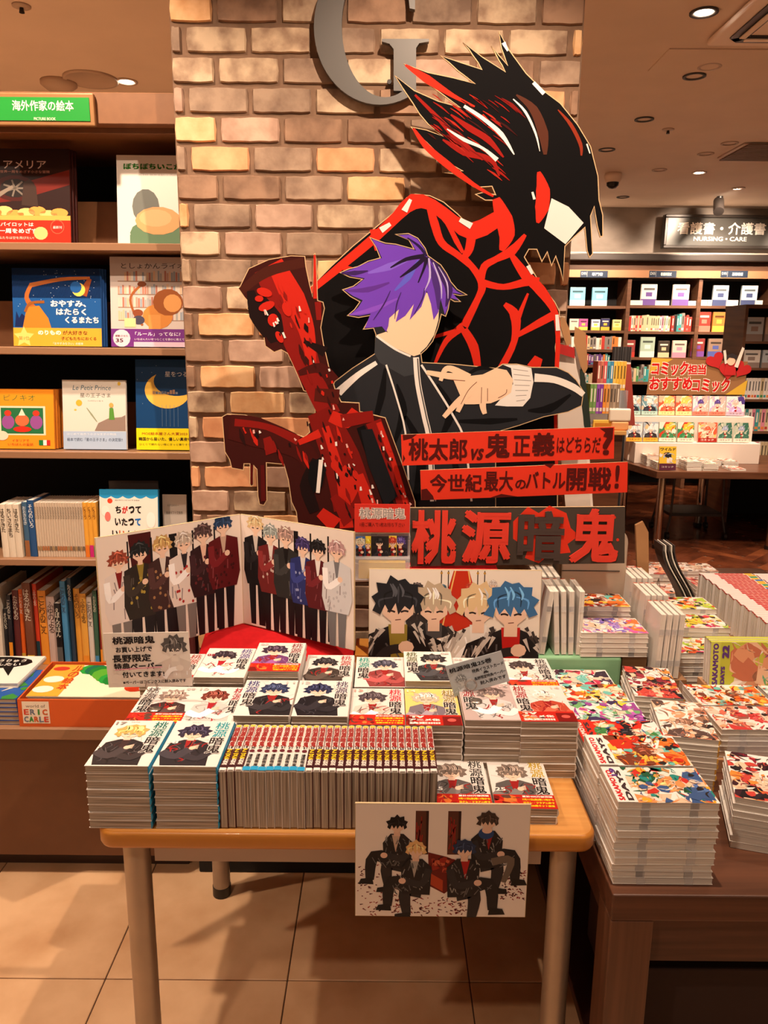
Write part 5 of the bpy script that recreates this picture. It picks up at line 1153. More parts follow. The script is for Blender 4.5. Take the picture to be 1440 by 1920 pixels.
B2 = PY(692, 1250, 1.86); a = PY(692, 1077, 1.88); b = PY(1014, 1077, 1.88)
t = thing('poster_board', 'white poster board with red carpet and fur collared figures behind books', 'poster', axes((a.x, 1.853, TZ+.001), (1,0,0), (0,.05,.99875), (0,-.99875,.05)))
def art2(c, W, H):
    c.poly([(W*.49, H*.99), (W*.58, H*.99), (W*.78, 0), (W*.3, 0)], (196, 48, 22)); c.line([(W*.5, H*.99), (W*.36, 0)], W*.008, (236, 190, 110)); c.line([(W*.575, H*.99), (W*.7, 0)], W*.008, (236, 190, 110), False)
    for x in (.42, .46, .63, .67): c.line([(W*x, H*.99), (W*x, H*.84)], W*.006, (60, 40, 30), x == .42); c.ell(W*x, H*.99-H*.02, W*.008, W*.008, (200, 150, 60), 6, False)
    figure(c, W*.28, H*.22, H*.68, (70, 60, 60), (50, 44, 44), seed=1); figure(c, W*.43, H*.5, H*.38, (60, 90, 110), (30, 28, 30), seed=2, legs=False); figure(c, W*.59, H*.42, H*.48, (190, 70, 50), (36, 30, 32), seed=3, legs=False); figure(c, W*.72, H*.5, H*.42, (206, 190, 180), (40, 36, 38), seed=4, legs=False); c.line([(W*.76, H*.82), (W*.82, H*.86), (W*.87, H*.84)], W*.02, (190, 30, 30)); c.line([(W*.76, H*.8), (W*.82, H*.8), (W*.88, H*.77)], W*.016, (190, 30, 30), False)
    bust(c, W*.38, H*.2, H*.7, (196, 176, 150), (40, 38, 40), 5, fur=(200, 190, 182), shirt=(80, 76, 78)); bust(c, W*.64, H*.18, H*.72, (226, 196, 150), (226, 220, 212), 6, fur=(190, 180, 172), shirt=(236, 230, 224)); bust(c, W*.17, H*.14, H*.8, (30, 32, 38), (28, 24, 26), 7, fur=(206, 196, 188), shirt=(150, 130, 50)); bust(c, W*.83, H*.12, H*.8, (60, 110, 160), (26, 22, 24), 8, fur=(206, 196, 188), shirt=(190, 30, 26))
Mi = None
bd = MB().box(0, b.x-a.x, 0, .302, -.005, 0).build('board', COR, t)
c = Art(eps=.0001); W = b.x-a.x; H = .302; c.rect(.001, .001, W-.001, H-.001, (240, 228, 214)); art2(c, W, H); c.clip = (0, 0, W, H); c.build('picture', t)
# keep the drawing inside its board edges by construction; hanging board
a = PY(666, 1505, 1.205); b = PY(996, 1507, 1.205); d = PY(667, 1716, 1.205); W = b.x-a.x; H = a.z-d.z
t = thing('poster_board', 'white poster board with four seated figures hung on the table front', 'poster', axes((a.x, 1.2035, d.z), (1,0,0), (0,0,1), (0,-1,0)))
MB().box(0, W, 0, H, -.004, 0).build('board', COR, t)
def art3(c, W, H):
    rd = random.Random(6)
    for side in (0, 1):
        for k in range(90):
            x = rd.uniform(.01, .3) if side == 0 else rd.uniform(.84, .98); y = rd.uniform(.02, .46) if side == 0 else rd.uniform(.16, .42)
            c.line([(W*x, H*y), (W*(x+rd.uniform(.005, .02)), H*(y+rd.uniform(-.02, .02)))], [H*.012, H*.004], rd.choice([(110, 26, 22), (80, 20, 18), (150, 40, 34)]), k == 0)
    for k in range(110):
        x = rd.uniform(.15, .68); y = rd.uniform(.015, .17); c.line([(W*x, H*y), (W*(x+rd.uniform(.005, .025)), H*(y+rd.uniform(-.02, .02)))], [H*.012, H*.004], rd.choice([(110, 26, 22), (80, 20, 18), (150, 40, 34)]), k == 0)
    for x in (.345, .53):
        c.rect(W*x, H*.56, W*(x+.075), H*.94, (92, 50, 36)); c.rect(W*(x+.06), H*.56, W*(x+.075), H*.94, (50, 26, 20))
        for k in range(9): c.line([(W*(x+rd.uniform(.005, .05)), H*rd.uniform(.6, .9)), (W*(x+rd.uniform(.005, .05)), H*rd.uniform(.6, .9))], W*.006, (150, 34, 26), k == 0)
    c.poly([(W*.42, H*.58), (W*.53, H*.54), (W*.6, H*.5), (W*.58, H*.28), (W*.52, H*.21), (W*.43, H*.28)], (110, 26, 18)); c.poly([(W*.43, H*.4), (W*.51, H*.33), (W*.51, H*.23), (W*.43, H*.3)], (180, 66, 34)); busy(c, W*.44, H*.4, W*.58, H*.54, [(150, 40, 26), (60, 14, 12), (200, 90, 60)], 26, 3, .3)
    def seated(x, y, s, hc, shirt, flip, sd, extra=None):
        K2 = (34, 31, 33); q = lambda a, b: (W*x+flip*s*a, H*y+s*b); rd = random.Random(sd)
        c.line([q(-.1, .1), q(.35, .22), q(.42, -.2)], [s*.26, s*.2, s*.13], K2); c.line([q(-.1, .06), q(.15, .05), q(.12, -.36)], [s*.24, s*.2, s*.12], (44, 40, 42)); c.poly([q(.06, -.42), q(.32, -.42), q(.3, -.34), q(.08, -.3)], (24, 22, 24)); c.poly([q(.36, -.28), q(.6, -.27), q(.56, -.18), q(.38, -.16)], (24, 22, 24), False)
        c.poly([q(-.22, .0), q(-.24, .48), q(-.1, .62), q(.1, .62), q(.22, .46), q(.2, .02)], K2); c.poly([q(-.05, .6), q(.02, .3), q(.08, .6)], shirt)
        for k in range(24): a, b = rd.uniform(-.2, .2), rd.uniform(.05, .5); c.line([q(a, b), q(a+rd.uniform(-.05, .05), b+rd.uniform(.03, .1))], s*.014, rd.choice([(150, 146, 142), (96, 92, 92)]), k == 0)
        for k in range(8): a = rd.uniform(-.05, .38); c.line([q(a, rd.uniform(.0, .2)), q(a+.06, rd.uniform(.05, .25))], s*.012, (110, 106, 104), k == 0)
        c.line([q(-.2, .45), q(-.1, .2), q(.16, .24)], s*.11, (48, 45, 48)); c.ell(*q(.2, .24), s*.055, s*.05, (230, 190, 166))
        c.rect(*q(-.05*flip*flip, .58), *q(.05, .66), (226, 186, 162)); cx, cy = q(0, .76); r = s*.12
        c.poly([(cx-r*.85, cy+r*.5), (cx-r*.8, cy-r*.45), (cx, cy-r*1.1), (cx+r*.8, cy-r*.45), (cx+r*.85, cy+r*.5)], (232, 194, 168)); hair(c, cx, cy+r*.15, r*1.1, hc, rd, 7)
    seated(.24, .43, H*.5, (24, 22, 24), (200, 170, 150), -1, 1); seated(.76, .44, H*.54, (70, 54, 46), (150, 30, 30), 1, 2); c.ell(W*.75, H*.75, W*.045, H*.05, (40, 70, 120)); c.ell(W*.755, H*.78, W*.03, H*.03, (230, 190, 166))
    c.line([(W*.79, H*.5), (W*.9, H*.52), (W*.86, H*.32)], [W*.05, W*.045, W*.03], (110, 96, 84))
    seated(.35, .2, H*.52, (226, 180, 120), (170, 160, 150), -1, 3); seated(.63, .18, H*.56, (40, 54, 84), (170, 30, 30), 1, 4)
c = Art(eps=.0001); c.rect(.0008, .0008, W-.0008, H-.0008, (240, 226, 214)); art3(c, W, H); c.clip = (0, 0, W, H); c.build('picture', t)

# ------------------------------------------------------------------ acrylic card dispenser
a = PY(664, 1086, 1.885); b = PY(768, 1086, 1.885); hd = PY(664, 948, 1.885); W = b.x-a.x
t = thing('card_dispenser', 'clear plastic card dispenser with red header and drawn cards', 'stand', (a.x, 1.876, a.z))
Hh = hd.z-a.z; m = MB(); TW = .002
sh = Hh*.60
for n_, bx in [('base', (0, W, 0, .035, 0, TW)), ('back', (0, W, .033, .035, 0, Hh*.98)), ('side', (0, TW, 0, .033, 0, sh)), ('side', (W-TW, W, 0, .033, 0, sh)), ('front', (0, W, 0, TW, 0, sh*.55)), ('shelf', (0, W, 0, .033, sh*.48, sh*.5))]:
    MB().box(*bx).build('dispenser_'+n_, ACRYL, t)
hdr = MB().box(0, W*.99, .028, .0315, Hh*.62, Hh).build('header_card', cmat((214, 44, 26), .6), t)
c = Art(); Mh = axes((0, .0278, Hh*.62), (1,0,0), (0,0,1), (0,-1,0)); hh = Hh*.38
c.text(TT, W*.5, hh*.68, hh*.42, (240, 224, 214), w=W*.84, bold=.09); c.k += 1; c.text(TT, W*.5, hh*.68, hh*.38, (150, 140, 136), w=W*.8, bold=.0); c.text('1冊ご購入で1枚お持ち下さい', W*.5, hh*.28, hh*.15, (70, 16, 14), w=W*.8, bold=.0)
c.build('header_lettering', t, Mh)
for i, (cc, x0, x1, hc_) in enumerate([((60, 100, 160), .03, .2, (200, 190, 160)), ((236, 200, 30), .2, .3, (230, 200, 60)), ((40, 34, 34), .3, .62, (30, 26, 28)), ((230, 190, 60), .62, .76, (180, 60, 40)), ((60, 50, 70), .7, .96, (90, 70, 140))]):
    cp = MB().box(W*x0, W*x1, .006+.003*i, .008+.003*i, sh*.52, sh*.98).build('card', cmat(cc), t)
    c = Art(); w_ = W*(x1-x0)*.95; h_ = sh*.44; c.rect(0, 0, w_, h_, cc); bust(c, w_*.5, 0, h_, hc_, (30, 26, 30), i); c.clip = (0, 0, w_, h_); c.build('card_picture', cp, axes((W*x0, .006+.003*i, sh*.53), (1,0,0), (0,0,1), (0,-1,0)))
bx = MB().box(W*.08, W*.92, .006, .028, TW+.001, sh*.4).build('card_bundle', cmat((236, 196, 60)), t)

# ------------------------------------------------------------------ notes on wire clips
WIRE = mat('wire_metal', (180, 170, 160), .3, .9)
def clip_note(label, corners, Y, ring_px, base_px, base_z, bcol, fn, base_y):
    a = PY(*corners[3], Y); b = PY(*corners[2], Y); d = PY(*corners[0], Y)
    X = (b-a); W = X.length; X.normalize(); Yv = (d-a); H = Yv.length; Yv = (Yv-X*Yv.dot(X)).normalized(); N_ = X.cross(Yv)
    t = thing('note_card', label, 'note', axes(a, X, Yv, N_))
    MB().box(0, W, 0, H, -.0012, 0).build('card', cmat(bcol, .7), t); c = Art(eps=.0001); fn(c, W, H); c.clip = (0, 0, W, H); c.build('handwriting', t, None, INK_MATT)
    r = PY(*ring_px, Y-.006); bs = PY(*base_px, base_y)
    k = thing('wire_clip', 'thin wire note clip holding the '+label.split(' ')[0]+' '+label.split(' ')[1]+' note card', 'clip', (bs.x, base_y, base_z))
    o = Vector((bs.x, base_y, base_z)); m = MB(); R0 = .013
    for rr, yy in ((R0, 0), (R0*.86, -.002)):
        m.tube([r-o+Vector((rr*math.cos(i*PI/8), yy, rr*math.sin(i*PI/8))) for i in range(17)], .0007, 6)
    m.build('ring', WIRE, k)
    MB().tube([r-o-Vector((0, 0, R0)), Vector((r.x-o.x, 0, (r.z-o.z)*.3)), Vector((0, 0, .003))], .0007, 6).build('stem', WIRE, k)
    MB().lathe([(.001, .003), (.012, .003), (.0125, .0003), (.001, .0003)], 20).build('base', WIRE, k)
INKB = (40, 34, 34)
def n1(c, W, H):
    bust(c, W*.82, H*.16, H*.8, (96, 92, 90), (226, 216, 206), 4, skin=(240, 232, 222), shirt=(232, 224, 214)); c.k += 2
    for s, x0, x1, y, h in [('桃源暗鬼', .1, .6, .87, .14), ('お買い上げで', .13, .56, .7, .1), ('長野限定', .08, .54, .54, .14), ('特典ペーパー', .09, .66, .39, .13), ('付いてきます!', .18, .68, .24, .11), ('※ペーパーはコミックスに封入済みです', .18, .93, .1, .065)]:
        c.text(s, W*(x0+x1)/2, H*y, H*h, INKB, w=W*(x1-x0), bold=.035, up=False, rot=.02)
    c.line([(W*.1, H*.33), (W*.66, H*.37)], H*.02, (236, 170, 190)); c.k += 1
clip_note('white handwritten note card with pencil drawing', [(206, 1188), (358, 1185), (361, 1286), (204, 1289)], 1.56, (284, 1286), (290, 1395), TZ+.0006+6*.0154+.0005, (244, 236, 226), n1, 1.50) if False else None
clip_note('white handwritten note card with pencil drawing', [(206, 1188), (358, 1185), (361, 1286), (204, 1289)], 1.53, (284, 1286), (291, 1345), TZ+.0006+7*.0154+.0006, (244, 236, 226), n1, 1.48)
def n2(c, W, H):
    bust(c, W*.2, H*.03, H*.62, (140, 146, 148), (180, 188, 190), 9, skin=(206, 210, 208), shirt=(190, 196, 196)); c.k += 2
    for s, x0, x1, y, h in [('桃源暗鬼25巻', .04, .8, .82, .15), ('特典イラストカード', .42, .98, .62, .12), ('&', .6, .7, .5, .08), ('長野限定特典ペーパー', .42, .98, .37, .11), ('封入済みです', .5, .96, .2, .12)]:
        c.text(s, W*(x0+x1)/2, H*y, H*h, INKB, w=W*(x1-x0), bold=.03, up=False)
    c.k += 1
clip_note('blue grey tilted note card with small handwriting', [(833, 1250), (931, 1221), (956, 1277), (852, 1306)], 1.55, (883, 1284), (893, 1322), TZ+.0006+8*.0154+.0006, (186, 194, 198), n2, 1.50)
# ------------------------------------------------------------------ low brown wood table on the right, with its stacks
RZ = .629; RX0, RY0, RX1, RY1 = .402, 1.165, 2.05, 2.62
WAL = wood('walnut_veneer', (112, 72, 50), (84, 52, 34), (60, 60, 2), .42, .03)
WALT = wood('walnut_veneer_top', (104, 64, 44), (80, 48, 32), (2, 60, 60), .38, .03)
rt = thing('low_table', 'heavy dark brown wood display table full of comic stacks', 'table', (1.2, 1.9, 0)); RM = Matrix.Translation((-1.2, -1.9, 0))
MB().box(RX0, RX1, RY0, RY1, RZ-.052, RZ).build('tabletop', WALT, rt, .003, M=RM)
for x in (RX0, RX1-.075):
    for y in (RY0, RY1-.075): MB().box(x, x+.075, y, y+.075, .0005, RZ-.0525).build('leg', WAL, rt, .002, M=RM)
WALH = wood('walnut_veneer_rail', (98, 60, 42), (74, 44, 30), (3, 60, 60), .42, .03)
MB().box(RX0+.075, RX1-.075, RY0+.03, RY0+.05, RZ-.16, RZ-.0525).build('rail', WALH, rt, .001, M=RM); MB().box(RX0+.075, RX1-.075, RY1-.05, RY1-.03, RZ-.16, RZ-.0525).build('rail', WALH, rt, .001, M=RM)
for x in (RX0+.03, RX1-.05): MB().box(x, x+.02, RY0+.075, RY1-.075, RZ-.16, RZ-.0525).build('rail', WALH, rt, .001, M=RM)
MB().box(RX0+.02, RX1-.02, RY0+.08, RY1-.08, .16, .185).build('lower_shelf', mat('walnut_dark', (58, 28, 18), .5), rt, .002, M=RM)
MB().box(RX0+.1, RX1-.1, 2.3, 2.315, .186, .45).build('pale_panel', mat('pale_panel', (214, 204, 196), .7), rt, M=RM)
MB().box(RX0+.09, RX1-.1, RY0+.12, RY0+.42, .186, .37).build('storage_carton', mat('carton_dark', (50, 28, 20), .8), None, .004)['label'] = 'dark storage carton on the lower shelf of the low table'
o = COL.objects['storage_carton']; o['category'] = 'box'
JW, JL, JT = .1125, .176, .0131
PALS = {
 'teal': [(40, 140, 130), (230, 226, 216), (200, 50, 40), (226, 150, 90), (240, 200, 170), (60, 90, 140), (30, 90, 60), (240, 170, 50)],
 'red': [(206, 46, 30), (60, 130, 70), (240, 220, 180), (50, 90, 160), (226, 160, 110), (30, 28, 34), (120, 180, 150), (236, 230, 224)],
 'green': [(110, 170, 110), (150, 70, 150), (230, 210, 60), (200, 80, 150), (230, 230, 220), (60, 50, 90), (140, 190, 170)],
 'orange': [(226, 110, 40), (250, 190, 70), (200, 50, 30), (240, 220, 190), (120, 60, 40), (110, 190, 180)],
 'purple': [(90, 40, 70), (120, 190, 180), (220, 200, 180), (60, 40, 60), (200, 60, 90), (230, 200, 90), (240, 236, 230)],
 'pink': [(220, 90, 160), (240, 200, 170), (150, 120, 200), (230, 226, 236), (226, 120, 60), (250, 216, 190), (120, 100, 190)],
 'yellow': [(240, 210, 60), (220, 90, 40), (250, 240, 210), (180, 210, 70), (210, 60, 110), (60, 50, 40)],
 'pale': [(236, 220, 200), (220, 190, 160), (200, 120, 90), (246, 240, 230), (150, 110, 90), (230, 160, 120), (90, 70, 66)],
 'rose': [(226, 110, 90), (240, 200, 180), (250, 230, 220), (200, 60, 60), (236, 160, 120), (150, 90, 80)],
 'dark': [(60, 30, 40), (150, 40, 60), (230, 200, 170), (200, 70, 60), (30, 24, 30), (220, 140, 60)]}
def jcover(pal, title=None, tcol=(200, 36, 40), bg=(240, 236, 230), seed=1, num=None, W=JW, H=JL):
    c = Art(); c.rect(0, 0, W, H, bg); P = PALS[pal]
    busy(c, 0, 0, W, H*.8 if title else H, P, 70, seed, .24)
    bust(c, W*.5, H*.02, H*.5, P[seed % len(P)], P[(seed+2) % len(P)], seed, shirt=P[(seed+1) % len(P)]); busy(c, 0, 0, W, H*.8 if title else H, P+[(40, 34, 36)], 90, seed+5, .11)
    if title:
        c.rect(0, H*.8, W, H, bg)
        for i, s in enumerate(title): c.text(s, W*.47, H*(.945-.085*i), H*.06, tcol if i == 0 else (60, 46, 50), w=W*.86, bold=.06)
    if num: c.text(num, W*.84, H*.9, H*.06, (90, 50, 130), w=W*.24, bold=.06)
    c.clip = (0, 0, W, H); return c.mesh('cover_print')
CB = [(.018, .03), (.11, .145)]
BANDM = clear('clear_band', (240, 236, 230), .35)
def jbook(ccol=(226, 220, 212), sp=(210, 60, 40), W=JW, L=JL, t=JT): return book_meshes(W, L, t, ccol, True, False, False, sp)
def rstack(label, where, n, x, y, z, pal, rz=PI/2, title=None, seed=1, sp=(226, 222, 214), grp=None, bg=(240, 236, 230), num=None, tcol=(200, 36, 40), jit=.0025, W=JW, L=JL, vis=99):
    return stack(jbook(sp=sp, W=W, L=L), n, x, y, z, rz, label, where, jcover(pal, title, tcol, bg, seed, num, W, L), group=grp or label+' stack', seed=seed, jit=jit, vis=vis, name='comic_book')
xL = .407+JL
e = .0006
rstack('white comic', 'of the big front corner stack on the brown table', 12, xL, 1.192, RZ+e, 'teal', title=('SAKAMOTO', 'DAYS'), seed=3, num='19', grp='white comics of the front corner stack')
rstack('white comic', 'of the stack right behind the big front corner stack', 12, xL, 1.312, RZ+e, 'orange', title=('SAKAMOTO', 'DAYS'), seed=4, grp='white comics of the second stack')
rstack('red comic', 'of the stack with the green pickle cover', 10, .412+JL, 1.428+.0, RZ+e, 'red', title=('SAKAMOTO', 'DAYS'), bg=(206, 44, 30), tcol=(240, 230, 220), vis=6, seed=5, sp=(200, 44, 30), num=None)
rstack('green and purple comic', 'of the stack behind the red comics', 9, .405+JL, 1.548, RZ+e, 'green', title=('BATTLE', 'ACTION'), seed=6, tcol=(70, 120, 60)) if False else rstack('green and purple comic', 'of the stack behind the red comics', 9, .409+JL, 1.548, RZ+e, 'green', vis=3, seed=6)
rstack('orange comic', 'of the stack behind the green and purple comics', 8, .409+JL, 1.666, RZ+e, 'orange', vis=2, seed=7)
rstack('dark purple comic', 'of the stack before the pale green block', 7, .409+JL, 1.784, RZ+e, 'purple', vis=2, seed=8)
gb = MB().box(.402+.006, .63, 1.905, 2.16, RZ+e, .755).build('green_block', mat('pale_green_board', (136, 186, 142), .7), None, .008, 3); tag(gb, 'pale green block carrying upright and flat comics', 'display block')
# upright comics on the green block, fore-edges to the viewer
def fore(x, y, z, roll, label, grp, sp, yaw=0, L=JL, W=JW, t=JT, d=1):
    """standing upright, opening edge towards the viewer"""
    M = Matrix.Translation((x, y, z)) @ Matrix.Rotation(yaw, 4, 'Z') @ Matrix.Rotation(roll, 4, 'Y') @ axes((0, 0, 0), (0,1,0), (0,0,1), (1,0,0))
    lo = min((M @ Vector(p)).z for p in [(0,0,0), (0,0,t), (W,0,0), (W,0,t), (W, L, t), (0, L, 0)]); M[2][3] += z-lo+.0006
    book(jbook(sp=sp, W=W, L=L, t=t), M, label, grp, name='comic_book')
gz = .7555
for k, (dx, rl) in enumerate([(0.0, .1), (.040, -.07), (.058, -.06), (.076, -.04), (.096, 0)]):
    fore(.398+dx+.016, 1.915, gz, rl, 'upright orange edged comic, %s from the left on the green block' % ordi(k), 'upright comics on the green block', (200, 90, 40) if k else (190, 60, 36))
for k in range(4): fore(.42+.018*k, 2.045, gz, 0, 'upright comic in the rear row on the green block, %s from left' % ordi(k), 'rear upright comics on the green block', (180, 150, 120))
rstack('pink and violet comic', 'of the flat pile on the green block', 5, .518+JL, 1.905, gz+e, 'pink', seed=9, sp=(226, 160, 200))
bk = MB().box(.635, .70, 1.92, 2.14, RZ+e, .752).build('pile_support', mat('carton_brown', (150, 110, 76), .85)); tag(bk, 'brown support box under the pink comic pile', 'box')
rstack('orange topped comic', 'of the pile behind the pink comics', 7, .51+JL, 2.035, gz+e, 'orange', vis=3, seed=10, sp=(230, 90, 40))
# diagonal rows of leaning comics
for r, (x, y, z) in enumerate([(.706, 1.875, RZ+.08), (.706, 2.0, RZ+.09), (.706, 2.125, RZ+.10)]):
    tag(MB().box(x-.003, x+.085, y-.004, y+.113, RZ+e, z-.001).build('step_block', mat('carton_brown', (0,0,0))), 'brown step block under the %s leaning comic row' % ORD[r], 'display block')
    for k in range(4): fore(x+.0165*k, y, z, .03, 'leaning comic with pale edges, %s of the %s diagonal row' % (ordi(k), ordi(r)), 'leaning comics of the %s diagonal row' % ordi(r), (200, 80, 40), L=JL)
def ystack(label, where, n, x, y, pal, yaw, seed, sp):
    return rstack(label, where, n, x, y, RZ+e, pal, yaw, seed=seed, sp=sp)
ystack('pale tan comic', 'of the slanting stack beside the orange comics', 9, .597, 1.50, 'pale', -.17, 11, (226, 170, 60))
ystack('purple banded comic', 'of the slanting stack near the leaning rows', 9, .595, 1.688, 'dark', -.13, 13, (226, 160, 50))
ystack('crimson comic', 'of the slanting stack right of the big corner stack', 8, .66, 1.296, 'dark', -.3, 14, (200, 40, 70))
ystack('yellow and blue comic', 'of the low stack at the right edge', 7, .80, 1.25, 'yellow', -.36, 15, (240, 210, 40))
p = PZ(1345, 1374, .72)
# right-hand block with tall title comics
rb = MB().box(.745, 1.4, 1.56, 1.81, RZ+e, .66).build('tray_block', mat('carton_tray', (196, 150, 110), .8)); tag(rb, 'flat cardboard tray under the right hand comics', 'display block')
tz = .661
x0 = .752
for i, (pl, s_) in enumerate((('rose', 21), ('orange', 22))):
    rstack('%s comic' % ('red and white', 'orange and white')[i], 'of the tray stack below the upright comics', 5, x0+JL+i*.0, 1.57+.0-i*.0+i*.118-.0, tz+e, pl, seed=s_, sp=(230, 226, 216))
    rstack('%s comic' % ('pale red', 'amber')[i], 'of the stack at the right edge, row %s' % ORD[i], 5, x0+JL*2+.012, 1.57+i*.118, tz+e, pl, seed=s_+4, sp=(230, 226, 216))
# upright title comics
def a_sak():
    W, H = JW, JL; c = Art(); c.rect(0, 0, W, H, (196, 200, 70)); busy(c, 0, 0, W, H*.72, PALS['pale'][:4]+[(226, 160, 120), (240, 196, 160)], 40, 8, .4); busy(c, 0, 0, W, H*.25, PALS['green'], 24, 9, .4)
    c.rect(0, H*.86, W, H, (206, 210, 90)); c.text('SAKAMOTO', W*.5, H*.93, H*.08, (96, 56, 130), w=W*.94, bold=.06); c.text('DAYS', W*.25, H*.82, H*.06, (96, 56, 130), w=W*.4, bold=.06); c.text('22', W*.78, H*.79, H*.1, (96, 56, 130), w=W*.3, bold=.07); c.clip = (0, 0, W, H); return c.mesh('cover_print')
sk = a_sak(); a = PY(1322, 1300, 1.82)
for k in range(3):
    M = axes((a.x+JL, 1.815+k*.0142, tz+.062), (0,.12,.993), (-1,0,0), (0,-.993,.12))
    book(jbook(sp=(196, 200, 70)), M, 'yellow green comic standing on its edge, %s in the row' % ('frontmost' if k == 0 else ordi(k)), 'upright volume 22 comics', sk if k == 0 else None, name='comic_book')
tag(MB().box(a.x-.005, a.x+.36, 1.8115, 1.862, tz+e, tz+.061).build('riser_block', mat('carton_tray', (0,0,0))), 'cardboard riser under the upright volume 22 comics', 'display block')
book(jbook(sp=(200, 60, 50)), axes((a.x+JL*2+.01, 1.815, tz+.062), (0,.12,.993), (-1,0,0), (0,-.993,.12)), 'orange and teal comic upright at the right edge beside volume 22', None, jcover('red', seed=31), name='comic_book')
# yellow comics behind
x1 = PZ(1272, 1258, .80).x
for i, (pl, y, n, s_) in enumerate((('yellow', 1.95, 9, 23), ('yellow', 2.07, 11, 24), ('yellow', 2.19, 12, 25))):
    rstack('yellow comic', 'of the %s yellow stack from the front' % ORD[i], n, .80+JL+.01*i, y, RZ+e, pl, vis=(5, 2, 2)[i], seed=s_, sp=(236, 220, 90), grp='yellow comics of the %s stack' % ORD[i])
# long row of red spined comics standing spine up
rxx = 1.07; pal = [(214, 40, 36), (226, 60, 40), (190, 30, 34)]
tag(MB().box(1.03, 1.75, 1.97, 2.5, RZ+e, .70).build('riser_block', mat('carton_tray', (0,0,0))), 'cardboard riser under the long red spined row', 'display block')
def sp_red(i):
    t, H = .016, JL; c = Art(); rd = random.Random(i); c.rect(0, 0, t, H, (236, 226, 220)); c.rect(t*.1, H*.18, t*.9, H*.72, (206, 40, 36)); c.rect(t*.05, H*.02, t*.95, H*.16, rd.choice([(40, 160, 120), (240, 190, 50), (200, 60, 150), (60, 120, 200), (240, 120, 40)]))
    for k in range(5): c.line([(t*.3, H*(.24+.09*k)), (t*.75, H*(.26+.09*k))], t*.14, (240, 190, 170), k == 0)
    return c.mesh('spine_print')
sr = [sp_red(i) for i in range(5)]
for k in range(30):
    # book length along +x, spine up, row recedes
    y = 1.975+k*.0168; M = axes((1.06, y, .7012), (0,0,1), (-1,0,0), (0,1,0)); M = axes((1.06, y+.016, .7012), (0,0,1), (1,0,0), (0,1,0)); M = axes((1.06+JL, y, .7012), (0,0,1), (-1,0,0), (0,-1,0)) if False else axes((1.055+.003*math.sin(k*2.1)+JL, y, .7012), (0,0,1), (-1,0,0), (0,-1,0))
    M = M.copy(); M[1][3] = y+.016
    b_ = book_meshes(JW, JL, .016, (230, 222, 214), True, False, False, (214, 60, 50))
    book(b_, M, 'red spined comic standing spine up, %s from the front of the row' % ordi(k), 'red spined comics', None, sr[k % 5], name='comic_book')
    M2 = M.copy(); M2[0][3] += JL+.004
    if k > 4: book(b_, M2, 'red spined comic in the right hand spine-up row, %s from its front' % ordi(k-5), 'red spined comics at the right edge', None, sr[(k+2) % 5], name='comic_book')
# rear pink stacks
def by_px(px, py, y): return PY(px, py, y).x
for i, (px0, y, n, pl, lab) in enumerate([(1204, 2.50, 13, 'rose', 'salmon comic'), (1292, 2.50, 11, 'rose', 'coral comic')]):
    pass
def rear(label, where, px0, y, ztop, z0, pal, seed, sp):
    n = max(1, round((ztop-z0)/(JT+.0003))); x = by_px(px0, 1100, y)
    rstack(label, where, n, x+JL, y, z0+e, pal, seed=seed, sp=sp)
rear('coral comic', 'of the large rear stack beside the dark floor', 1296, 2.46-.0, PY(1300, 1105, 2.36).z, RZ, 'rose', 41, (236, 120, 100)) if False else None
tb2 = MB().box(.86, 1.42, 2.535, 2.615, RZ+e, RZ+.01).build('carton_sheet', mat('carton_tray', (0,0,0))); tag(tb2, 'flat cardboard sheet at the back of the low table', 'sheet')
# second low table behind carries the rear pink stacks
r2 = thing('low_table', 'second dark brown low table with coral comics at the rear', 'table', (1.25, 3.0, 0)); RM2 = Matrix.Translation((-1.25, -3.0, 0))
MB().box(.62, 1.75, 2.66, 3.45, .50, .55).build('tabletop', WALT, r2, .003, M=RM2)
for x in (.62, 1.675):
    for y in (2.66, 3.375): MB().box(x, x+.075, y, y+.075, .0005, .4995).build('leg', WAL, r2, .002, M=RM2)
def r2s(lab, where, px0, pyt, y, pal, seed, sp):
    p = PY(px0, pyt, y); n = max(1, round((p.z-.55)/(JT+.0003)))
    rstack(lab, where, n, p.x+JL, y, .55+e, pal, seed=seed, sp=sp, vis=7 if 'front rear' in where else 2)
r2s('coral comic', 'of the front rear stack beside the floor', 1306, 1103, 2.70, 'rose', 41, (236, 120, 100))
r2s('salmon comic', 'of the stack left of the coral comics', 1192, 1110, 2.70, 'rose', 42, (236, 150, 120))
r2s('peach comic', 'of the stack behind the coral comics', 1262, 1072, 2.85, 'pale', 43, (236, 190, 160))
r2s('blush comic', 'of the farthest stack left behind the magazines', 1176, 1074, 2.85, 'rose', 44, (236, 170, 150))
r2s('apricot comic', 'of the last row behind the coral comics', 1225, 1066, 3.0, 'pale', 45, (236, 190, 160))
# orange edged pile under the magazine stand
for i, px in enumerate((1210,)):
    p = PY(px, 1150, 2.33); n = max(1, round((p.z-RZ)/(JT+.0003))); rstack('orange edged comic', 'of the pile under the magazine stand', n, p.x+JL, 2.33, RZ+e, 'orange', seed=51, sp=(236, 110, 60)); zt = RZ+e+n*(JT+.0003)
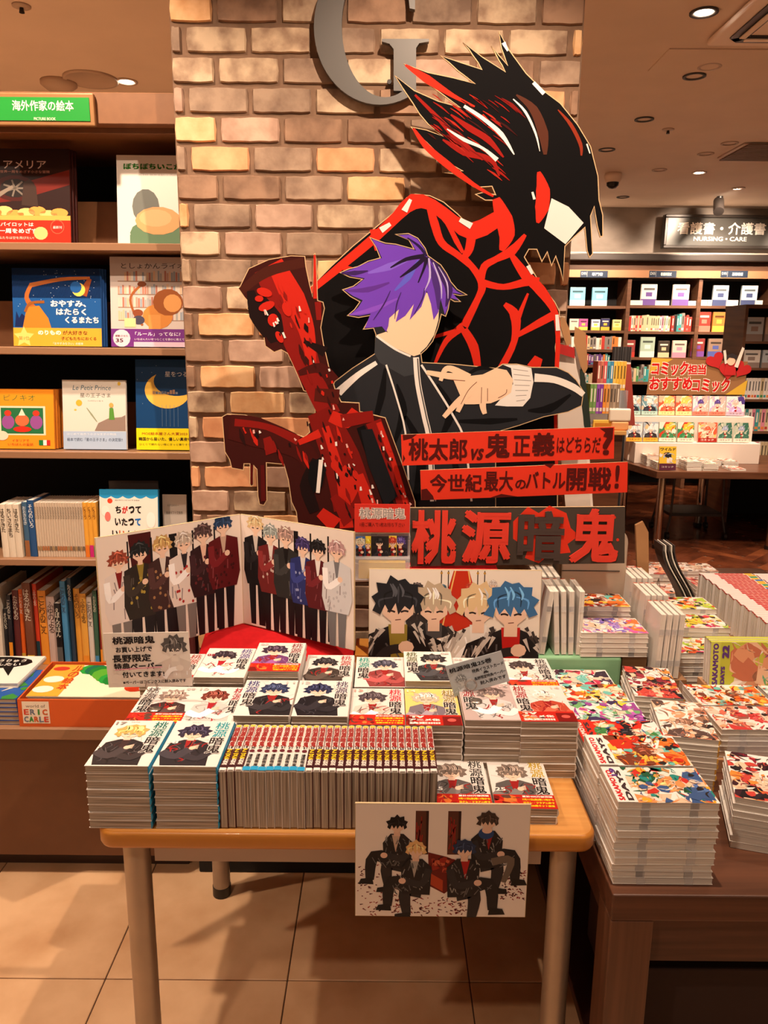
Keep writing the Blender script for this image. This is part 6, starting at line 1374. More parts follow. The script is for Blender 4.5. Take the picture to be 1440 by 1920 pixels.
# magazines leaning on a wire stand
t = thing('magazine_stand', 'thin wire stand holding floppy magazines upright', 'stand', (p.x+.05, 2.39, zt+.001))
MB().tube([(-.01, -.02, .002), (.005, 0, .1), (.02, -.02, .002)], .001, 6).build('wire_leg', WIRE, t); MB().tube([(.0, .05, .002), (.005, 0, .1)], .001, 6).build('wire_leg', WIRE, t)
for k in range(5):
    prof = []; n = 9; th = .0035
    for i in range(n):
        u = i/(n-1); prof.append((.02+.095*u+.012*k*.4-.03*math.sin(u*PI)*(1-u), .215*(1-u)**.8*.999+.006))
    up = [(q[0]+th, q[1]) for q in prof]
    M_ = axes((p.x+.02+.0045*k, 2.345, zt+.001), (1,0,0), (0,0,1), (0,-1,0))
    mm = MB(); mm.prism(prof+up[::-1], -.075, 0)
    r = thing('magazine', 'floppy monochrome magazine on the wire stand, %s from the left' % ORD[k], 'magazine', M_, 'magazines on the wire stand'); r.matrix_world = M_
    mm.build('pages', PAGES_W if k % 2 else cmat((60, 50, 50)), r)
# cardboard and boards behind, silver cabinet
SIL = mat('silver_panel', (196, 176, 156), .35, .35)
c0 = PY(1085, 1110, 2.12); c1 = PY(1193, 1000, 2.12)
t = thing('silver_cabinet', 'silver grey rounded cabinet end behind the title board', 'cabinet', (c0.x, 2.3, 0))
MW = c1.x-.38; rr = rrect(.522-c0.x, c1.x-c0.x, RZ+.001, c1.z, .045, 6)
MB().prism(rr, 0, .30, 0, axes((0, -.12+.30, 0), (1,0,0), (0,0,1), (0,-1,0))).build('body', SIL, t, .004)
MB().box(.523-c0.x, c1.x-c0.x-.02, -.1225, -.1205, c1.z-.13, c1.z-.128).build('seam', DARKP, t)
q = [(1192, 985), (1206, 978), (1216, 998), (1217, 1120), (1204, 1118), (1196, 1100)]
def up_board(name, label, q, Y, m, t=.004, yaw=0, cat='board'):
    a = PY(q[0][0], q[0][1], Y); pts = [(PY(x, y, Y).x-a.x, PY(x, y, Y).z-a.z) for x, y in q]
    r = thing(name, label, cat, Matrix.Translation(a) @ Matrix.Rotation(yaw, 4, 'Z') @ axes((0,0,0), (1,0,0), (0,0,1), (0,-1,0)))
    MB().prism(pts, -t, 0).build('sheet', m, r); return r, pts
CB_ = mat('cardboard', (176, 128, 84), .85, noise=.1, nscale=12)
up_board('cardboard_flap', 'upright brown cardboard flap right of the silver cabinet', q, 2.26, CB_, .012)
WB = mat('foam_board', (222, 206, 192), .7)
r_, p_ = up_board('foam_panel', 'tall pale foam panel with a red top band behind the sleeve', [(1046, 662), (1078, 668), (1092, 780), (1106, 950), (1060, 950), (1046, 800)], 2.19, WB, .012, -.12)
def band(q, Y, cc, yaw): return None
up_board('red_card', 'dark red card strip at the top of the foam panel', [(1046, 644), (1077, 652), (1078, 672), (1046, 662)], 2.175, cmat((176, 26, 22), .6), .003)
up_board('foam_panel', 'thin white foam edge beside the dark oval board', [(1078, 650), (1084, 650), (1100, 780), (1112, 950), (1100, 950), (1090, 780)], 2.235, mat('foam_white', (240, 226, 214), .7), .02)
up_board('cardboard_flap', 'brown cardboard flap leaning open behind the sleeve stripe', [(1078, 612), (1098, 624), (1101, 690), (1095, 702), (1088, 686), (1076, 640)], 2.215, CB_, .008, -.2)
up_board('cardboard_flap', 'rounded narrow cardboard tab behind the foam panel', [(1049, 604), (1053, 594), (1059, 597), (1068, 618), (1071, 645), (1062, 648), (1056, 630)], 2.205, CB_, .006)
up_board('dark_board', 'dark green curved board edge behind the painted sleeve', [(1088, 692), (1096, 700), (1104, 760), (1108, 800), (1100, 812), (1090, 780)], 2.20, cmat((26, 40, 30), .6), .006)
tag(MB().box(.395, .60, 2.165, 2.235, .70, .71).build('backing_shelf', CB_), 'cardboard ledge carrying the pale foam panels', 'board') if False else None
# clear acrylic dividers
def divider(label, pts, t=.002):
    """upright sheet through three points: two along its foot, one above"""
    a, b, h = pts; a = Vector(a); b = Vector(b); X = b-a; L = X.length; X.normalize(); Yv = Vector((0,0,1)); N_ = X.cross(Yv).normalized()
    r = thing('acrylic_divider', label, 'divider', axes(a, X, N_.cross(X), N_)); MB().box(0, L, 0, h, 0, t).build('sheet', ACRYL, r); return r
divider('clear plastic divider between light table and the white comics', ((.398, 1.25, TZ-.035), (.398, 1.75, TZ-.035), .07))
divider('clear plastic divider between slanting stacks and tray comics', ((.7425, 1.60, RZ+.001), (.7425, 1.80, RZ+.001), .11))
divider('clear plastic divider at the right edge of the brown table', ((.76, 1.553, RZ+.001), (1.30, 1.553, RZ+.001), .09))

bake_hidden('hidden_comics', 'lower comics of the rear piles on the low brown tables')
# ------------------------------------------------------------------ rear department: wall shelves, sign, trim
YS = 8.45     # front of the wall shelves
WD2 = wood('rear_shelf_wood', (112, 74, 50), (88, 56, 38), (2, 2, 30), .5, 0)
def zb(py, Y=YS, px=1200): return PY(px, py, Y).z
def xb(px, Y=YS, py=600): return PY(px, py, Y).x
m = MB(); cz0, cz1 = zb(491), zb(478)
struct(MB().box(-4.2, 8.5, YS-.12, YW, cz0, cz1).build('trim_1', mat('dark_cornice', (52, 44, 40), .4, .2), None, .01))
struct(MB().box(-4.2, 8.5, YS-.06, YW, cz1, cz1+.02).build('trim_2', mat('grey_ledge', (150, 136, 124), .5)))
wall_bc = thing('wall_bookcase', 'long wall bookcase of dark wood bays below the nursing sign', 'bookcase', (xb(1240), 8.6, 0)); WM = Matrix.Translation((-xb(1240), -8.6, 0))
divs = [xb(1176)-.80*2-.0, xb(1176)-.80, xb(1176), xb(1308), xb(1308)+.80, xb(1308)+1.6, xb(1308)+2.4]
zt = zb(521); xl, xr = divs[0], divs[-1]
MB().box(xl, xr, YS-.02, YS+.02, zb(507), cz0).build('frieze', WD2, wall_bc, M=WM)
MB().box(xl, xr, YS-.03, YS, zt, zb(507)).build('header', mat('rear_header', (168, 120, 84), .5), wall_bc, M=WM)
MB().box(xl, xr, YW-.03, YW-.004, .0005, zt).build('back_panel', BLK, wall_bc, M=WM)
for x in divs: MB().box(x-.02, x+.02, YS, YW-.03, .0005, zt).build('divider', WD2, wall_bc, M=WM)
rows = {0: [574, 620, 656, 685, 722, 770, 820, 866], 1: [574, 620, 656, 685, 722, 770, 820, 866], 2: [572, 621, 670, 716, 764, 812, 858], 3: [572, 621, 668, 716, 764, 812, 858], 4: [572, 621, 668, 716, 764, 812, 858], 5: [572, 621, 668, 716, 764, 812, 858]}
SHT = .028
for bi in range(6):
    for yy in rows[bi]: MB().box(divs[bi]+.02, divs[bi+1]-.02, YS+.01, YW-.03, zb(yy)-SHT, zb(yy)).build('shelf', WD2, wall_bc, M=WM)
# header labels
for i, (px, s) in enumerate(((1114, '専門書'), (1243, '看護師国試'), (1377, '基礎看護'))):
    a = PY(px-26, 520, YS-.035); b = PY(px+26, 508, YS-.035); W = b.x-a.x; H = b.z-a.z
    t = thing('shelf_label', 'dark blue D05 shelf label above the %s rear bay' % ('left', 'middle', 'right')[i], 'label', axes((a.x, YS-.034, a.z), (1,0,0), (0,0,1), (0,-1,0)))
    MB().box(0, W, 0, H, -.003, 0).build('plate', cmat((28, 44, 66)), t); c = Art(); c.text('D05', W*.13, H*.6, H*.4, (220, 220, 210), w=W*.18); c.text(s, W*.62, H*.5, H*.5, (220, 220, 210), w=W*.4, bold=.02); c.rect(W*.24, H*.1, W*.25, H*.9, (180, 180, 180)); c.build('lettering', t)
# individual rear books: simple solid volumes with cover and page edge
RB = {}
def rbook(w, h, d, cc, acc=None, facing=False):
    key = (round(w, 3), round(h, 2), round(d, 2), cc, acc, facing)
    if key in RB: return RB[key]
    m = MB(); m.box(0, w, 0, d, 0, h, 0)
    m.box(.001, w-.001, .001, d+.0005, h, h+.0008, 1)
    if acc:
        if facing: m.box(-.0003, w+.0003, -.0008, .002, 0, h*.3, 2); m.box(w*.15, w*.85, -.0008, .002, h*.72, h*.82, 3); m.box(w*.3, w*.7, -.0008, .002, h*.42, h*.62, 2)
        else: m.box(w*.12, w*.88, -.0008, .002, h*.08, h*.2, 2); m.box(w*.3, w*.7, -.0008, .002, h*.4, h*.85, 3)
    RB[key] = m.mesh('book', [cmat(cc), cmat((226, 214, 198)), cmat(acc or cc), cmat(tuple(int(v*.45) for v in cc) if sum(cc) > 380 else (226, 216, 200))]); return RB[key]
def rear_row(bi, ri, x0, x1, hues, where, hh=(.8, .92), seed=1, wr=(.018, .034)):
    rd = random.Random(seed); yy = rows[bi][ri]; z = zb(yy); top = zb(rows[bi][ri-1])-SHT if ri else zt; H = top-z; x = x0; k = 0
    while x < x1-.03:
        w = rd.uniform(*wr); w = round(w/.004)*.004; cc = rd.choice(hues); h = round(H*rd.uniform(*hh), 2)
        o = link('textbook', rbook(w, h, .16, cc, rd.choice(hues) if rd.random() < .7 else None)); o.location = (x, YS+.03, z+.0005)
        tag(o, '%s book, %s from the left %s' % (cname(cc), ordi(k), where), 'book', 'spined books '+where); x += w+.001; k += 1
def rear_face(bi, ri, specs, where):
    yy = rows[bi][ri]; z = zb(yy); top = zb(rows[bi][ri-1])-SHT if ri else zt
    for k, (px0, px1, pyt, cc, acc) in enumerate(specs):
        xa, xb_ = xb(px0, YS+.05), xb(px1, YS+.05); h = min(zb(pyt, YS+.05)-z, top-z-.02)
        o = link('textbook', rbook(xb_-xa, h, .03, cc, acc, True)); o.location = (xa, YS+.04, z+.0005)
        tag(o, '%s face-out book, %s %s' % (cname(cc), ordi(k), where), 'book', 'face-out books '+where)
Wt, Cr, Or, Ye, Rd_, Bl, Te, Gr, Pu, Pk, Gy, Bk = (236, 226, 216), (214, 190, 150), (226, 130, 60), (230, 196, 90), (190, 60, 50), (60, 90, 150), (60, 150, 150), (70, 140, 80), (110, 70, 140), (226, 140, 160), (140, 130, 122), (40, 34, 34)
# bay 1 (left)
rear_face(1, 0, [(1066, 1094, 540, (110, 180, 200), (226, 230, 226)), (1107, 1135, 540, (110, 180, 200), (226, 230, 226))], 'on the top shelf, left rear bay')
rear_face(1, 0, [], '')
for k, (a_, b_) in enumerate(((1094, 1106), (1135, 1148))):
    pass
rear_face(1, 1, [(1068, 1085, 599, (226, 196, 180), (226, 200, 170)), (1086, 1102, 599, (180, 80, 140), Ye), (1109, 1125, 600, (210, 200, 220), Ye), (1127, 1143, 598, (50, 50, 90), (240, 180, 60)), (1149, 1165, 600, (236, 220, 150), Ye)], 'on the second shelf, left rear bay')
rear_row(1, 2, divs[1]+.03, divs[2]-.03, [Rd_, Cr, Or, Wt, Gy, Ye, Cr], 'on the third shelf, left rear bay', seed=3, hh=(.7, .9))
rear_row(1, 3, divs[1]+.03, divs[2]-.12, [Gr, Te, Pu, Rd_, Gy, Bk, Or], 'on the fourth shelf, left rear bay', seed=4, hh=(.7, .92))
rear_row(1, 4, divs[1]+.03, divs[2]-.03, [Wt, Cr, Gy, Te], 'on the fifth shelf, left rear bay', seed=5, hh=(.5, .7))
# bay 2
rear_face(2, 0, [(1198, 1227, 533, Wt, (110, 80, 150)), (1257, 1287, 533, Wt, (110, 80, 150))], 'on the top shelf, middle rear bay')
rear_row(2, 1, divs[2]+.03, xb(1262), [Cr, Wt, Cr, Wt, Cr, Pk, Rd_], 'on the second shelf, middle rear bay', seed=6, hh=(.62, .7), wr=(.02, .026))
rear_row(2, 1, xb(1262), divs[3]-.03, [Te, Rd_, Bk, Wt, Gy, Bl, Pk], 'at the right of the second middle rear shelf', seed=7, hh=(.6, .78))
rear_face(2, 2, [(1174, 1194, 638, (150, 60, 56), Rd_), (1204, 1231, 632, (170, 190, 170), Wt), (1238, 1259, 639, (60, 50, 40), Cr), (1265, 1291, 638, (226, 196, 180), Pk)], 'on the third shelf, middle rear bay')
rear_row(2, 3, divs[2]+.03, divs[3]-.03, [Gr, Te, Wt, Gy, Cr], 'on the fourth shelf, middle rear bay', seed=8, hh=(.5, .8))
# bay 3
rear_face(3, 0, [(1332, 1360, 534, (200, 216, 224), (70, 80, 120)), (1385, 1414, 534, (200, 216, 224), (70, 80, 120))], 'on the top shelf, right rear bay')
rear_face(3, 1, [(1308, 1332, 584, Rd_, (236, 130, 110)), (1336, 1360, 584, Or, (240, 190, 80)), (1363, 1388, 584, Rd_, (90, 190, 80))], 'on the second shelf, right rear bay')
rear_row(3, 1, xb(1391), divs[4]-.03, [Wt, Gy, Te, Pk], 'at the right of the second right rear shelf', seed=9, hh=(.7, .85))
rear_face(3, 2, [(1300, 1325, 634, (150, 60, 56), (130, 80, 160)), (1332, 1360, 634, (160, 130, 110), (90, 100, 170)), (1365, 1392, 634, (140, 80, 60), Pk)], 'on the third shelf, right rear bay')
rear_row(3, 3, divs[3]+.03, divs[4]-.03, [Wt, Gy, Te, Pk], 'on the fourth shelf, right rear bay', seed=10, hh=(.6, .85))
rear_row(4, 1, divs[4]+.03, divs[5]-.03, [Wt, Gy, Te, Pk, Rd_], 'on the second far right shelf', seed=12, hh=(.6, .85))
# little white name holders on the top shelves
for k, (px, w_) in enumerate(((1180, 24), (1228, 26), (1290, 14), (1311, 14), (1326, 8), (1361, 22), (1415, 14))):
    bi = 2 if px < 1300 else 3; z = zb(574 if bi == 2 else 572)
    o = MB().box(xb(px), xb(px+w_), YS+.03, YS+.06, z+.0006, z+.06).build('card_holder', cmat(Wt)); tag(o, 'small white price card on the top rear shelf, %s from the left' % ORD[k], 'card', 'white price cards on the top rear shelf')

# nursing sign on the plaster
a = PY(1243, 465, 8.70); b = PY(1520, 404, 8.70); W = b.x-a.x; H = b.z-a.z
t = thing('wall_sign', 'framed grey nursing and care sign on the plaster wall', 'sign', axes((a.x, 8.72, a.z), (1,0,0), (0,0,1), (0,-1,0)))
MB().box(0, W, 0, H, -.06, .0).build('backing', mat('sign_grey', (84, 82, 78), .35, .3), t)
for x0, x1, y0, y1 in ((0, W, 0, .03), (0, W, H-.03, H), (0, .03, .03, H-.03), (W-.03, W, .03, H-.03)): MB().box(x0, x1, y0, y1, -.0, .03).build('frame', mat('sign_frame_dark', (60, 54, 50), .35, .3), t, .006)
u = lambda px: PY(px, 430, 8.70).x-a.x
c = Art(eps=.003); c.z0 = .004; c.text('看護書・介護書', (u(1271)+u(1437))/2, H*.6, H*.36, (246, 236, 224), w=u(1437)-u(1271), bold=.02); c.text('NURSING • CARE', (u(1303)+u(1403))/2, H*.29, H*.13, (226, 214, 202), w=u(1403)-u(1303), bold=.02); c.build('lettering', t)

# angled shelf block at the far right
YR = 6.78
sb = thing('side_bookcase', 'nearer dark bookcase at the right edge with white paperbacks', 'bookcase', (xb(1420, YR), YR+.2, 0)); SM = Matrix.Translation((-xb(1420, YR), -YR-.2, 0))
x0 = xb(1402, YR); x1 = x0+1.3; zr = [PY(1420, y, YR).z for y in (640, 690, 749, 809, 874)]; ztop = PY(1420, 578, YR).z
MB().box(x0-.025, x0, YR, YR+.4, .0005, ztop).build('side_panel', WD2, sb, M=SM); MB().box(x1, x1+.025, YR, YR+.4, .0005, ztop).build('side_panel', WD2, sb, M=SM)
MB().box(x0, x1, YR+.38, YR+.4, .0005, ztop).build('back_panel', BLK, sb, M=SM); MB().box(x0-.03, x1+.03, YR-.01, YR+.4, ztop, ztop+.03).build('top', WD2, sb, M=SM)
for z in zr: MB().box(x0, x1, YR, YR+.38, z-.02, z).build('shelf', WD2, sb, M=SM)
rd = random.Random(31)
for i, z in enumerate(zr):
    x = x0+.01; k = 0; top = (zr[i-1]-.02 if i else ztop)
    while x < x0+.75:
        if i < 2: w, cc, acc = .15, rd.choice([(190, 200, 206), (206, 180, 160), Wt]), (160, 140, 130)
        else: w, cc, acc = rd.choice((.02, .024, .028, .032)), rd.choice([Wt, Wt, Wt, Cr, Bk if i > 2 else Wt, Te, Pk]), rd.choice([Or, Te, Gr, Rd_])
        o = link('paperback', rbook(w, round((top-z)*.72, 2), .03 if i < 2 else .15, cc, acc, i < 2)); o.location = (x, YR+.04, z+.0005)
        tag(o, '%s book, %s from the left on the %s right edge shelf' % (cname(cc), ordi(k), ORD[i]), 'book', 'books on the %s shelf at the right edge' % ORD[i]); x += w+(.02 if i < 2 else .0015); k += 1

# ------------------------------------------------------------------ recommendation table
TZ2 = .62; YT = 5.55
DW = wood('dark_table_wood', (104, 64, 42), (78, 44, 28), (3, 30, 30), .35, 0)
q0 = PZ(1232, 884, TZ2); q1 = PZ(1172, 866, TZ2)
tx0 = q0.x; ty0 = q0.y
t = thing('recommend_table', 'dark wood table on chrome legs below the recommended comics board', 'table', (tx0+.6, ty0+.4, 0)); M2 = Matrix.Translation((-(tx0+.6), -(ty0+.4), 0))
out = [(tx0, ty0), (tx0+1.75, ty0), (tx0+1.75, ty0+.95), (q1.x-.03, ty0+.95), (q1.x-.03, q1.y+.1)]
MB().prism(out, TZ2-.055, TZ2).build('tabletop', DW, t, .004, M=M2)
CHR = mat('chrome', (200, 190, 180), .15, 1)
for lx, ly in ((tx0+.07, ty0+.07), (tx0+.95, ty0+.07), (tx0+1.65, ty0+.08), (q1.x+.05, ty0+.6), (tx0+.7, ty0+.85), (tx0+1.65, ty0+.85)):
    l = MB().cyl((lx, ly, .03), (lx, ly, TZ2-.0555), .03, n=20).build('leg', CHR, t, M=M2); MB().cyl((lx, ly, .0005), (lx, ly, .03), .034, n=16).build('foot', DARKP, l)
# rolling stool frame under it
cs = PZ(1285, 1000, 0)
t = thing('rolling_cart', 'small dark wheeled cart beneath the dark wood table', 'cart', (cs.x, ty0+.55, 0))
MB().box(-.22, .22, -.18, .18, .19, .215).build('tray', cmat((36, 34, 32), .5), t, .004)
for sx in (-1, 1):
    for sy in (-1, 1):
        MB().tube([(sx*.2, sy*.16, .5), (sx*.21, sy*.17, .2), (sx*.235, sy*.19, .06)], .01, 8).build('leg', cmat((60, 56, 54), .4), t); MB().cyl((sx*.235-.012, sy*.19, .032), (sx*.235+.012, sy*.19, .032), .03, n=16).build('wheel', DARKP, t)
MB().box(-.2, .2, -.16, .16, .5, .515).build('tray', cmat((36, 34, 32), .5), t, .004)
# stepped white display
sx0 = PY(1183, 860, ty0+.5).x; sx1 = PY(1414, 860, ty0+.5).x
yA = ty0+.42
t = thing('stepped_display', 'white stepped stand with two rows of comics', 'display stand', ((sx0+sx1)/2, yA+.15, TZ2)); M3 = Matrix.Translation((-(sx0+sx1)/2, -(yA+.15), -TZ2))
zA = PY(1300, 831, yA).z; zB = PY(1300, 781, yA+.14).z
WPN = mat('white_panel', (236, 220, 206), .6)
MB().box(sx0, sx1, yA-.005, yA+.135, TZ2+.0006, zA).build('lower_step', WPN, t, .002, M=M3); MB().box(sx0-.01, sx1-.01, yA+.137, yA+.29, TZ2+.0006, zB).build('upper_step', WPN, t, .002, M=M3)
def stand_book(px0, px1, Y, z, H, pal, seed, label, grp, acc=None):
    W = xb(px1, Y, 780)-xb(px0, Y, 780)-.004; c = Art(); P = PALS[pal]; c.rect(0, 0, W, H, P[0]); busy(c, 0, H*.2, W, H, P, 26, seed, .4); bust(c, W*.5, H*.2, H*.62, P[seed % len(P)], P[(seed+1) % len(P)], seed)
    c.rect(0, 0, W, H*.2, acc or (236, 220, 190)); c.text('コミック', W*.5, H*.11, H*.09, (60, 40, 40) if not acc or sum(acc) > 300 else (240, 230, 220), w=W*.7, bold=.02); c.clip = (0, 0, W, H)
    book(book_meshes(round(W, 3), round(H, 3), .02, P[0], True), up_face(xb(px0, Y, 780), Y+.03, z+.0008+.02*math.sin(.12), 0, .12), label, grp, c.mesh('cover_print'))
PALS['bluew'] = [(110, 150, 160), (236, 230, 226), (40, 40, 50), (190, 200, 210), (230, 180, 150)]; PALS['redpk'] = [(226, 90, 60), (240, 180, 150), (250, 226, 200), (240, 200, 90)]; PALS['viol'] = [(236, 226, 226), (80, 60, 130), (226, 180, 170), (190, 160, 210)]
PALS['green2'] = [(60, 130, 80), (236, 226, 210), (200, 60, 40), (230, 190, 60)]; PALS['grey2'] = [(170, 180, 190), (236, 230, 226), (50, 46, 50), (230, 190, 140)]; PALS['olive'] = [(180, 190, 170), (150, 160, 190), (60, 110, 90), (230, 210, 190)]
for k, (p0, p1, pl, ac, sd) in enumerate([(1171, 1202, 'bluew', (170, 200, 190), 1), (1203, 1234, 'bluew', (170, 200, 190), 1), (1235, 1266, 'redpk', (246, 220, 150), 3), (1267, 1298, 'redpk', (246, 220, 150), 3), (1299, 1329, 'viol', (226, 120, 100), 5), (1330, 1361, 'viol', (226, 120, 100), 5), (1362, 1397, 'viol', (200, 170, 190), 6)]):
    stand_book(p0, p1, yA+.18, zB, .158, pl, sd, 'standing comic, %s from the left in the upper display row' % ORD[k], 'comics in the upper display row', ac)
for k, (p0, p1, pl, ac, sd) in enumerate([(1178, 1209, 'grey2', (236, 170, 60), 1), (1210, 1239, 'grey2', (236, 170, 60), 1), (1240, 1273, 'green2', (236, 220, 200), 3), (1275, 1307, 'green2', (236, 220, 200), 3), (1314, 1350, 'redpk', (160, 40, 30), 4), (1351, 1379, 'olive', (226, 216, 200), 5), (1381, 1411, 'olive', (226, 216, 200), 5)]):
    stand_book(p0, p1, yA+.03, zA, .158, pl, sd, 'standing comic, %s from the left in the lower display row' % ORD[k], 'comics in the lower display row', ac)
# flat stacks in front
for k, (px, py, n, yo, pl, lb) in enumerate([(1212, 862, 6, .26, 'pale', 'far left'), (1288, 884, 5, .05, 'pale', 'front middle left'), (1320, 884, 4, .05, 'pale', 'front middle right'), (1265, 868, 4, .25, 'pale', 'rear middle'), (1297, 868, 4, .25, 'pale', 'rear centre'), (1325, 862, 3, .28, 'rose', 'rear right'), (1358, 862, 3, .28, 'rose', 'far right'), (1372, 882, 1, .06, 'rose', 'lone front right'), (1232, 878, 4, .1, 'pale', 'near left')]):
    x = xb(px, ty0+yo, 870); rstack('white edged comic', 'of the %s pile' % lb, n, x, ty0+yo, TZ2+.0006, pl, rz=.0, seed=60+k, sp=(236, 230, 220))
c = Art(); W, H = .128, .18; c.rect(0, 0, W, H, (240, 196, 60)); c.text('ワイルド', W*.5, H*.88, H*.13, (40, 30, 40), w=W*.9, bold=.05); busy(c, 0, H*.3, W, H*.75, PALS['bluew'], 20, 3, .4); c.rect(0, 0, W, H*.28, (90, 40, 60)); c.text('コミック', W*.5, H*.14, H*.08, (240, 226, 210), w=W*.7); c.clip = (0, 0, W, H)
x = xb(1237, ty0+.03, 870)
book(book_meshes(.128, .18, .014, (240, 196, 60), True), up_face(x, ty0+.05, TZ2+.003, 0, .14), 'yellow comic standing upright at the front of the dark table', None, c.mesh('cover_print'))
# hand-made board
Yb = yA+.36
qb = [(1222, 671), (1402, 678), (1395, 740), (1212, 740)]
def s4(c, g, f):
    c.poly([(1222, 671), (1262, 673), (1218, 700)], (214, 170, 60)); c.poly([(1402, 712), (1396, 740), (1360, 740)], (214, 170, 60), False)
    for s, x0, x1, y, h in [('コミック', 1222, 1290, 691, 26), ('担当', 1290, 1324, 693, 19), ('おすすめ', 1218, 1298, 719, 24), ('コミック', 1298, 1368, 722, 26)]:
        g.k = 3; put(g, f, s, x0-1, x1+1, y, h+2.5, (244, 226, 210), .10); g.k = 9; put(g, f, s, x0, x1, y, h, (196, 30, 26), .045)
EPSR = 1
t4, f4 = quad_board('recommend_board', 'brown cardboard board with big red recommended comics lettering', qb, Yb, (150, 106, 70), s4, 'sign', .006)
MB().box(.05, .09, -(PY(1212, 740, Yb).z-TZ2)+.001, .1, -.03, -.007).build('support_strut', CB_, t4); MB().box(.5, .54, -(PY(1212, 740, Yb).z-TZ2)+.001, .1, -.03, -.007).build('support_strut', CB_, t4)
HM = cmat((186, 22, 24), .7)
def heart(px, py, r, rot, label):
    pts = []
    for i in range(26):
        a = 2*PI*i/26; x = 16*math.sin(a)**3; y = 13*math.cos(a)-5*math.cos(2*a)-2*math.cos(3*a)-math.cos(4*a); x, y = x*r/16, y*r/16
        pts.append((x*math.cos(rot)-y*math.sin(rot), x*math.sin(rot)+y*math.cos(rot)))
    p = PY(px, py, Yb-.006); tt = thing('paper_heart', label, 'decoration', axes(p, (1,0,0), (0,0,1), (0,-1,0))); MB().prism(pts, 0, .003).build('heart', HM, tt)
heart(1341, 676, .075, .5, 'red paper heart at the upper left of the cardboard board corner'); heart(1366, 694, .08, 0, 'red paper heart at the middle of the cardboard board corner'); heart(1391, 692, .075, -.5, 'red paper heart at the right of the cardboard board corner')
p = PY(1371, 676, Yb-.014); tt = thing('paper_figure', 'plain paper cheering figure with raised arms above the hearts', 'decoration', axes(p, (1,0,0), (0,0,1), (0,-1,0)))
MB().prism([(.035*math.cos(i*PI/8), .04*math.sin(i*PI/8)) for i in range(16)], 0, .003).build('head', cmat((236, 196, 166), .7), tt)
MB().prism([(-.04, .0), (-.045, .04), (0, .06), (.045, .04), (.04, .0), (.02, .02), (-.02, .025)], .0035, .005).build('hair', cmat((40, 30, 30), .7), tt)
MB().prism([(-.05, -.03), (-.075, .08), (-.055, .085), (-.03, -.02)], 0, .003).build('arm', cmat((236, 220, 206), .7), tt); MB().prism([(.03, -.05), (.08, .11), (.1, .1), (.06, -.06)], 0, .003).build('arm', cmat((236, 220, 206), .7), tt)
MB().prism([(-.04, -.02), (.04, -.02), (.05, -.12), (-.05, -.12)], -.003, -.0005).build('torso', HM, tt)

# ------------------------------------------------------------------ sloped rack of colourful slim books left of it, light wood table
q = PZ(1120, 812, .72)
YK = 5.3
lt = thing('light_table', 'light wood table with colourful slanted books left of the board', 'table', (xb(1150, YK, 800), YK+.3, 0)); zt2 = PY(1150, 808, YK).z
LW = wood('light_wood', (222, 170, 100), (204, 146, 78), (3, 40, 3), .4, 0)
lx0, lx1 = xb(1085, YK, 800), xb(1176, YK, 800); M4 = Matrix.Translation((-xb(1150, YK, 800), -(YK+.3), 0))
MB().box(lx0, lx1, YK, YK+.45, zt2-.03, zt2).build('tabletop', LW, lt, .004, M=M4); MB().box(lx0+.02, lx1-.02, YK+.02, YK+.43, .0005, zt2-.031).build('cabinet_base', DW, lt, M=M4)
cols = [(170, 90, 80), (190, 110, 90), (200, 70, 80), (80, 160, 180), (60, 130, 170), (236, 190, 90), (236, 180, 60), (230, 176, 70), (220, 170, 70)]
cols2 = [(110, 150, 80), (120, 160, 90), (150, 80, 180), (130, 60, 160), (236, 150, 60), (226, 160, 90), (150, 130, 110), (170, 150, 130), (140, 120, 100)]
for tier, (cs_, pz, pxs, yk) in enumerate(((cols, 732, (1118, 1172), YK+.22), (cols2, 776, (1104, 1160), YK+.06))):
    z = PY(1150, pz, yk).z; xA, xB_ = xb(pxs[0], yk, pz), xb(pxs[1], yk, pz); w = (xB_-xA)/len(cs_)
    tag(MB().box(xA-.01, xB_+.02, yk-.01, yk+.14, zt2+.0006, z).build('rack_step', ACRYL), 'clear plastic %s step of the slanted book rack' % ('upper', 'lower')[tier], 'display stand')
    for k, cc in enumerate(cs_):
        o = link('slim_book', rbook(round(w-.002, 3), .2, .13, cc, (226, 216, 200))); o.matrix_world = T(xA+k*w, yk+.01, z+.001, 0, -.0) @ Matrix.Shear('XZ', 4, (0, 0)) if False else T(xA+k*w, yk, z+.001)
        tag(o, '%s slim book, %s from the left on the %s rack step' % (cname(cc), ordi(k), ('upper', 'lower')[tier]), 'book', 'slim books on the %s rack step' % ('upper', 'lower')[tier])
yk = YK+.1
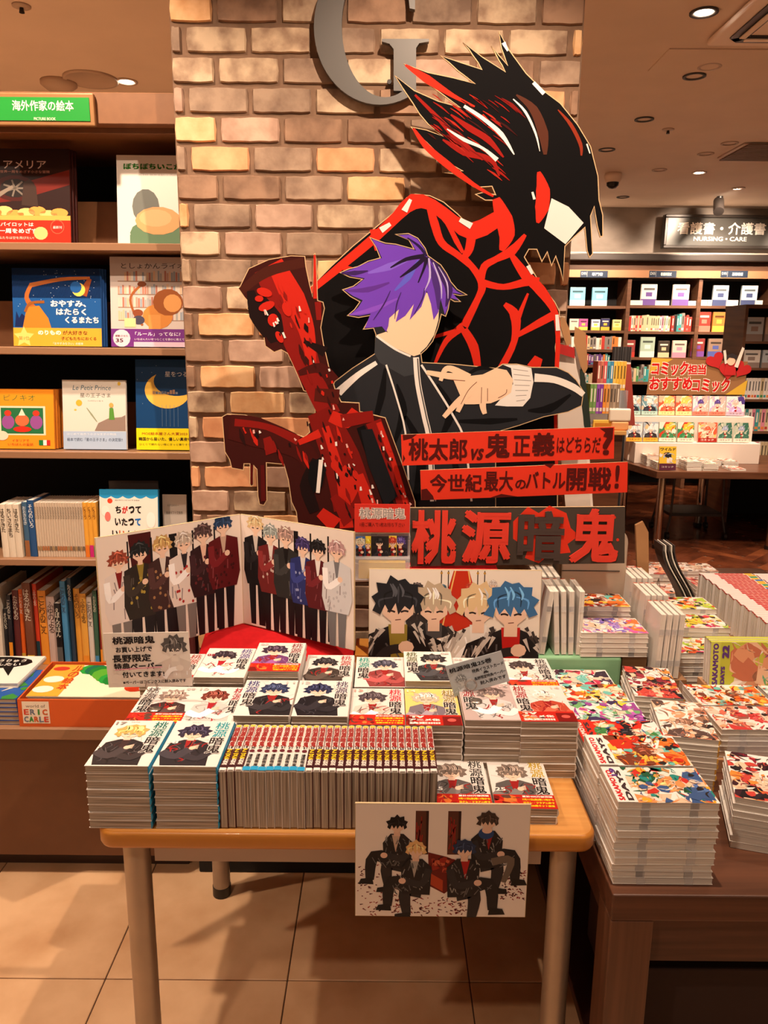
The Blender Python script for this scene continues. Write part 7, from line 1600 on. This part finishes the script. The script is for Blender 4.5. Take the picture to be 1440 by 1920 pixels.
bag = thing('boxed_set', 'yellow boxed set on the light wood table', 'box', (xb(1113, YK+.02, 800), YK+.03, zt2+.0006)); MB().box(0, .15, 0, .02, 0, .07).build('box_body', cmat((240, 196, 80)), bag, .003); MB().box(.01, .14, -.001, 0, .02, .05).build('box_label', cmat((200, 130, 40)), bag)
t = thing('plush_stack', 'pale cream and pink printed bags on the light wood table', 'bag', (xb(1148, YK, 800), YK+.02, zt2+.0006))
m = MB(); 
for k in range(5): m.box(.0+.02*k, .1+.02*k, .0, .03, .0+.0*k, .05+.018*k)
MB().box(0, .12, 0, .03, 0, .06).build('lower_bag', cmat((236, 170, 110)), t, .01, 3); MB().box(-.02, .13, .0, .03, .0605, .15).build('upper_bag', cmat((240, 226, 206)), t, .012, 3)
# tilted pink-brown box and dark draped prop
p = PY(1180, 740, YK+.5)
t = thing('leaning_book_set', 'dark red slim box set leaning beside the rack', 'box', T(p.x-.03, YK+.36, zt2+.003, 0, 0, -.0)); zz = PY(1178, 682, YK+.5).z-zt2-.003
MB().prism([(0, 0), (.045, 0), (-.02, zz), (-.075, zz)], 0, .06, 0, axes((0, .06, 0), (1,0,0), (0,0,1), (0,-1,0))).build('box_body', cmat((150, 60, 50)), t); MB().prism([(-.0748, zz), (-.0202, zz), (-.0202, zz+.012), (-.0748, zz+.012)], 0, .06, 0, axes((0, .06, 0), (1,0,0), (0,0,1), (0,-1,0))).build('top_edge', cmat((236, 200, 190)), t)
MB().box(-.1, .09, .01, .06, -.0024, -.0005).build('foot', cmat((150, 60, 50)), t)
p = PY(1168, 700, 5.95); p2 = PY(1150, 650, 5.95)
t = thing('draped_display', 'grey black draped panel behind the colourful book rack', 'display board', (p2.x, 5.95, 0)); m = MB(); W = PY(1186, 650, 5.95).x-p2.x
prof = [(W*k/24, .012*math.sin(k*1.9)) for k in range(25)]
m.prism(prof+[(q_[0], q_[1]+.02) for q_ in prof[::-1]], .0005, p2.z-.0); m.build('drape', cmat((70, 66, 66), .8), t)
